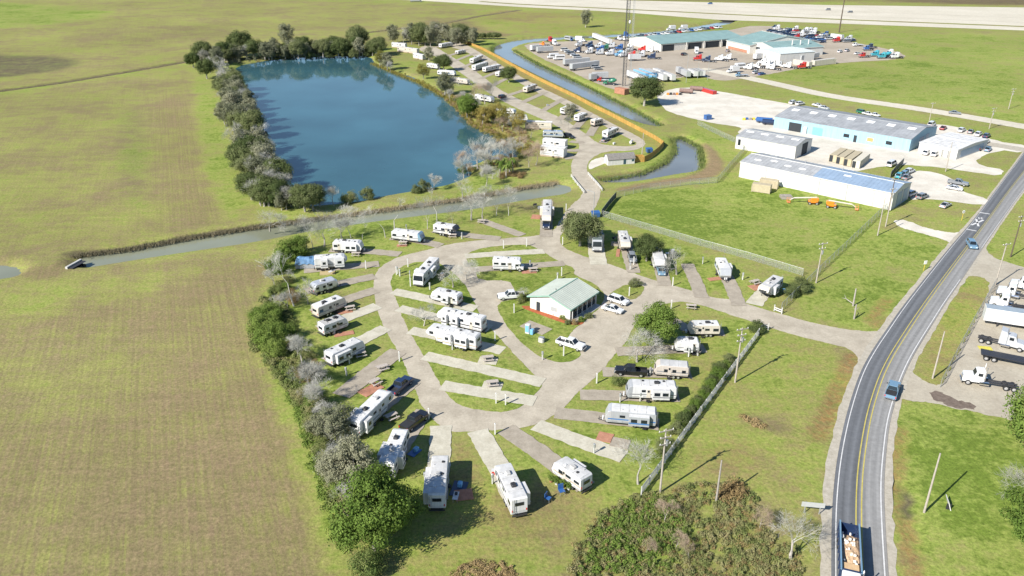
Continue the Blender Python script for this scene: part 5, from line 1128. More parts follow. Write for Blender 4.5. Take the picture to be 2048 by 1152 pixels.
# ------------------------------------------------------------------ campers along the pond
PG = 'campers along the pond lanes'
for l, a, b, k, kw in (('cream park trailer under trees at the pond lane far end',(797,93),(836,98),'home',dict(body=CREAM)),('white flat roofed park trailer farthest along the pond lane',(785,85),(812,87),'home',dict()),('white park trailer with dark windows at pond lane bend',(829,106),(848,110),'home',dict()),
   ('white trailer half hidden by grey-green tree on pond side',(856,126),(878,129),'trailer',dict()),('white trailer with blue front under a round tree',(876,140),(911,142),'trailer',dict(stripe='blue')),('pinkish roofed trailer behind bare trees on the pond side',(907,155),(938,159),'trailer',dict(body=BEIGE,roof=ROOFG)),
   ('white trailer farthest along between the two pond lanes',(880,88),(903,84),'trailer',dict()),('small white rounded camper between the pond lanes',(913,102),(929,99),'trailer',dict(h=2.7)),('dark sided camper between the lanes with open ramp',(943,118),(963,109),'fifth',dict(stripe='black')),
   ('white motorhome next to the dark sided camper between lanes',(947,131),(973,123),'classA',dict()),('long white camper with teal shaded side between lanes',(968,135),(1000,128),'fifth',dict(stripe='teal')),('short white trailer left of the round lane tree',(994,145),(1013,139),'trailer',dict(h=2.9)),
   ('cream fifth wheel alone between lanes above the empty lawn',(1050,175),(1071,167),'fifth',dict(body=CREAM)),('white camper partly covered by a green bush',(1125,217),(1147,208),'trailer',dict(h=3.3)),('white camper with grey front right of green bush',(1153,231),(1171,224),'fifth',dict()),
   ('pale cream camper second from the lane end',(1185,240),(1203,236),'trailer',dict(body=BEIGE)),('white fifth wheel with grey car at the lane end',(1210,263),(1233,253),'fifth',dict()),('white trailer with dark windows on pond side of lane bend',(1016,230),(1056,230),'trailer',dict(stripe='tan')),
   ('long cream park trailer with porch columns on pond side',(1051,242),(1104,244),'home',dict(body=CREAM)),('blue grey roofed trailer beside the twin white roofed cabins',(1086,261),(1128,262),'trailer',dict(body=SILVER,roof=RF_BLUE,stripe='blue')),
   ('upper of twin white roofed park cabins near the bridge lane',(1088,277),(1133,281),'home',dict(w=3.6,h=3.4,acs=0,vents=0)),('lower of twin white roofed park cabins near the bridge lane',(1084,291),(1131,296),'home',dict(w=3.8,h=3.6,acs=0,vents=1)),
   ('small white trailer on pond side left of the other',(994,216),(1009,218),'trailer',dict(h=2.8)),('small white trailer with awning on pond side by lane',(1014,217),(1031,219),'trailer',dict(h=2.8)),('long white trailer behind the bare grey trees',(953,188),(986,194),'trailer',dict())):
    kw = dict(kw); kw.setdefault('h', 3.2); kw.setdefault('acs', 1); kw.setdefault('vents', 2)
    rv(l, a, b, k, detail=1, group=PG, **kw)
# ------------------------------------------------------------------ cars in the park and on the road
pickup('blue pickup coupled to the large fifth wheel at lower left', (786,781), to=(815,757), colr='navy', z=1.0)
pickup('black pickup in front of the fifth wheel with dark decals', (815,850), to=(843,829), colr='black', z=1.0, load='tonneau')
pickup('black pickup towing the cream trailer on the east row', (1288,742), to=(1236,738), colr='black', z=1.0)
pickup('white pickup parked at the island tip near the office', (1118,679), to=(1166,693), colr='white', z=1.0)
pickup('white pickup parked in the small lot left of office', (1044,588), to=(1000,591), colr='white', z=1.0)
car('white sedan parked nearer the porch of the office', (1207,612), to=(1244,622), colr='white'); car('white hatchback parked farther from camera at the office porch', (1220,595), to=(1254,606), colr='white', kind='suv')
pickup('navy pickup in front of the tall cream fifth wheel', (1093,438), to=(1092,455), colr='navy', z=1.0)
car('silver off-road jeep in front of the cream fifth wheel', (1261,504), to=(1268,527), colr='grey', kind='suv'); car('grey sedan in front of the shaded fifth wheel', (1319,530), to=(1325,551), colr='steel')
pickup('light blue pickup driving away on the county road', (1780,795), to=(1791,762), colr='steel', z=1.0, load='tonneau')
car('teal SUV driving towards the camera on the county road', (1938,481), to=(1949,497), colr='steel', kind='suv')
car('dark grey car beside the white fifth wheel at the lane end', (1205,281), to=(1216,276), colr='grey'); car('dark teal pickup-like van beside the twin white cabins', (1128,270), to=(1146,274), colr='black', kind='suv'); car('dark car by the bare trees on the pond lane', (1001,194), to=(1008,192), colr='black', kind='suv')
# dump truck coming towards the camera, its bed full of debris
def dump_truck():
    a = G(1699,1046,2.7); b = G(1704,1172,2.7); d = b-a; t = empty('dump_truck', ((a.x+b.x)/2, (a.y+b.y)/2, .1), math.atan2(d.y, d.x)); tag(t, 'dark blue dump truck full of pale debris cut by the bottom frame edge', 'truck'); L = d.length; x0, x1 = -L/2, L/2; P = PAINT['blue']; e = x1-2.4
    MB().box(x0, e, -1.25, -1.15, 1.2, 2.7).box(x0, e, 1.15, 1.25, 1.2, 2.7).box(x0, x0+.1, -1.15, 1.15, 1.2, 2.5).box(e-.1, e, -1.15, 1.15, 1.2, 2.9).box(x0+.1, e-.1, -1.15, 1.15, 1.05, 1.3).build('dump_bed', PAINT['navy'], t)
    MB().box(x0-.02, e+.02, -1.3, -1.1, 2.7, 2.82).box(x0-.02, e+.02, 1.1, 1.3, 2.7, 2.82).build('bed_rim', PAINT['steel'], t)
    ribs = MB()
    for k in range(7): q = x0+.3+(e-x0-.6)*k/6; ribs.box(q-.07, q+.07, -1.36, -1.25, 1.2, 2.7).box(q-.07, q+.07, 1.25, 1.36, 1.2, 2.7)
    ribs.build('bed_rib', PAINT['navy'], t)
    r = random.Random(3); m = MB(); n = 14
    m2 = MB()
    for i in range(n+1):
        for j in range(7): m.v.append((x0+1.2+(e-.15-x0-1.2)*i/n, -1.12+2.24*j/6, 1.5+.7*math.sin(math.pi*min(1, i/n*1.4))*math.cos((j-3)/3.6)+r.uniform(-.12, .12)))
    for i in range(n):
        for j in range(6): m.f.append((i*7+j, (i+1)*7+j, (i+1)*7+j+1, i*7+j+1))
    m.build('debris_load', mat('wood_chip_debris', (.46,.32,.20), .9, .45, 4), t)
    for k in range(26): m2.cbox(r.uniform(x0+1.6, e-1.6), r.uniform(-.9, .9), r.uniform(2.0, 2.3), r.uniform(.15, .6), r.uniform(.15, .4), r.uniform(.1, .3), .03)
    m2.build('rubble', mat('pale_rubble', (.72,.69,.62), .9, .2, 3), t)
    MB().box(e-1.9, e-.2, -1.0, 1.0, 2.28, 2.34).build('plywood_sheet', mat('plywood', (.52,.36,.20), .8, .15, 2), t)
    MB().prism([(x1-2.3,.7),(x1+.9,.6),(x1+1.0,1.5),(x1-.4,1.8),(x1-.75,2.7),(x1-2.3,2.8)], -1.1, 1.1, .1).build('cab', PAINT['white'], t)
    MB().add([(x1-.4,-.95,1.85),(x1-.4,.95,1.85),(x1-.72,.9,2.6),(x1-.72,-.9,2.6)], [(0, 1, 2, 3)]).build('windshield', GLASS, t)
    MB().tube((x1-2.1, 1.35, 1.0), (x1-2.1, 1.35, 3.6), .09, n=8).build('exhaust_stack', CHROME, t)
    for s in (-1, 1): MB().tube((x1-.6, s*1.15, 2.0), (x1-.7, s*1.7, 2.1), .04, n=6).cbox(x1-.7, s*1.7, 1.9, .12, .25, .55, .03).build('mirror', CHROME, t)
    for q in (x0+1.2, x0+2.5, x1-.2):
        for s in (-1, 1): wheel(t, q, s*1.0, .52, .42)
    MB().box(x0+.2, x1-.5, -.5, .5, .75, 1.05).build('chassis', FRAME, t)
dump_truck()
# ------------------------------------------------------------------ business parking
for l, p, q, c, k in (('white car left of pair behind the blue workshop',(1580,206),(1592,203),'white','suv'),('white car right of pair behind the blue workshop',(1594,208),(1606,206),'white','suv'),('pale car half hidden behind workshop roof',(1630,209),(1640,211),'white','sedan'),('pale car right of hidden one behind workshop roof',(1643,214),(1653,216),'silver','sedan'),
   ('green car behind the workshop roof right end',(1719,223),(1728,225),'green','suv'),('white car second from right behind workshop roof',(1731,226),(1740,228),'white','sedan'),('white car rightmost behind workshop roof',(1745,228),(1754,230),'white','sedan'),('dark sedan driving on the gravel lane',(1899,224),(1920,226),'grey','sedan'),
   ('white van at the workshop corner',(1858,252),(1868,246),'white','van'),('red car facing the lane in front of shop row',(1881,259),(1892,252),'maroon','sedan'),('white SUV second in the shop row',(1917,263),(1929,257),'white','suv'),('grey sedan third in the shop row',(1937,266),(1946,259),'grey','sedan'),('white SUV fourth in the shop row',(1950,272),(1963,264),'white','suv'),('black SUV last in the shop row',(1967,275),(1979,268),'navy','suv'),
   ('black car left of pair beside the shop corner',(1953,300),(1964,292),'black','suv'),('blue car right of pair beside the shop corner',(1971,302),(1981,294),'steel','sedan'),('white SUV left of pair before shop garage doors',(1847,309),(1858,301),'white','suv'),('white SUV right of pair before shop garage doors',(1863,312),(1877,304),'white','suv'),
   ('white car in the container yard',(1776,332),(1790,324),'white','van'),('teal car beside the green screened fence front',(1793,356),(1805,346),'teal','suv'),('grey green car second beside the screened fence',(1801,352),(1818,342),'steel','suv'),('white car third beside screened fence',(1810,346),(1828,338),'white','suv'),('dark car nearest the green screen in the row',(1806,358),(1822,350),'grey','sedan'),
   ('white sedan on gravel near the county road',(1893,373),(1925,378),'white','sedan'),('white car at the blue end of the white warehouse',(1815,390),(1830,384),'white','suv'),('dark purple car right of the warehouse end',(1838,395),(1851,390),'grey','suv'),('silver car alone on grass by the drive',(1886,412),(1896,407),'silver','sedan'),('white sedan left by shop hedge',(1968,285),(1976,280),'white','sedan')):
    car(l, p, to=q, colr=c, kind=k)
pickup('dark green pickup on gravel near the county road', (1898,361), to=(1935,367), colr='grey', z=1.0)
for k, p in enumerate(((1656,19),(1420,7),(1700,24))):
    car(('dark car on the far highway right of sign pole','blue car on the far highway beyond the dealership','grey car on the far highway near the frame top')[k], p, 190, colr=('grey','blue','grey')[k], kind='suv', base=.1)
box_truck('dark lorry on the far highway at the frame top left', (832,1), 8, L=12, colr='grey', boxm=GREYS, h=4)
# ------------------------------------------------------------------ truck lot on the right
tractor('white cab truck at top of the right-hand truck lot', (1991,602), to=(2040,611), colr='white', sleeper=False, z=1.2).rotation_euler.z += math.pi
tractor('second white truck with brown flat bed in the right-hand lot', (2000,580), to=(2060,592), colr='white', sleeper=False, z=1.2, frame_len=5).rotation_euler.z += math.pi
tractor('white truck with black rear gear at the right frame edge', (2025,566), to=(2085,578), colr='white', sleeper=True, z=1.2).rotation_euler.z += math.pi
bt = box_trailer('white box trailer with faint lettering in the right-hand truck lot', (2110,632), (1972,612), mat('trailer_white', (.60,.595,.58), .4, .06, .6), 3.9, roofm=mat('trailer_roof_grey', (.26,.31,.35), .6, .15, .6))
# faint script on the trailer side
lt = MB(); L_ = 6.2
for k in range(7): lt.box(L_-1.6-k*.28, L_-1.42-k*.28, -1.302, -1.297, 2.9-(.02*k), 3.06-.02*k)
lt.add([(L_-4.0,-1.302,3.1),(L_-3.75,-1.302,3.1),(L_-3.65,-1.302,2.5),(L_-3.78,-1.302,2.5)], [(0, 1, 2, 3)]); o = lt.build('lettering', DECOR['grey'], bt)
bt2 = MB()
tractor('silver tractor with chrome tanks and black tandem in the right-hand lot', (1965,672), to=(2062,695), colr='silver', z=1.2)
tractor('dark blue tractor cab beside the silver one', (2058,640), to=(2130,655), colr='navy', z=1.5)
tractor('white day cab chassis truck with bare black frame rails', (1918,752), to=(2014,768), colr='white', sleeper=False, z=1.0, frame_len=5.6).rotation_euler.z += math.pi
box_trailer('empty dark flatbed trailer with two axles in the truck lot', (1962,703), (2090,728), DECOR['black'], 1.3, kind='flat')
tag(MB().box(-1.2, 1.2, -.7, .7, .0, .10).box(-1.2, 1.2, -.05, .05, .1, .16).build('steel_plate', mat('yellow_plate', (.50,.45,.08), .7), None, G(1970,697)+Vector((0, 0, .06)), R(-10)), 'yellow steel plate lying in the truck lot', 'plate')
# ------------------------------------------------------------------ dealership yard
TG = 'vehicles in the dealership yard'
for l, a, b, c in (('white box trailer at the yard north edge',(1188,66),(1221,79),WHITE),('left silver box trailer near canal',(1128,119),(1178,115),SILVER),('right silver box trailer near canal',(1142,128),(1196,121),SILVER),('white trailer leftmost of the row under the tower',(1258,140),(1290,153),WHITE),('light blue trailer second in the row under the tower',(1271,138),(1308,151),PAINT['sky']),('sky blue trailer third in the row under the tower',(1282,136),(1311,146),PAINT['sky']),
   ('white trailer fourth in the row under the tower',(1295,137),(1331,150),WHITE),('white trailer fifth in the row under the tower',(1310,136),(1348,150),WHITE),('small grey trailer last in the row under the tower',(1356,133),(1378,143),SILVER),('grey trailer near the canal below the yard',(1185,145),(1216,144),SILVER),('dark framed trailer near canal below the yard',(1180,148),(1192,147),GREYS),
   ('white trailer beside the big canopy',(1510,108),(1532,105),WHITE),('long grey dump trailer right of the canopy',(1600,111),(1636,105),SILVER),('short white trailer along the yard far edge',(1664,67),(1686,70),WHITE),('white van trailer near the canal bend',(1074,94),(1105,92),SILVER),('white trailer left in the canal bend',(1062,91),(1082,89),WHITE),('white trailer with cab in the yard middle',(1258,109),(1281,108),WHITE)):
    box_trailer(l, a, b, c, 3.8, group=TG)
for l, p, yaw, c in (('white tractor at the north edge left of tower',(1237,76),-60,'white'),('white and blue tractor near tower north',(1248,77),-60,'white'),('blue tractor near the tower north edge',(1252,70),-60,'blue'),('orange truck at the canal bend',(1089,88),170,'orange'),('white tractor facing camera at canal bend',(1109,86),-70,'white'),('red tractor in the canal bend',(1101,80),-70,'red'),
   ('navy tractor in the yard middle left',(1185,94),200,'navy'),('blue tractor in the yard middle',(1203,98),200,'blue'),('green tractor right of blue one in yard middle',(1212,95),200,'green'),('white tractor beside tower in yard middle',(1222,106),200,'white'),('sky blue truck behind the tower',(1240,108),200,'sky'),('red tractor before the service bays',(1398,116),180,'red'),('black flatbed tractor before service bays',(1416,119),170,'navy'),
   ('white tractor left of pair before the red brick front',(1441,117),160,'white'),('white tractor right of pair before red brick front',(1458,115),160,'white'),('white dump tractor parked far behind the dealership',(1552,54),200,'navy'),('white tractor first in the far row',(1592,58),200,'white'),('white tractor second in far row',(1612,61),200,'white'),('silver tractor third in far row',(1620,61),200,'silver'),('white tractor fourth in far row',(1629,62),200,'white'),('blue and white tractor fifth in far row',(1655,67),200,'blue'),
   ('red pickup-like tractor near the teal roof',(1598,72),190,'red'),('blue tractor at the yard east corner',(1737,96),190,'blue'),('dark blue tractor in the east corner',(1744,92),190,'navy'),('red tractor at the east corner',(1729,110),190,'red'),('teal tractor first at the east corner',(1752,108),190,'teal'),('teal tractor second at the east corner',(1766,112),190,'teal'),('white tractor at the east tip',(1780,106),190,'white'),('white truck at the far east tip',(1792,112),190,'white'),
   ('red tractor at the end of white truck row',(1606,132),190,'red'),('white tractor in dense row first',(1500,134),150,'white'),('white tractor in dense row second',(1518,131),150,'white'),('white tractor in dense row third',(1536,128),150,'white'),('white tractor in dense row fourth',(1550,127),150,'white'),('silver tractor in dense row fifth',(1564,129),150,'silver'),('white tractor in dense row sixth',(1578,131),150,'white'),('white tractor in front of dense row',(1545,134),150,'white'),('white tractor rear of dense row',(1528,124),150,'white')):
    tractor(l+' of truck yard' if 'yard' not in l else l, p, yaw, colr=c, group=TG, sleeper=(len(l) % 3 != 0))
for l, p, yaw, c, b, k in (('white box truck left front of the yard row',(1466,140),200,'white',WHITE,'box'),('white minibus left front of the yard row',(1478,132),200,'white',WHITE,'bus'),('white box truck before service bay',(1393,102),260,'white',WHITE,'box'),('white box truck behind the wing',(1342,57),200,'white',WHITE,'box'),('white box truck second behind the wing',(1366,56),200,'white',WHITE,'box'),('white bus at canal side',(1106,112),190,'white',WHITE,'bus'),('second white bus at canal side',(1118,115),190,'white',WHITE,'bus'),
   ('blue motor coach at the north edge',(1138,77),-50,'blue',GREYS,'bus'),('small white cargo trailer truck at north edge',(1161,79),-20,'white',WHITE,'box'),('red white and blue truck near canal',(1208,158),160,'red',WHITE,'flat'),('green truck near the canal below tower',(1220,164),160,'green',PAINT['green'],'mixer'),('green box truck beside canopy',(1573,111),10,'green',PAINT['green'],'box'),('white flat truck far row end',(1700,76),190,'white',WHITE,'flat'),('white truck by the lane bend',(1484,148),190,'steel',SILVER,'flat'),
   ('white panel truck at the yard east end',(1716,88),190,'white',WHITE,'flat'),('teal mixer truck at the east corner',(1772,110),190,'teal',PAINT['teal'],'mixer')):
    box_truck(l+' of truck yard' if 'yard' not in l else l, p, yaw, L=7, colr=c, boxm=b, group=TG, bed=k)
for i in range(22):
    p = (1268+i*8.2, 74-i*.95); k = ('sedan','suv','van')[i % 3]; cc = ('white','grey','navy','red','white','silver','blue','white')[i % 8]
    car(f'{cc} {k} in the staff parking row behind the west wing', p, -75, colr=cc, kind=k, group=TG, lights=False)
for i in range(9): pickup('dark blue pickup in the row behind the teal roofs', (1540+i*6.5, 61+i*1.4), 190, colr='navy', group=TG)
for i in range(10): pickup('blue pickup in the dense block east of the teal roofs', (1613+(i % 5)*7.5, 77+(i//5)*4+(i % 5)*.6), 190, colr=('blue','navy')[i % 2], group=TG)
for l, p, q, c, k in (('silver car beside the lane to dealership',(1506,146),(1516,144),'silver','suv'),('blue car at lane bend',(1517,148),(1530,146),'blue','sedan'),('white SUV left of pair at yard east side',(1676,104),(1684,102),'white','suv'),('silver SUV right of pair at yard east side',(1690,102),(1698,100),'silver','suv'),('black SUV parked before service bay column',(1365,109),(1372,108),'black','suv'),('grey SUV before middle wing',(1452,103),(1458,100),'grey','suv'),('white car by east corner',(1710,107),(1720,106),'white','sedan')):
    car(l+' of truck yard' if 'yard' not in l else l, p, to=q, colr=c, kind=k, group=TG)

CL = [('charcoal grill beside the short west row trailer',(657,672),'grill'),('blue tote beside the cream west row trailer',(668,640),'tote'),('grey tote by the short west row trailer',(668,668),'tote'),('folding table by the plain straight trailer',(912,1000),'table'),('charcoal grill by the cream fifth wheel on the north row',(1228,482),'grill'),('folding table by the shaded fifth wheel',(1338,512),'table'),('white tote beside the shaded fifth wheel',(1345,505),'tote'),
  ('charcoal grill left of the tall cream fifth wheel',(1070,415),'grill'),('grey tote left of the tall cream fifth wheel',(1078,418),'tote'),('folding table beside the long west row camper with tarp',(664,548),'table'),('red cooler beside the diagonal motorhome',(884,552),'cooler'),('red cooler beside the bottom fifth wheel',(990,948),'cooler'),('charcoal grill by the small trailer on the east row',(1396,710),'grill'),('blue tote by the entrance camper',(1568,585),'tote'),('folding table by the lowest parallel trailer',(908,690),'table'),('white tote on lawn at lane junction',(1228,289),'tote'),('grey tote on lawn between pond lanes',(1095,212),'tote')]
def clutter(l, p, k):
    t = empty({'grill':'charcoal_grill','tote':'storage_tote','table':'folding_table','cooler':'cool_box'}[k], G(*p)+Vector((0, 0, .1)), R((p[0]*7) % 90)); tag(t, l, {'grill':'grill','tote':'tote','table':'table','cooler':'cooler'}[k])
    if k == 'grill':
        MB().tube((-.5, 0, .85), (.5, 0, .85), .32, n=10).build('barrel', DARK, t); [MB().tube((x, y, 0), (x*.8, y*.6, .7), .03, n=5).build('leg', STEEL, t) for x in (-.4, .4) for y in (-.25, .25)]; MB().box(-.35, .35, -.5, -.28, .8, .84).build('side_shelf', WOODT, t)
    elif k == 'table':
        MB().box(-.9, .9, -.4, .4, .7, .74).build('table_top', WHITE, t); [MB().tube((x, y, 0), (x, y, .7), .025, n=5).build('leg', STEEL, t) for x in (-.75, .75) for y in (-.3, .3)]; MB().cbox(.3, 0, .88, .5, .4, .28, .05).build('camp_stove', DARK, t)
    else:
        c = {'tote': (PAINT['sky'] if 'blue' in l else WHITE if 'white' in l else GREYS), 'cooler': PAINT['red']}[k]; MB().cbox(0, 0, .3, .95, .6, .6, .06).build('tub', c, t); MB().cbox(0, 0, .64, 1.0, .65, .1, .03).build('lid', WHITE if k == 'cooler' else c, t)
for a in CL: clutter(*a)

yr = random.Random(11)
for i in range(26):
    f = i/25; px = 1555+f*150; py = 56+f*22+(i % 3)*3.2; k = ('suv','sedan','van')[i % 3]; cc = ('white','white','grey','silver','navy','white','red')[i % 7]
    if i % 4 == 0: tractor(f'{cc} tractor parked in the scattered far east rows of the yard', (px, py), 195, colr=cc, group=TG)
    else: car(f'{cc} {k} parked in the scattered far east rows of the yard', (px, py), 195, colr=cc, kind=k, group=TG, lights=False)
for i in range(12): car(f'{("white","silver","grey")[i % 3]} {("van","suv")[i % 2]} in the row beside the canal side trailers', (1130+i*6, 100+i*3.4), 20, colr=('white','silver','grey')[i % 3], kind=('van','suv')[i % 2], group=TG, lights=False)

for i in range(16):
    px = 1160+(i % 8)*21+yr.uniform(-4, 4); py = 88+(i//8)*13+(i % 8)*1.6+yr.uniform(-1.5, 1.5); cc = ('white','navy','white','silver','blue','white','red')[i % 7]
    if px > 1315: continue
    tractor(f'{cc} tractor standing loose in the open middle of the yard', (px, py), yr.uniform(150, 220), colr=cc, group=TG)
for i in range(9): box_trailer('white or silver trailer end-on in the yard fence row', (1382+i*7, 138-i*.4), (1391+i*7, 142-i*.4), (WHITE, SILVER)[i % 2], 3.6, L=9, group=TG) if i < 3 else None
# ------------------------------------------------------------------ foliage
def leaf_mat(name, c1, c2, c3, trans=.25, scale=.6):
    m = bpy.data.materials.new(name); m.use_nodes = True; nt = m.node_tree; N = nt.nodes; L = nt.links; N.remove(_out(nt)); out = N['Material Output']
    tc = N.new('ShaderNodeTexCoord'); oi = N.new('ShaderNodeObjectInfo'); nz = N.new('ShaderNodeTexNoise'); nz.inputs['Scale'].default_value = scale; nz.inputs['Detail'].default_value = 6; nz.inputs['Roughness'].default_value = .7; L.new(tc.outputs['Object'], nz.inputs['Vector'])
    ad = N.new('ShaderNodeMath'); ad.operation = 'MULTIPLY_ADD'; ad.inputs[1].default_value = .35; L.new(oi.outputs['Random'], ad.inputs[0]); 
    sb = N.new('ShaderNodeMath'); sb.operation = 'SUBTRACT'; sb.inputs[1].default_value = .175; L.new(nz.outputs['Fac'], sb.inputs[0]); L.new(sb.outputs[0], ad.inputs[2])
    cr = N.new('ShaderNodeValToRGB'); e = cr.color_ramp.elements; e[0].position = .28; e[0].color = (*c1, 1); e[1].position = .72; e[1].color = (*c3, 1); x = e.new(.5); x.color = (*c2, 1); L.new(ad.outputs[0], cr.inputs[0])
    d = N.new('ShaderNodeBsdfDiffuse'); t = N.new('ShaderNodeBsdfTranslucent'); mx = N.new('ShaderNodeMixShader'); mx.inputs[0].default_value = trans
    L.new(cr.outputs[0], d.inputs[0]); L.new(cr.outputs[0], t.inputs[0]); L.new(d.outputs[0], mx.inputs[1]); L.new(t.outputs[0], mx.inputs[2]); L.new(mx.outputs[0], out.inputs[0]); return m
LF_OAK = leaf_mat('oak_leaves', (0.078, 0.107, 0.038), (0.125, 0.152, 0.06), (0.195, 0.211, 0.098))
LF_OLIVE = leaf_mat('grey_olive_leaves', (0.139, 0.151, 0.095), (0.207, 0.214, 0.132), (0.304, 0.298, 0.203))
LF_YEL = leaf_mat('yellow_green_leaves', (0.145, 0.145, 0.037), (0.223, 0.202, 0.052), (0.311, 0.249, 0.073))
LF_BRIGHT = leaf_mat('bright_green_leaves', (0.09, 0.144, 0.03), (0.143, 0.208, 0.046), (0.224, 0.278, 0.073))
LF_SCRUB = leaf_mat('scrub_leaves', (0.106, 0.156, 0.044), (0.184, 0.213, 0.074), (0.299, 0.265, 0.136), scale=.35)
LF_DRY = leaf_mat('dry_brush_leaves', (.22,.155,.075), (.29,.21,.10), (.36,.27,.14), scale=.5)
LF_GOLD = leaf_mat('golden_weed_blades', (.22,.15,.03), (.34,.21,.04), (.42,.25,.06), scale=.3)
LF_REED = leaf_mat('reed_blades', (.18,.16,.10), (.25,.215,.14), (.33,.28,.19), scale=.3)
BARK = mat('grey_bark', (.34, .31, .27), .9, .25, 3, rnd=.15); BARKW = mat('pale_bark', (.50, .47, .42), .9, .2, 3, rnd=.1); TWIG = mat('grey_twigs', (.39, .38, .335), .9, .2, 2, rnd=.2); TWIGB = mat('brown_twigs', (.33, .25, .18), .9, .2, 2, rnd=.15)
def quads_mesh(name, cen, nrm, size, rng_):
    n = len(cen); up = rng_.normal(size=(n, 3)); u = np.cross(nrm, up); u /= np.linalg.norm(u, axis=1)[:, None]+1e-9; v = np.cross(nrm, u)
    s = size[:, None]; a = rng_.uniform(.6, 1.3, (n, 1))
    co = np.stack([cen-u*s*a-v*s*.25, cen-u*s*.1-v*s*.8, cen+u*s*a+v*s*.2, cen+u*s*.1+v*s*.75], 1).reshape(-1, 3)
    me = bpy.data.meshes.new(name); me.vertices.add(4*n); me.vertices.foreach_set('co', co.ravel()); me.loops.add(4*n); me.loops.foreach_set('vertex_index', np.arange(4*n, dtype=np.int32)); me.polygons.add(n); me.polygons.foreach_set('loop_start', np.arange(0, 4*n, 4, dtype=np.int32)); me.update(calc_edges=True); return me
def crown(seed, rx, rz, zc, clumps, per, ls, shell=.55, bottom=-.55, spread=.27):
    g = np.random.default_rng(seed); C = []
    while len(C) < clumps:
        p = g.normal(size=3); p /= np.linalg.norm(p); p *= g.uniform(shell, 1)**.6
        if p[2] < bottom: continue
        w = 1+.22*math.sin(3*math.atan2(p[1], p[0])+seed)+.12*math.sin(5*math.atan2(p[1], p[0])+2*seed)
        C.append((p[0]*rx*w, p[1]*rx*w, zc+p[2]*rz*(.9+.2*g.random())))
    C = np.array(C); cr = g.uniform(.6, 1.25, clumps)*spread*rx
    idx = np.repeat(np.arange(clumps), per); d = g.normal(size=(len(idx), 3)); d /= np.linalg.norm(d, axis=1)[:, None]
    rad = cr[idx]*(g.uniform(.2, 1, len(idx))**.5+np.abs(g.normal(0, .22, len(idx)))); cen = C[idx]+d*rad[:, None]*np.array([1, 1, .72])
    ax = cen-np.array([0, 0, zc-rz*.3]); ax /= np.linalg.norm(ax, axis=1)[:, None]; nr = d*.5+ax*.5+g.normal(size=d.shape)*.38; nr /= np.linalg.norm(nr, axis=1)[:, None]
    return quads_mesh('crown', cen, nr, ls*g.uniform(.55, 1.3, len(idx)), g), C
def limbs(seed, h, r, targets, tr_h):
    g = random.Random(seed); m = MB(); p = Vector((0, 0, 0)); q = Vector((g.uniform(-.2, .2), g.uniform(-.2, .2), tr_h)); m.tube(p, q, r, r*.7, n=8)
    for t in targets:
        t = Vector(t); mid = q+(t-q)*.5+Vector((g.uniform(-.3, .3), g.uniform(-.3, .3), .3)); m.tube(q, mid, r*.42, r*.25, n=5, cap=False); m.tube(mid, t, r*.25, r*.08, n=4, cap=False)
    return m.mesh('trunk')
def bare(seed, h, r0, spread=.68, depth=6, trunkf=.17, upbias=.22, kids=(1, 3), twig=.009, slim=False):
    g = random.Random(seed); tm = MB(); bm = MB()
    def grow(p, d, ln, r, k):
        segs = 2 if k > 2 else 1; q = p
        for _ in range(segs):
            d2 = (d+Vector((g.gauss(0, .12), g.gauss(0, .12), g.gauss(0, .08)+.04))).normalized(); e = q+d2*ln/segs; (tm if k >= depth-1 else bm).tube(q, e, r, max(r*.78, twig), n=6 if k >= depth-1 else 3, cap=False); q = e; d = d2; r = max(r*.78, twig)
        if k == 0:                                   # fine end twigs
            for _ in range(2):
                w_ = (d+Vector((g.gauss(0, .6), g.gauss(0, .6), g.gauss(.1, .4)))).normalized(); e_ = q+w_*g.uniform(.35, .9); o_ = w_.orthogonal().normalized()*.012; bm.add([q+o_, q-o_, e_], [(0, 1, 2)])
            return
        n = g.randint(*kids)
        for i in range(n):
            a = g.uniform(.35, .95)*spread*1.5; ph = g.uniform(0, 6.283); o = d.orthogonal().normalized(); w = d.cross(o)
            nd = (d*math.cos(a)+(o*math.cos(ph)+w*math.sin(ph))*math.sin(a)+Vector((0, 0, upbias*.5))).normalized()
            grow(q, nd, ln*g.uniform(.66, .96), r*g.uniform(.55, .75), k-1)
        if not slim or k < depth-1: grow(q, (d+Vector((g.gauss(0, .2), g.gauss(0, .2), .1))).normalized(), ln*.88, r*.8, k-1)
    grow(Vector((0, 0, 0)), Vector((g.gauss(0, .06), g.gauss(0, .06), 1)).normalized(), h*trunkf, r0, depth)
    zs = max(v[2] for v in bm.v); k = h/zs
    for m in (tm, bm): m.v = [(x*k, y*k, z*k) for x, y, z in m.v]
    return tm.mesh('trunk'), bm.mesh('branches')
TP = {}
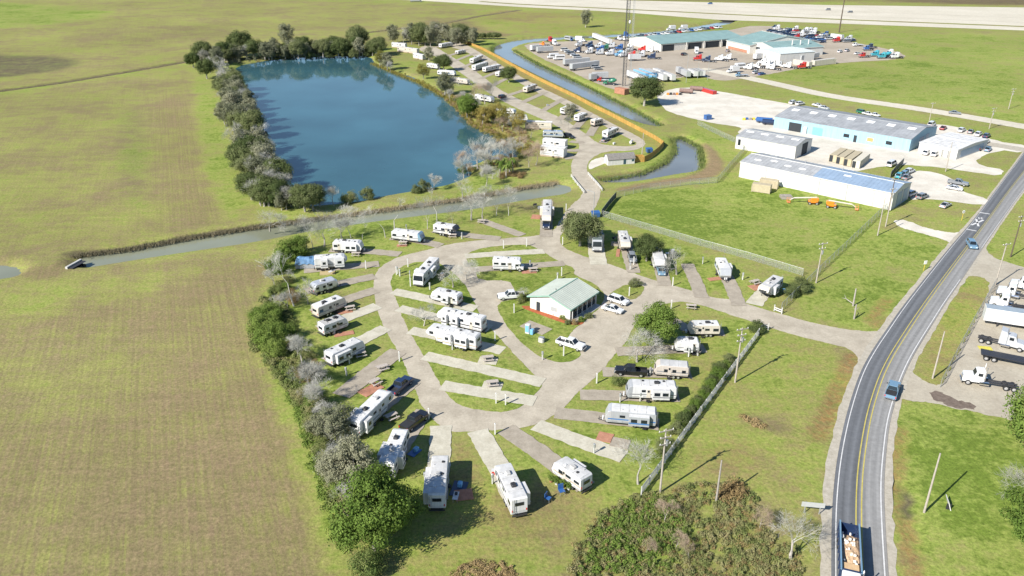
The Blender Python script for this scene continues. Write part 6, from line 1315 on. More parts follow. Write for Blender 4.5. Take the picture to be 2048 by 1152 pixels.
def proto(kind, i):
    key = (kind, i)
    if key in TP: return TP[key]
    s = i*13+len(kind)*7+3
    if kind == 'oak': c, C = crown(s, 4.2, 3.1, 5.2, 130, 160, .14, .45, -.75); t = limbs(s, 8, .34, C[:14], 2.2); r = [('trunk', t, BARK), ('crown', c, LF_OAK)]
    elif kind == 'bright': c, C = crown(s, 3.6, 3.3, 5.0, 115, 160, .135, .4, -.8); t = limbs(s, 8, .3, C[:12], 1.8); r = [('trunk', t, BARK), ('crown', c, LF_BRIGHT)]
    elif kind == 'olive': c, C = crown(s, 3.2, 3.6, 4.8, 86, 110, .14, .3, -.85, .27); t = limbs(s, 8, .26, C[:12], 1.6); r = [('trunk', t, BARK), ('crown', c, LF_OLIVE)]
    elif kind == 'sparse': c, C = crown(s, 3.0, 3.2, 4.8, 40, 110, .14, .3, -.8, .36); t = limbs(s, 8, .2, C[:18], 1.8); r = [('trunk', t, BARK), ('crown', c, LF_YEL)]
    elif kind == 'shrub': c, C = crown(s, 3.6, 4.2, 2.6, 50, 170, .16, .4, -.6, .36); t = limbs(s, 4, .12, C[:10], .4); r = [('stem', t, BARK), ('foliage', c, LF_OAK)]
    elif kind == 'scrub': c, C = crown(s, 3.6, 4.0, 2.6, 46, 150, .16, .35, -.6, .4); t = limbs(s, 4, .12, C[:12], .4); r = [('stem', t, BARK), ('foliage', c, LF_SCRUB)]
    elif kind == 'brightshrub': c, C = crown(s, 3.6, 4.2, 2.6, 50, 170, .16, .4, -.6, .36); t = limbs(s, 4, .12, C[:10], .4); r = [('stem', t, BARK), ('foliage', c, LF_BRIGHT)]
    elif kind == 'dry': c, C = crown(s, 3.4, 4.0, 2.6, 44, 130, .14, .35, -.6, .4); t = limbs(s, 4, .12, C[:12], .4); r = [('stem', t, TWIGB), ('foliage', c, LF_DRY)]
    elif kind == 'bare': a, b = bare(s, 8, .17, .62, 6); r = [('trunk', a, BARK), ('branches', b, TWIG)]
    elif kind == 'brown': a, b = bare(s, 8, .17, .66, 6); r = [('trunk', a, BARK), ('branches', b, TWIGB)]
    elif kind == 'spread': a, b = bare(s, 8, .2, .9, 6, .14, .1); r = [('trunk', a, BARK), ('branches', b, TWIG)]
    elif kind == 'slim': a, b = bare(s, 8, .13, .5, 6, .30, .45, (1, 3), .009, True); r = [('trunk', a, BARKW), ('branches', b, TWIG)]
    TP[key] = r; return r
NVAR = dict(oak=3, bright=3, olive=4, sparse=2, shrub=3, scrub=3, brightshrub=2, dry=2, bare=4, brown=2, spread=3, slim=4)
tr = random.Random(21)
def tree(kind, px, h, label, group=None, wide=1.0, i=None, name=None, world=None, lean=0):
    i = tr.randrange(NVAR[kind]) if i is None else i; c = world or G(*px); nm = name or {'shrub':'shrub','scrub':'shrub','brightshrub':'shrub','dry':'dry_shrub','bare':'bare_tree','brown':'bare_tree','spread':'bare_tree','slim':'bare_tree','oak':'oak_tree','bright':'leafy_tree','olive':'evergreen_tree','sparse':'sparse_tree'}[kind]
    t = empty(nm, (c.x, c.y, -.05 if c.z == 0 else c.z), tr.uniform(0, 6.28)); k = h/8.0; t.scale = (k*wide*tr.uniform(.92, 1.1), k*wide*tr.uniform(.92, 1.1), k); tag(t, label, 'shrub' if 'shrub' in nm else 'tree', group)
    if lean: t.rotation_euler.x = R(lean)
    for n, m, mt in proto(kind, i): part(n, m, mt, t)
    return t
# notable trees
tree('oak', (1160,492), 8.6, 'dense round oak beside the dark green motorhome', wide=1.02, i=0); tree('oak', (1293,522), 6.4, 'round tree beside the shaded fifth wheel on the north row', wide=.95, i=1)
tree('bright', (1312,690), 8.2, 'leafy green tree by the small white trailer on the east row', wide=1.05, i=0); tree('oak', (1288,212), 12.5, 'large spreading oak right of the radio tower', wide=1.05, i=2)
tree('olive', (1171,55), 13, 'lone round tree standing in the far field', wide=.8, i=1); tree('bright', (750,1100), 11.5, 'big bushy green tree at bottom left casting a dark shadow', wide=.95, i=1); tree('olive', (712,975), 8.5, 'grey green tree above the big bushy tree at lower left', wide=.9)
tree('bright', (795,1050), 6, 'smaller leafy tree growing against the right of the big bushy tree', wide=1.1); tree('scrub', (735,1148), 5, 'low shrub at the bottom edge under the big bushy tree')
tree('bright', (2070,905), 12, 'bright green tree crossing the right frame edge beside the truck lot', wide=1.0, i=2); tree('bright', (2075,1130), 11, 'bright green tree at the lower right frame corner', wide=.9, i=0); tree('spread', (2058,1010), 7, 'bare pale tree between the two green trees at the right frame edge')
tree('spread', (1274,724), 7, 'bare spreading tree left of the leafy tree on the east row', i=0); tree('spread', (1353,549), 7, 'bare spreading tree between north row pads', i=1); tree('bare', (1276,968), 8, 'pale bare tree overhanging the white slat fence end', wide=1.2, i=0)
tree('spread', (1582,1118), 7.5, 'bare white-limbed tree leaning by the dump truck', wide=1.1, i=2, lean=8); tree('spread', (906,575), 6.5, 'bare tree with grey twigs beside diagonal motorhome', i=2); tree('spread', (932,560), 6, 'second bare tree by the small lot west of office', i=0); tree('spread', (848,652), 5.5, 'bare sapling left of the three parallel trailers', i=1)
tree('slim', (588,612), 12.5, 'tall pale bare tree at the head of the west hedge', wide=1.25, i=0); tree('bare', (616,608), 7, 'thin bare tree right of tall pale one on the west hedge'); tree('bare', (605,735), 7.5, 'bare tree leaning over the west hedge by the long slide trailer'); tree('bare', (650,810), 7, 'white bare sapling on the west hedge by the empty pad')
for l, p, h, a in (('dead trunk with one broken limb on the meadow verge, farther one', (1706,612), 4.2, 140), ('dead trunk with one broken limb on the meadow verge, nearer one', (1708,638), 3.4, 60)):
    t = empty('dead_trunk', G(*p), R(a)); tag(t, l, 'tree'); MB().tube((0, 0, 0), (.05, .1, h), .19, .14, n=9).build('trunk', BARK, t); MB().tube((0, 0, .5), (1.6, .2, 1.3), .13, .08, n=6).tube((1.6, .2, 1.3), (2.4, .7, 1.5), .08, .03, n=5).tube((1.6, .2, 1.3), (2.3, -.4, 1.9), .06, .02, n=5).build('limb', BARK, t)
tree('shrub', (1600,580), 3.6, 'rounded hedge bush at the meadow fence corner', wide=1.3); tree('shrub', (1582,592), 3.0, 'hedge bush left of the rounded one at the meadow fence', wide=1.2); tree('shrub', (1513,662), 2.8, 'dark bush inside the south entrance gate wing', wide=1.2)
tree('scrub', (1235,768), 2.0, 'small bush beside the long white east row trailer', wide=1.2); tree('shrub', (1270,572), 2.2, 'flowering bush on the small island east of office', wide=1.3); tree('scrub', (1042,604), 2.6, 'shrub at left corner of the office', wide=1.0); tree('spread', (1048,596), 3.0, 'bare shrub behind the white pickup left of office')
for k, (p, h) in enumerate((((1125,638),1.3),((1135,648),1.4),((1150,648),1.6),((1162,643),1.4),((1178,636),1.5),((1108,630),.9),((1092,624),.8))): tree(('brightshrub','shrub','dry')[k % 3], p, h, 'small garden shrub in the red mulch bed of the office', 'garden shrubs by the office', wide=1.1)
# trees along the slat fence
for k in range(15):
    f = k/14; px = 1352+(1455-1352)*f; py = 868+(728-868)*f
    tree(('shrub','brightshrub')[k % 2], (px+tr.uniform(-3, 3), py+tr.uniform(-4, 4)), tr.uniform(1.9, 3.0), 'bushy hedge shrub along the white slat fence', 'hedge along the slat fence', wide=1.1)
tree('shrub', (1330,900), 2.6, 'dark hedge shrub under the pale bare tree by fence', wide=1.2)
# bare trees on the canal bank
for p, h in (((614,500),10),((627,497),8),((649,492),11),((683,476),7.5),((702,476),10),((771,475),10),((789,458),10),((855,458),11),((874,442),10.5),((943,440),10.5),((966,442),9.5),((993,431),10),((1017,431),9.5),((905,448),6.5),((725,478),5)):
    tree('slim' if tr.random() < .7 else 'bare', p, h, 'slender bare tree with pale trunk on the canal bank', 'bare trees on the canal bank', wide=1.15)
for p in ((600,510),(575,520),(560,545)): tree('brightshrub', p, tr.uniform(4.5, 6.5), 'green bushy growth at the head of the west hedge', 'bushes at the west hedge head', wide=1.0)
tree('spread', (540,462), 8, 'bare grey tree arching at canal bank corner below pond trees')
# tree belt west and north of the pond
belt = [(408,128),(425,150),(455,200),(470,240),(490,290),(505,330),(520,370),(545,410)]
for k in range(84):
    f = tr.random()*(len(belt)-1); i = int(f); a, b = belt[i], belt[i+1]; t = f-i; px = a[0]+(b[0]-a[0])*t+tr.uniform(-22, 36); py = a[1]+(b[1]-a[1])*t+tr.uniform(-8, 8)
    kd = tr.choice(('oak','olive','olive','bare','bare','bare','bare')); hh_ = tr.uniform(7.5, 11); tree(kd, (px, py), hh_, {'oak':'dark green tree in the dense belt along the west bank of pond','olive':'grey green tree in the dense belt along the west bank of pond','bare':('tall bare' if hh_ > 9.3 else 'bare')+' grey tree in the dense belt along the west bank of pond'}[kd], 'tree belt west of the pond', wide=tr.uniform(.8, 1.05))
for k in range(14):
    px = 505+k*9+tr.uniform(-6, 6); py = 405+k*1.6+tr.uniform(-6, 8); kd = tr.choice(('oak','bare','olive','oak')); tree(kd, (px, py), tr.uniform(6, 9), {'oak':'dark green tree at the south west corner of pond','olive':'grey green tree at the south west corner of pond','bare':'bare grey tree at the south west corner of pond'}[kd], 'trees at the pond corner', wide=.95)
for k in range(66):
    px = 398+k*5.5+tr.uniform(-4, 4); py = (124 if px < 480 else 121-(px-480)*.03)-tr.uniform(0, 6); kd = tr.choice(('oak','olive','shrub','olive','bare','oak')); h = tr.uniform(7, 11) if kd != 'shrub' else tr.uniform(4, 6)
    tree(kd, (px, py), h, {'oak':'dark green tree on the north bank of the pond','olive':'grey green tree on the north bank of the pond','bare':'bare grey tree on the north bank of the pond','shrub':'dark shrub on the north bank of the pond'}[kd], 'trees on the north bank', wide=tr.uniform(.8, 1.0))
tree('olive', (575,95), 15, 'tallest round green tree behind the north bank of pond', wide=.8, i=2); tree('oak', (483,112), 14, 'large round tree at the north west corner of pond', wide=.9); tree('oak', (715,104), 15, 'tall dark tree near the right end of the north bank', wide=.85)
for k in range(22):
    px = 790+k*7.2+tr.uniform(-6, 6); py = 93-tr.uniform(0, 12); kd = tr.choice(('olive','oak','bare','olive')); tree(kd, (px, py), tr.uniform(7, 13), {'oak':'dark green tree behind the pond lane end','olive':'grey green tree behind the pond lane end','bare':'bare grey tree behind the pond lane end'}[kd], 'trees behind the pond lane end', wide=.85)
for k in range(8): tree('oak', (942+k*7.6, 78+tr.uniform(-1, 1)), tr.uniform(3, 4.5), 'dark hedge tree along the field edge beyond the lanes', 'hedge beyond the lanes', wide=1.1)
# east shore of the pond
for kd, p, h, l in (('sparse',(760,132),9,'yellow green sparse tree at north east corner of pond'),('olive',(775,140),9,'grey green tree leaning over the pond corner'),('bare',(780,145),7,'bare tree at the pond corner beside park trailers'),('sparse',(847,158),8.5,'yellow green tree on the east shore among lawns'),('olive',(858,122),8,'round grey green tree by the white park trailer'),('oak',(887,142),8.5,'round dark tree beside the blue fronted trailer'),
      ('olive',(890,190),10,'grey green tree group at the shore left'),('bare',(905,188),10,'bare tree at the shore before pinkish roof'),('bare',(950,200),11,'bare grey tree left of lane on shore'),('brown',(970,208),11,'brown bare tree on the shore bend'),('bare',(985,205),12,'bare tree overhanging the long white trailer'),('bright',(935,236),9.5,'dark upright green tree on the shore'),
      ('sparse',(965,250),8.5,'yellow green tree leaning to the water'),('sparse',(990,244),9,'yellow tree beside brown scrub on shore'),('brown',(1005,262),7,'brown bare tree behind the cream park trailer'),('oak',(1018,165),7.5,'round tree between the pond lanes'),('olive',(1140,236),6,'green bush tree covering the white camper between lanes'),('bare',(1137,262),7,'bare tree beside dark van near the cabins'),
      ('bare',(955,338),13,'tall bare tree at the south east shore'),('bare',(975,345),11,'bare tree behind the palms'),('bare',(935,342),8,'bare white tree at the waterline by the small boat'),('brown',(1072,330),9,'brown leafless tree with fine twigs left of the cabins'),('brown',(1058,334),8,'second brown leafless tree left of the cabins'),('brown',(1040,285),7,'brown scrub tree above the inlet'),('brown',(1062,275),7,'brown scrub tree beside the blue grey roof'),
      ('spread',(985,358),5,'low bare bush on bank below the palms'),('bare',(925,395),8,'pale bare tree on canal north bank'),('bare',(972,372),8,'bare tree above the canal near the shore')):
    tree(kd, p, h, l)
for k in range(26):
    f = tr.random(); px = 925+f*125+tr.uniform(-8, 8); py = 338-f*28+tr.uniform(-14, 22); kd = tr.choice(('brown','bare','scrub','dry','bare')); tree(kd, (px, py), tr.uniform(4.5, 9) if kd in ('brown','bare') else tr.uniform(1.6, 3), {'brown':'brown leafless tree in the tangle at the south east shore','bare':'grey leafless tree in the tangle at the south east shore','scrub':'scrub bush in the tangle at the south east shore','dry':'dry bush in the tangle at the south east shore'}[kd], 'tangle at the south east shore')
for k in range(20):
    f = tr.random(); px = 900+f*135+tr.uniform(-6, 10); py = 205+f*68+tr.uniform(-12, 4); kd = tr.choice(('brown','bare','sparse','scrub','bare')); tree(kd, (px, py), tr.uniform(5, 9) if kd != 'scrub' else tr.uniform(1.6, 3), {'brown':'brown leafless tree along the east shore','bare':'grey leafless tree along the east shore','scrub':'scrub bush along the east shore','sparse':'yellowing thin tree along the east shore'}[kd], 'growth along the east shore')
for k, (kd, p, h) in enumerate((('shrub',(735,398),4.6),('shrub',(845,382),4.2),('shrub',(832,386),3.2),('bare',(668,412),7),('bare',(640,414),7),('scrub',(705,404),4),('bare',(868,380),6),('scrub',(690,408),3.5))): tree(kd, p, h, {'shrub':'round green bush on the south bank of the pond','bare':'bare grey tree on the south bank of the pond','scrub':'brownish scrub bush on the south bank of the pond'}[kd], 'bushes on the south bank')
for k in range(12): tree('dry', (1000+k*4.5+tr.uniform(-3, 3), 352+tr.uniform(-4, 6)), tr.uniform(1.3, 2.2), 'dry reddish shrub on the bank below the palms', 'dry shrubs below the palms', wide=1.3)
def palm(px, h, label):
    c = G(*px); t = empty('palm_tree', c, tr.uniform(0, 6)); tag(t, label, 'tree', 'palms at the south east shore'); MB().tube((0, 0, 0), (.1, .05, h), .22, .16, n=8).build('trunk', BARK, t); m = MB()
    for k in range(26):
        a = tr.uniform(0, 6.28); el = tr.uniform(-.35, 1.1); L = tr.uniform(1.5, 2.1); d = Vector((math.cos(a), math.sin(a), 0)); p = Vector((.1, .05, h)); w = d.cross(Vector((0, 0, 1)))*.28; prev = p
        for s in range(1, 4):
            q = Vector((.1, .05, h))+d*(L*s/3*math.cos(el*.6))+Vector((0, 0, L*s/3*math.sin(el)-.22*s*s)); ww = w*(1.1-s*.28); m.quad(prev-w*(1.1-(s-1)*.28), q-ww, q+ww, prev+w*(1.1-(s-1)*.28)); prev = q
    m.build('fronds', LF_BRIGHT, t)
for p, h in (((1000,350),4.6),((1010,347),4.9),((1019,350),4.4),((1026,346),4.8),((1012,355),4.0)): palm(p, h, 'fan palm in the clump at the south east shore of pond')
# west hedge and field margin
hw = [(560,560),(580,620),(605,700),(628,770),(645,830),(662,890),(690,960),(720,1030)]
for k in range(62):
    f = tr.random()*(len(hw)-1); i = int(f); a, b = hw[i], hw[i+1]; t = f-i; px = a[0]+(b[0]-a[0])*t+tr.uniform(-26, 16); py = a[1]+(b[1]-a[1])*t
    kd = tr.choice(('scrub','brightshrub','olive','scrub','bare','bare','bare','dry')); tree(kd, (px, py), tr.uniform(1.8, 3.6) if kd not in ('bare', 'olive') else tr.uniform(3.5, 6.5), {'olive':'grey green young tree in the west hedge','scrub':'tangled scrub bush in the west hedge','brightshrub':'bright green bush in the west hedge','shrub':'dark green bush in the west hedge','bare':'bare grey sapling in the west hedge','dry':'dry brown bush in the west hedge'}[kd], 'west hedge along the field', wide=1.1)
for p, h in (((535,690),5.5),((528,665),5.5),((545,640),5),((550,710),4.5),((562,680),5),((520,645),4.5)): tree('brightshrub', p, h, 'bright vine covered bush bulging into the field', 'vine covered bushes by the field', wide=1.0)
# ------------------------------------------------------------------ uncountable growth: thicket, brush, reeds
def pts_in(px, n, seed):
    g = np.random.default_rng(seed); q = np.array([(p.x, p.y) for p in GL(px)]); lo, hi = q.min(0), q.max(0); out = []
    while len(out) < n:
        p = g.uniform(lo, hi); c = False; j = len(q)-1
        for i in range(len(q)):
            if (q[i, 1] > p[1]) != (q[j, 1] > p[1]) and p[0] < (q[j, 0]-q[i, 0])*(p[1]-q[i, 1])/(q[j, 1]-q[i, 1])+q[i, 0]: c = not c
            j = i
        if c: out.append(p)
    return np.array(out), g
def brush(name, label, px, clumps, per, h, m, seed, ls=.2, rad=(.5, 1.3)):
    C, g = pts_in(px, clumps, seed); idx = np.repeat(np.arange(clumps), per); rr = g.uniform(*rad, clumps); hh = h*g.uniform(.35, 1, clumps); d = g.normal(size=(len(idx), 3)); d[:, 2] = np.abs(d[:, 2]); d /= np.linalg.norm(d, axis=1)[:, None]
    k = g.uniform(.3, 1, len(idx))[:, None]**.5; cen = np.column_stack([C[idx], np.zeros(len(idx))])+d*k*np.column_stack([rr[idx], rr[idx], hh[idx]]); nr = d+g.normal(size=d.shape)*.5; nr /= np.linalg.norm(nr, axis=1)[:, None]
    o = part(name, quads_mesh(name, cen, nr, ls*g.uniform(.5, 1.3, len(idx)), g), m); tag(o, label, 'brush', kind='stuff'); return o
TH_ = [(1130,1180),(1150,1085),(1200,1025),(1250,1000),(1300,985),(1400,968),(1480,965),(1515,1000),(1522,1050),(1560,1085),(1595,1100),(1610,1180)]
brush('thicket', 'tangled green and brown thicket at the bottom between lawn and road', TH_, 900, 105, .95, LF_SCRUB, 5, .10, (.3, .85)); brush('dry_brush', 'dry brown weeds through the bottom thicket', TH_, 360, 70, 1.0, LF_DRY, 6, .07, (.3, .8)); brush('thicket', 'bright green brambles at left of the bottom thicket', [(1150,1152),(1180,1060),(1260,1000),(1340,990),(1380,1060),(1330,1152)], 260, 120, 1.2, LF_BRIGHT, 8, .11, (.3, .9))
brush('dry_brush', 'golden dry bush at the bottom edge of the lawn', [(880,1180),(905,1135),(960,1122),(1020,1128),(1050,1180)], 110, 110, .6, LF_DRY, 9, .08, (.3, .8))
brush('thicket', 'green weeds along the west hedge edge', [(505,620),(560,560),(600,690),(640,840),(690,980),(700,1060),(665,1010),(630,900),(590,800),(545,740),(500,690)], 420, 180, 1.1, LF_SCRUB, 10, .12); brush('thicket', 'bright low weeds on the field side of the west hedge', [(560,740),(590,760),(640,900),(670,1000),(700,1100),(680,1100),(650,1010),(615,900)], 130, 150, .5, LF_BRIGHT, 11, .12)
brush('dry_brush', 'russet and yellow scrub along the east shore of pond', [(862,176),(920,198),(960,213),(1000,238),(1050,258),(1078,300),(1050,314),(1017,281),(949,257),(924,236),(888,198)], 230, 90, 1.3, LF_DRY, 21, .15)
brush('thicket', 'green and yellow undergrowth along the east shore of pond', [(745,118),(790,140),(862,170),(930,200),(1000,240),(1050,262),(1078,300),(1050,314),(949,257),(888,198),(826,157)], 190, 90, 1.5, LF_YEL, 22, .16)
brush('thicket', 'dark undergrowth beneath the pond tree belt', [(470,135),(482,150),(500,180),(530,260),(562,350),(600,412),(560,415),(520,360),(480,270),(455,190),(430,140)], 260, 100, 2.2, LF_OLIVE, 23, .18)
brush('thicket', 'dark undergrowth beneath the north bank trees', [(400,128),(470,128),(600,110),(740,108),(740,102),(600,104),(470,118),(400,118)], 200, 100, 3.0, LF_OLIVE, 24, .2)
brush('dry_brush', 'cut branch pile of dry brush on the lawn right of fence', [(1485,832),(1510,836),(1535,852),(1520,858),(1495,845)], 16, 60, .5, LF_DRY, 12, .12, (.4, .9)); brush('dry_brush', 'dark twiggy brush heap at the thicket top', [(1430,985),(1470,965),(1495,990),(1470,1005),(1440,1005)], 40, 90, 1.8, LF_DRY, 14, .12)
def reeds(label, px, width, n, h, seed, m=None):
    g = np.random.default_rng(seed); pts = resample(GL(px), .5, False); P = np.array([(p.x, p.y) for p in pts]); k = g.integers(0, len(P), n); p = P[k]+g.normal(size=(n, 2))*width*.5; hh = h*g.uniform(.4, 1.1, n); a = g.uniform(0, 6.28, n); w = g.uniform(.05, .14, n); tip = g.normal(size=(n, 2))*.25
    co = np.stack([np.column_stack([p[:, 0]-np.cos(a)*w, p[:, 1]-np.sin(a)*w, np.full(n, -.8)]), np.column_stack([p[:, 0]+np.cos(a)*w, p[:, 1]+np.sin(a)*w, np.full(n, -.8)]), np.column_stack([p[:, 0]+tip[:, 0], p[:, 1]+tip[:, 1], hh-.4])], 1).reshape(-1, 3)
    me = bpy.data.meshes.new('reeds'); me.vertices.add(3*n); me.vertices.foreach_set('co', co.ravel()); me.loops.add(3*n); me.loops.foreach_set('vertex_index', np.arange(3*n, dtype=np.int32)); me.polygons.add(n); me.polygons.foreach_set('loop_start', np.arange(0, 3*n, 3, dtype=np.int32)); me.update(calc_edges=True)
    o = part('reeds', me, m or LF_REED); tag(o, label, 'reeds', kind='stuff')
reeds('brown reeds on the north bank of lower canal, western half', [(145,508),(260,494),(380,471),(512,450),(640,433)], 1.5, 6000, .45, 1); reeds('brown reeds on the north bank of lower canal, eastern half', [(640,433),(740,420),(820,409),(929,394),(1035,374),(1110,363)], 1.6, 5000, .4, 2)
reeds('dark reeds in the field ditch', [(0,181),(120,165),(260,142),(392,119)], 2.0, 5000, .45, 3); reeds('brown reeds in the far field ditch', [(740,64),(880,48),(960,32),(1040,20)], 2.5, 5000, 1.2, 4); reeds('green reeds round the kidney pond', [(1203,358),(1280,345),(1330,322),(1349,300),(1344,277),(1362,272),(1400,292),(1407,335),(1385,348)], 1.4, 4500, .8, 5, LF_SCRUB); reeds('weeds on the east canal banks', [(985,92),(983,104),(1020,126),(1110,170),(1210,218),(1290,254)], 1.6, 5000, .7, 6, LF_SCRUB); reeds('weeds on the far bank of east canal', [(1028,98),(1080,128),(1180,174),(1270,219),(1325,250)], 2.0, 5000, .7, 7, LF_SCRUB)
for k in range(6): tree('brown', (tr.uniform(1180, 1580), tr.uniform(1010, 1140)), tr.uniform(2.5, 4), 'bare twiggy sapling standing in the bottom thicket', 'saplings in the thicket')
reeds('golden weeds on the canal side of cedar fence', [(940,88),(1008,120),(1083,159),(1158,196),(1228,232),(1293,267),(1332,290)], 1.7, 9000, .9, 18, LF_GOLD)
reeds('fringe of weeds on the east shore of pond', [(745,125),(785,142),(841,164),(888,190),(920,215),(950,250),(1017,273),(1046,305)], 1.8, 6000, 1.0, 8, LF_YEL)

# ------------------------------------------------------------------ small things on the camp sites
def picnic_proto():
    m = [MB() for _ in range(5)]
    t = empty('picnic_table', (0, 0, 0))
    for k in range(5): MB().box(-.95, .95, -.40+k*.16, -.40+k*.16+.145, .72, .76).build('table_board', WOODT, t)
    for s in (-1, 1):
        for k in range(2): MB().box(-.95, .95, s*.78-.16+k*.16, s*.78-.16+k*.16+.14, .43, .47).build('bench_board', WOODT, t)
    for x in (-.65, .65):
        MB().box(x-.05, x+.05, -.85, .85, .37, .43).build('brace', WOODG, t)
        for s in (-1, 1): MB().add([(x-.04, s*.25, .72), (x+.04, s*.25, .72), (x+.04, s*.62, 0), (x-.04, s*.62, 0), (x-.04, s*.35, .72), (x+.04, s*.35, .72), (x+.04, s*.72, 0), (x-.04, s*.72, 0)], [(0, 1, 2, 3), (7, 6, 5, 4), (0, 3, 7, 4), (1, 5, 6, 2), (0, 4, 5, 1), (3, 2, 6, 7)]).build('leg', WOODG, t)
    return t
pt = None
for l, p, rz in (('picnic table on the grass by the cream shaded west row trailer',(700,620),20),('picnic table beside the white trailer with full-length slide',(721,713),25),('picnic table on brick slab by the empty pad',(750,769),50),('picnic table right of the large fifth wheel at lower left',(783,838),40),('dark picnic table by the grass strip motorhome',(1066,543),5),('picnic table between two middle island pads, upper',(976,721),10),('picnic table between two middle island pads, lower',(985,771),10),
    ('picnic table on lawn at the entrance road bend',(1382,617),-10),('picnic table on brick patio nearest entrance',(1510,568),30),('picnic table by canal bank empty pad',(963,446),-10),('picnic table before the white trailer by the canal bank',(806,490),0),('picnic table before the farthest right canal bank camper',(905,475),0),('picnic table near silver rounded trailer',(712,512),0),('picnic table on lawn by the lowest parallel trailer',(934,696),10),('picnic table by the shaded fifth wheel at lower left lawn',(765,740),30)):
    if pt is None: pt = picnic_proto(); o = pt
    else: o = copy_tree(pt)
    c = G(*p); o.location = (c.x, c.y, .07); o.rotation_euler.z = R(rz); o.scale = (1.15, 1.15, 1.15); tag(o, l, 'picnic table', 'picnic tables on the camp sites')
def pedestal_proto():
    t = empty('hookup_pedestal', (0, 0, 0)); MB().box(-.08, .08, -.06, .06, 0, 1.15).build('post', B_WHITE, t); MB().cbox(0, 0, 1.2, .34, .24, .5, .04).build('meter_box', STEEL, t); MB().tube((.25, 0, 0), (.25, 0, .7), .03, n=6).build('water_riser', STEEL, t); return t
pp = pedestal_proto(); first = True
for p in ((699,728),(693,752),(850,965),(985,968),(1188,907),(1262,842),(1338,755),(1377,714),(1412,668),(1405,528),(1240,805),(1280,803),(924,478),(813,462),(1300,752),(1255,841),(1395,712),(1085,720),(905,700),(930,700),(820,556),(800,553),(795,548),(860,580),(1060,535),(1115,560),(1485,560),(1260,540)):
    o = pp if first else copy_tree(pp); first = False; c = G(*p); o.location = (c.x, c.y, .06); o.rotation_euler.z = tr.uniform(0, 3); o.scale = (1.25,)*3; tag(o, 'white utility hookup pedestal beside a camp pad', 'pedestal', 'hookup pedestals beside the pads')
def post_proto():
    t = empty('site_post', (0, 0, 0)); MB().box(-.09, .09, -.09, .09, 0, 1.7).build('post', B_WHITE, t); MB().add([(-.11,-.11,1.7),(.11,-.11,1.7),(.11,.11,1.7),(-.11,.11,1.7),(0,0,1.85)], [(0,1,4),(1,2,4),(2,3,4),(3,0,4)]).build('post_cap', B_WHITE, t); return t
pp = post_proto(); first = True
for p in ((732,538),(799,723),(858,838),(990,869),(1193,767),(1127,712),(992,807),(1011,810),(990,682),(1342,618),(1007,497),(1053,493),(1125,490),(1132,422),(1258,592),(1123,552),(816,534),(793,550),(821,573),(1267,530),(1345,572),(1028,626)):
    o = pp if first else copy_tree(pp); first = False; c = G(*p); o.location = (c.x, c.y, .06); o.scale = (1.2,)*3; tag(o, 'slim white site marker post at a pad corner by the road', 'post', 'white site marker posts')
def simple(name, label, px, rz, build, cat):
    t = empty(name, G(*px)+Vector((0, 0, .06)), R(rz)); tag(t, label, cat); build(t); return t
def kiosk(t): MB().cbox(0, 0, 1.0, 1.0, .9, 2.0, .08).build('cabinet', B_WHITE, t); MB().cbox(.0, -.47, 1.1, .8, .06, 1.5, .02).build('front_panel', PAINT['sky'], t); MB().cbox(.95, 0, .55, .7, .8, 1.1, .06).build('side_cabinet', PAINT['sky'], t)
simple('vending_cabinet', 'white and blue cabinet on the slab south of the office', (1056,666), -30, kiosk, 'cabinet')
simple('utility_box', 'grey concrete utility box near the island tip', (1083,684), -30, lambda t: (MB().cbox(0, 0, .5, 1.2, 1.0, 1.0, .2).build('housing', CONC, t), MB().box(-.5, .5, -.4, .4, 1.0, 1.06).build('lid', STEEL, t)), 'utility box')
def bin_(c): return lambda t: (MB().add([(-1.0,-.8,.1),(1.0,-.8,.1),(1.0,.8,.1),(-1.0,.8,.1),(-1.15,-.95,1.3),(1.15,-.95,1.3),(1.15,.95,1.5),(-1.15,.95,1.5)], [(3,2,1,0),(0,1,5,4),(1,2,6,5),(2,3,7,6),(3,0,4,7)]).build('bin_body', c, t), MB().add([(-1.18,-.98,1.31),(1.18,-.98,1.31),(1.18,.98,1.52),(-1.18,.98,1.52),(-1.18,-.98,1.38),(1.18,-.98,1.38),(1.18,.98,1.6),(-1.18,.98,1.6)], [(4,5,6,7),(0,1,5,4),(1,2,6,5),(2,3,7,6),(3,0,4,7)]).build('bin_lid', DARK if c is not PAINT['blue'] else PAINT['blue'], t))
simple('dumpster', 'blue dumpster beside the dark screened fence', (1191,434), 10, bin_(PAINT['blue']), 'dumpster'); simple('dumpster', 'blue dumpster on the lane bend by the cedar fence', (1298,305), 10, bin_(PAINT['blue']), 'dumpster')
simple('propane_tank', 'white horizontal gas tank on the lawn near lane junction', (1262,288), 70, lambda t: (MB().tube((-1.2,0,.9),(1.2,0,.9),.5,n=14).build('tank', B_WHITE, t), MB().box(-.8,-.6,-.4,.4,0,.5).box(.6,.8,-.4,.4,0,.5).build('cradle', STEEL, t)), 'tank')
def tarp(t):
    g = random.Random(4); m = MB(); n = 10
    for i in range(n+1):
        for j in range(6): m.v.append((-3+6*i/n, -1.1+2.2*j/5, (2.6 if 0 < j < 5 and 0 < i < n else 1.2)+g.uniform(-.35, .25)))
    for i in range(n):
        for j in range(5): m.f.append((i*6+j, (i+1)*6+j, (i+1)*6+j+1, i*6+j+1))
    m.build('tarp', mat('blue_tarp', (.10,.20,.34), .5, .35, 1.5), t); MB().box(-2.8, 2.8, -.95, .95, .1, 1.6).build('stacked_goods', GREYS, t)
simple('tarp_covered_stack', 'blue tarp over stacked goods at the back of long west row camper', (616,535), 5, tarp, 'tarp')
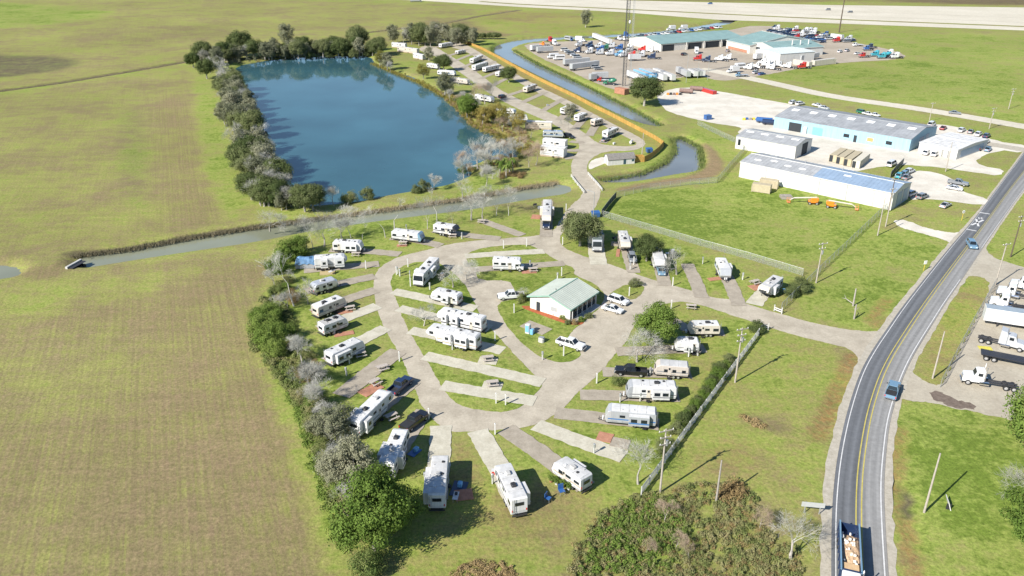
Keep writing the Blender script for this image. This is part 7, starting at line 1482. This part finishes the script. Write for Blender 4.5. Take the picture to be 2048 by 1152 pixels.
def chairs(t): MB().box(-.25,.25,-.25,.25,.38,.43).build('seat', PAINT['blue'], t); MB().box(-.25,.25,.22,.27,.43,.95).build('backrest', PAINT['blue'], t); [MB().tube((x,y,0),(x,y,.4),.02,n=5).build('leg', STEEL, t) for x in (-.22,.22) for y in (-.22,.22)]
simple('camping_chair', 'blue camping chair on the lawn left of the garden things', (1123,989), 20, chairs, 'chair').scale = (1.7,)*3; simple('camping_chair', 'blue camping chair nearer the white fifth wheel at the bottom', (1096,1003), 60, chairs, 'chair').scale = (1.5,)*3
def rug(c, w, l): return lambda t: (MB().box(-l/2, l/2, -w/2, w/2, .0, .05).build('mat', c, t), MB().cbox(l*.2, 0, .35, .9, .7, .6, .08).build('storage_tote', PAINT['sky'], t))
simple('camp_mat', 'blue mat with tote right of the straight white trailer', (918,978), 80, rug(PAINT['navy'], 2.2, 3.4), 'mat'); simple('camp_mat', 'blue mat with tote beside the fifth wheel with dark decals', (829,905), 60, rug(PAINT['blue'], 1.4, 2.2), 'mat')
simple('planter_row', 'green potted plants beside the small white camper at bottom right', (1120,972), -35, lambda t: [ (MB().tube((x,0,0),(x,0,.5),.25,.32,n=8).build('pot', B_WHITE if k % 2 else M_BRICKP, t), part('plant', proto('brightshrub', 0)[1][1], LF_BRIGHT, t, (x, 0, .4)).__setattr__('scale', (.14, .14, .14))) for k, x in enumerate((-1.6, -.6, .5, 1.5))], 'planters')
# boom lifts on the meadow edge
def boom(label, px, rz):
    t = empty('boom_lift', G(*px), R(rz)); tag(t, label, 'lift'); O = PAINT['orange']; MB().cbox(0, 0, .95, 2.6, 2.0, .6, .1).build('chassis', O, t); MB().cbox(-.4, 0, 1.6, 2.2, 1.6, .8, .15).build('turret', O, t); MB().tube((-1.0, 0, 2.1), (5.5, 0, 1.6), .22, n=8).build('boom', CREAM, t); MB().tube((5.5, 0, 1.6), (6.6, 0, .9), .15, n=8).build('jib', CREAM, t)
    bk = MB().box(6.5, 7.4, -.9, .9, .3, .36)
    for x in (6.5, 7.36):
        for y in (-.9, .86): bk.box(x, x+.04, y, y+.04, .36, 1.4)
    for z in (.85, 1.36): bk.box(6.5, 7.4, -.9, -.86, z, z+.04).box(6.5, 7.4, .86, .9, z, z+.04).box(6.5, 6.54, -.9, .9, z, z+.04).box(7.36, 7.4, -.9, .9, z, z+.04)
    bk.build('basket', O, t)
    for x in (-1.0, 1.0):
        for y in (-.95, .95): wheel(t, x, y, .45, .35)
boom('orange boom lift lying along the meadow edge, left one', (1625,408), 170); boom('orange boom lift lying along the meadow edge, right one', (1662,415), -20)
simple('pallet_stack', 'grey pallet stack left of the boom lifts', (1571,397), 0, lambda t: [MB().box(-1.6+.42*k, -1.6+.42*k+.34, -1.2, 1.2, .9, .96).build('plank', WOODG, t) for k in range(8)]+[MB().box(-1.6, 1.75, y, y+.1, 0, .9).build('bearer', WOODG, t) for y in (-1.1, 0, 1.0)], 'pallets')
def htank(label, px, rz, c): simple('storage_tank', label, px, rz, lambda t: (MB().tube((-3.2,0,1.3),(3.2,0,1.3),1.0,n=16).build('tank', c, t), MB().box(-2.2,-1.8,-.9,.9,.0,.6).box(1.8,2.2,-.9,.9,.0,.6).build('cradle', FRAME, t)), 'tank')
RUSTY = mat('rusty_tank', (.20,.13,.11), .7, .3, 1)
htank('rusty horizontal tank left of pair by the orange bin', (1372,187), 160, RUSTY); htank('rusty horizontal tank right of pair by the orange bin', (1393,182), 160, RUSTY); htank('blue horizontal tank before the workshop open bay', (1528,246), 160, PAINT['blue']); htank('dark blue tank nearest the workshop corner', (1540,250), 160, PAINT['navy'])
simple('machine_part_pile', 'orange and black machine parts beside rusty tanks', (1348,190), 0, lambda t: [MB().cbox(-3+1.5*k, .4*(k % 2), .5, 1.2, .8, 1.0, .1).build('machine_part', (PAINT['orange'], DARK, RUSTY)[k % 3], t) for k in range(5)], 'machinery')
simple('machine_part_pile', 'yellow and blue machine parts on gravel before the workshop', (1502,240), 0, lambda t: [MB().cbox(-3+1.4*k, .6*(k % 2), .4, 1.2, .7, .9, .1).build('machine_part', (PAINT['yellow'], PAINT['blue'], WOODG)[k % 3], t) for k in range(5)], 'machinery')
simple('culvert_headwall', 'dark culvert gate structure at the canal west end', (148,530), 78, lambda t: (MB().box(-2.6,2.6,-.3,.3,-1.6,.5).build('wall', CONC, t), [MB().tube((-1.8+1.2*k,-1.4,-.9),(-1.8+1.2*k,.2,-.9),.5,n=10).build('culvert_pipe', DARK, t) for k in range(4)], MB().box(-2.4,2.4,-1.6,-.3,.1,.2).build('gate_deck', FRAME, t)), 'culvert')
def shelter(t):
    for x in (-1.5, 1.5):
        for y in (-1.2, 1.2): MB().box(x-.07, x+.07, y-.07, y+.07, 0, 2.3).build('post', WOODG, t)
    MB().box(-1.9, 1.9, -1.6, 1.6, 2.3, 2.42).build('roof', PAINT['grey'], t); MB().box(-1.4, 1.4, -1.1, 1.1, .3, .4).build('deck', WOOD, t)
simple('pond_shelter', 'small dark roofed shelter with orange deck at the pond inlet', (987,330), 15, shelter, 'shelter')
simple('rowing_boat', 'small white boat pulled up at the south east shore', (942,336), 10, lambda t: (MB().add([(-1.5,-.5,.1),(1.2,-.5,.1),(1.9,0,.3),(1.2,.5,.1),(-1.5,.5,.1),(-1.6,-.65,.6),(1.3,-.65,.6),(2.1,0,.7),(1.3,.65,.6),(-1.6,.65,.6)], [(4,3,2,1,0),(0,1,6,5),(1,2,7,6),(2,3,8,7),(3,4,9,8),(4,0,5,9)]).build('hull', B_WHITE, t), MB().box(-.2,.2,-.6,.6,.4,.46).build('seat', WOODT, t)), 'boat')
simple('garden_shed', 'small grey shed at the far end of pond lane', (917,84), 0, lambda t: (MB().box(-1.6,1.6,-1.4,1.4,0,2.2).build('wall', GREYS, t), MB().add([(-1.8,-1.6,2.15),(1.8,-1.6,2.15),(1.8,0,2.9),(-1.8,0,2.9),(-1.8,1.6,2.15),(1.8,1.6,2.15)], [(0,1,2,3),(3,2,5,4),(0,3,4),(1,5,2)]).build('roof', ROOFW, t), MB().box(-.5,.5,-1.44,-1.405,.1,1.9).build('door', B_WHITE, t)), 'shed')

# ------------------------------------------------------------------ look-alikes told apart by their order in the row
_ord = 'first second third fourth fifth sixth seventh eighth ninth tenth eleventh twelfth thirteenth fourteenth fifteenth sixteenth seventeenth eighteenth nineteenth twentieth'.split(); _ord += ['twenty-'+w for w in _ord[:9]]+['thirtieth']+['thirty-'+w for w in _ord[:9]]
_same = {}
for o in list(col.objects):
    if o.parent is None and 'label' in o and o.get('kind') is None: _same.setdefault(o['label'], []).append(o)
for lb, os_ in _same.items():
    if 1 < len(os_) <= 39:
        vert = 'west' in lb or 'hedge' in lb
        def key(o):
            x, y = o.location.x, o.location.y; d = y*_c+(H)*_s; return (-(y) if vert else x/d)
        for k, o in enumerate(sorted(os_, key=key)):
            w = lb.split(); tail = f", {_ord[k]} from {'the far end' if vert else 'the left'}"; room = 16-len(tail.split())+0
            o['label'] = ' '.join(w[:room])+tail
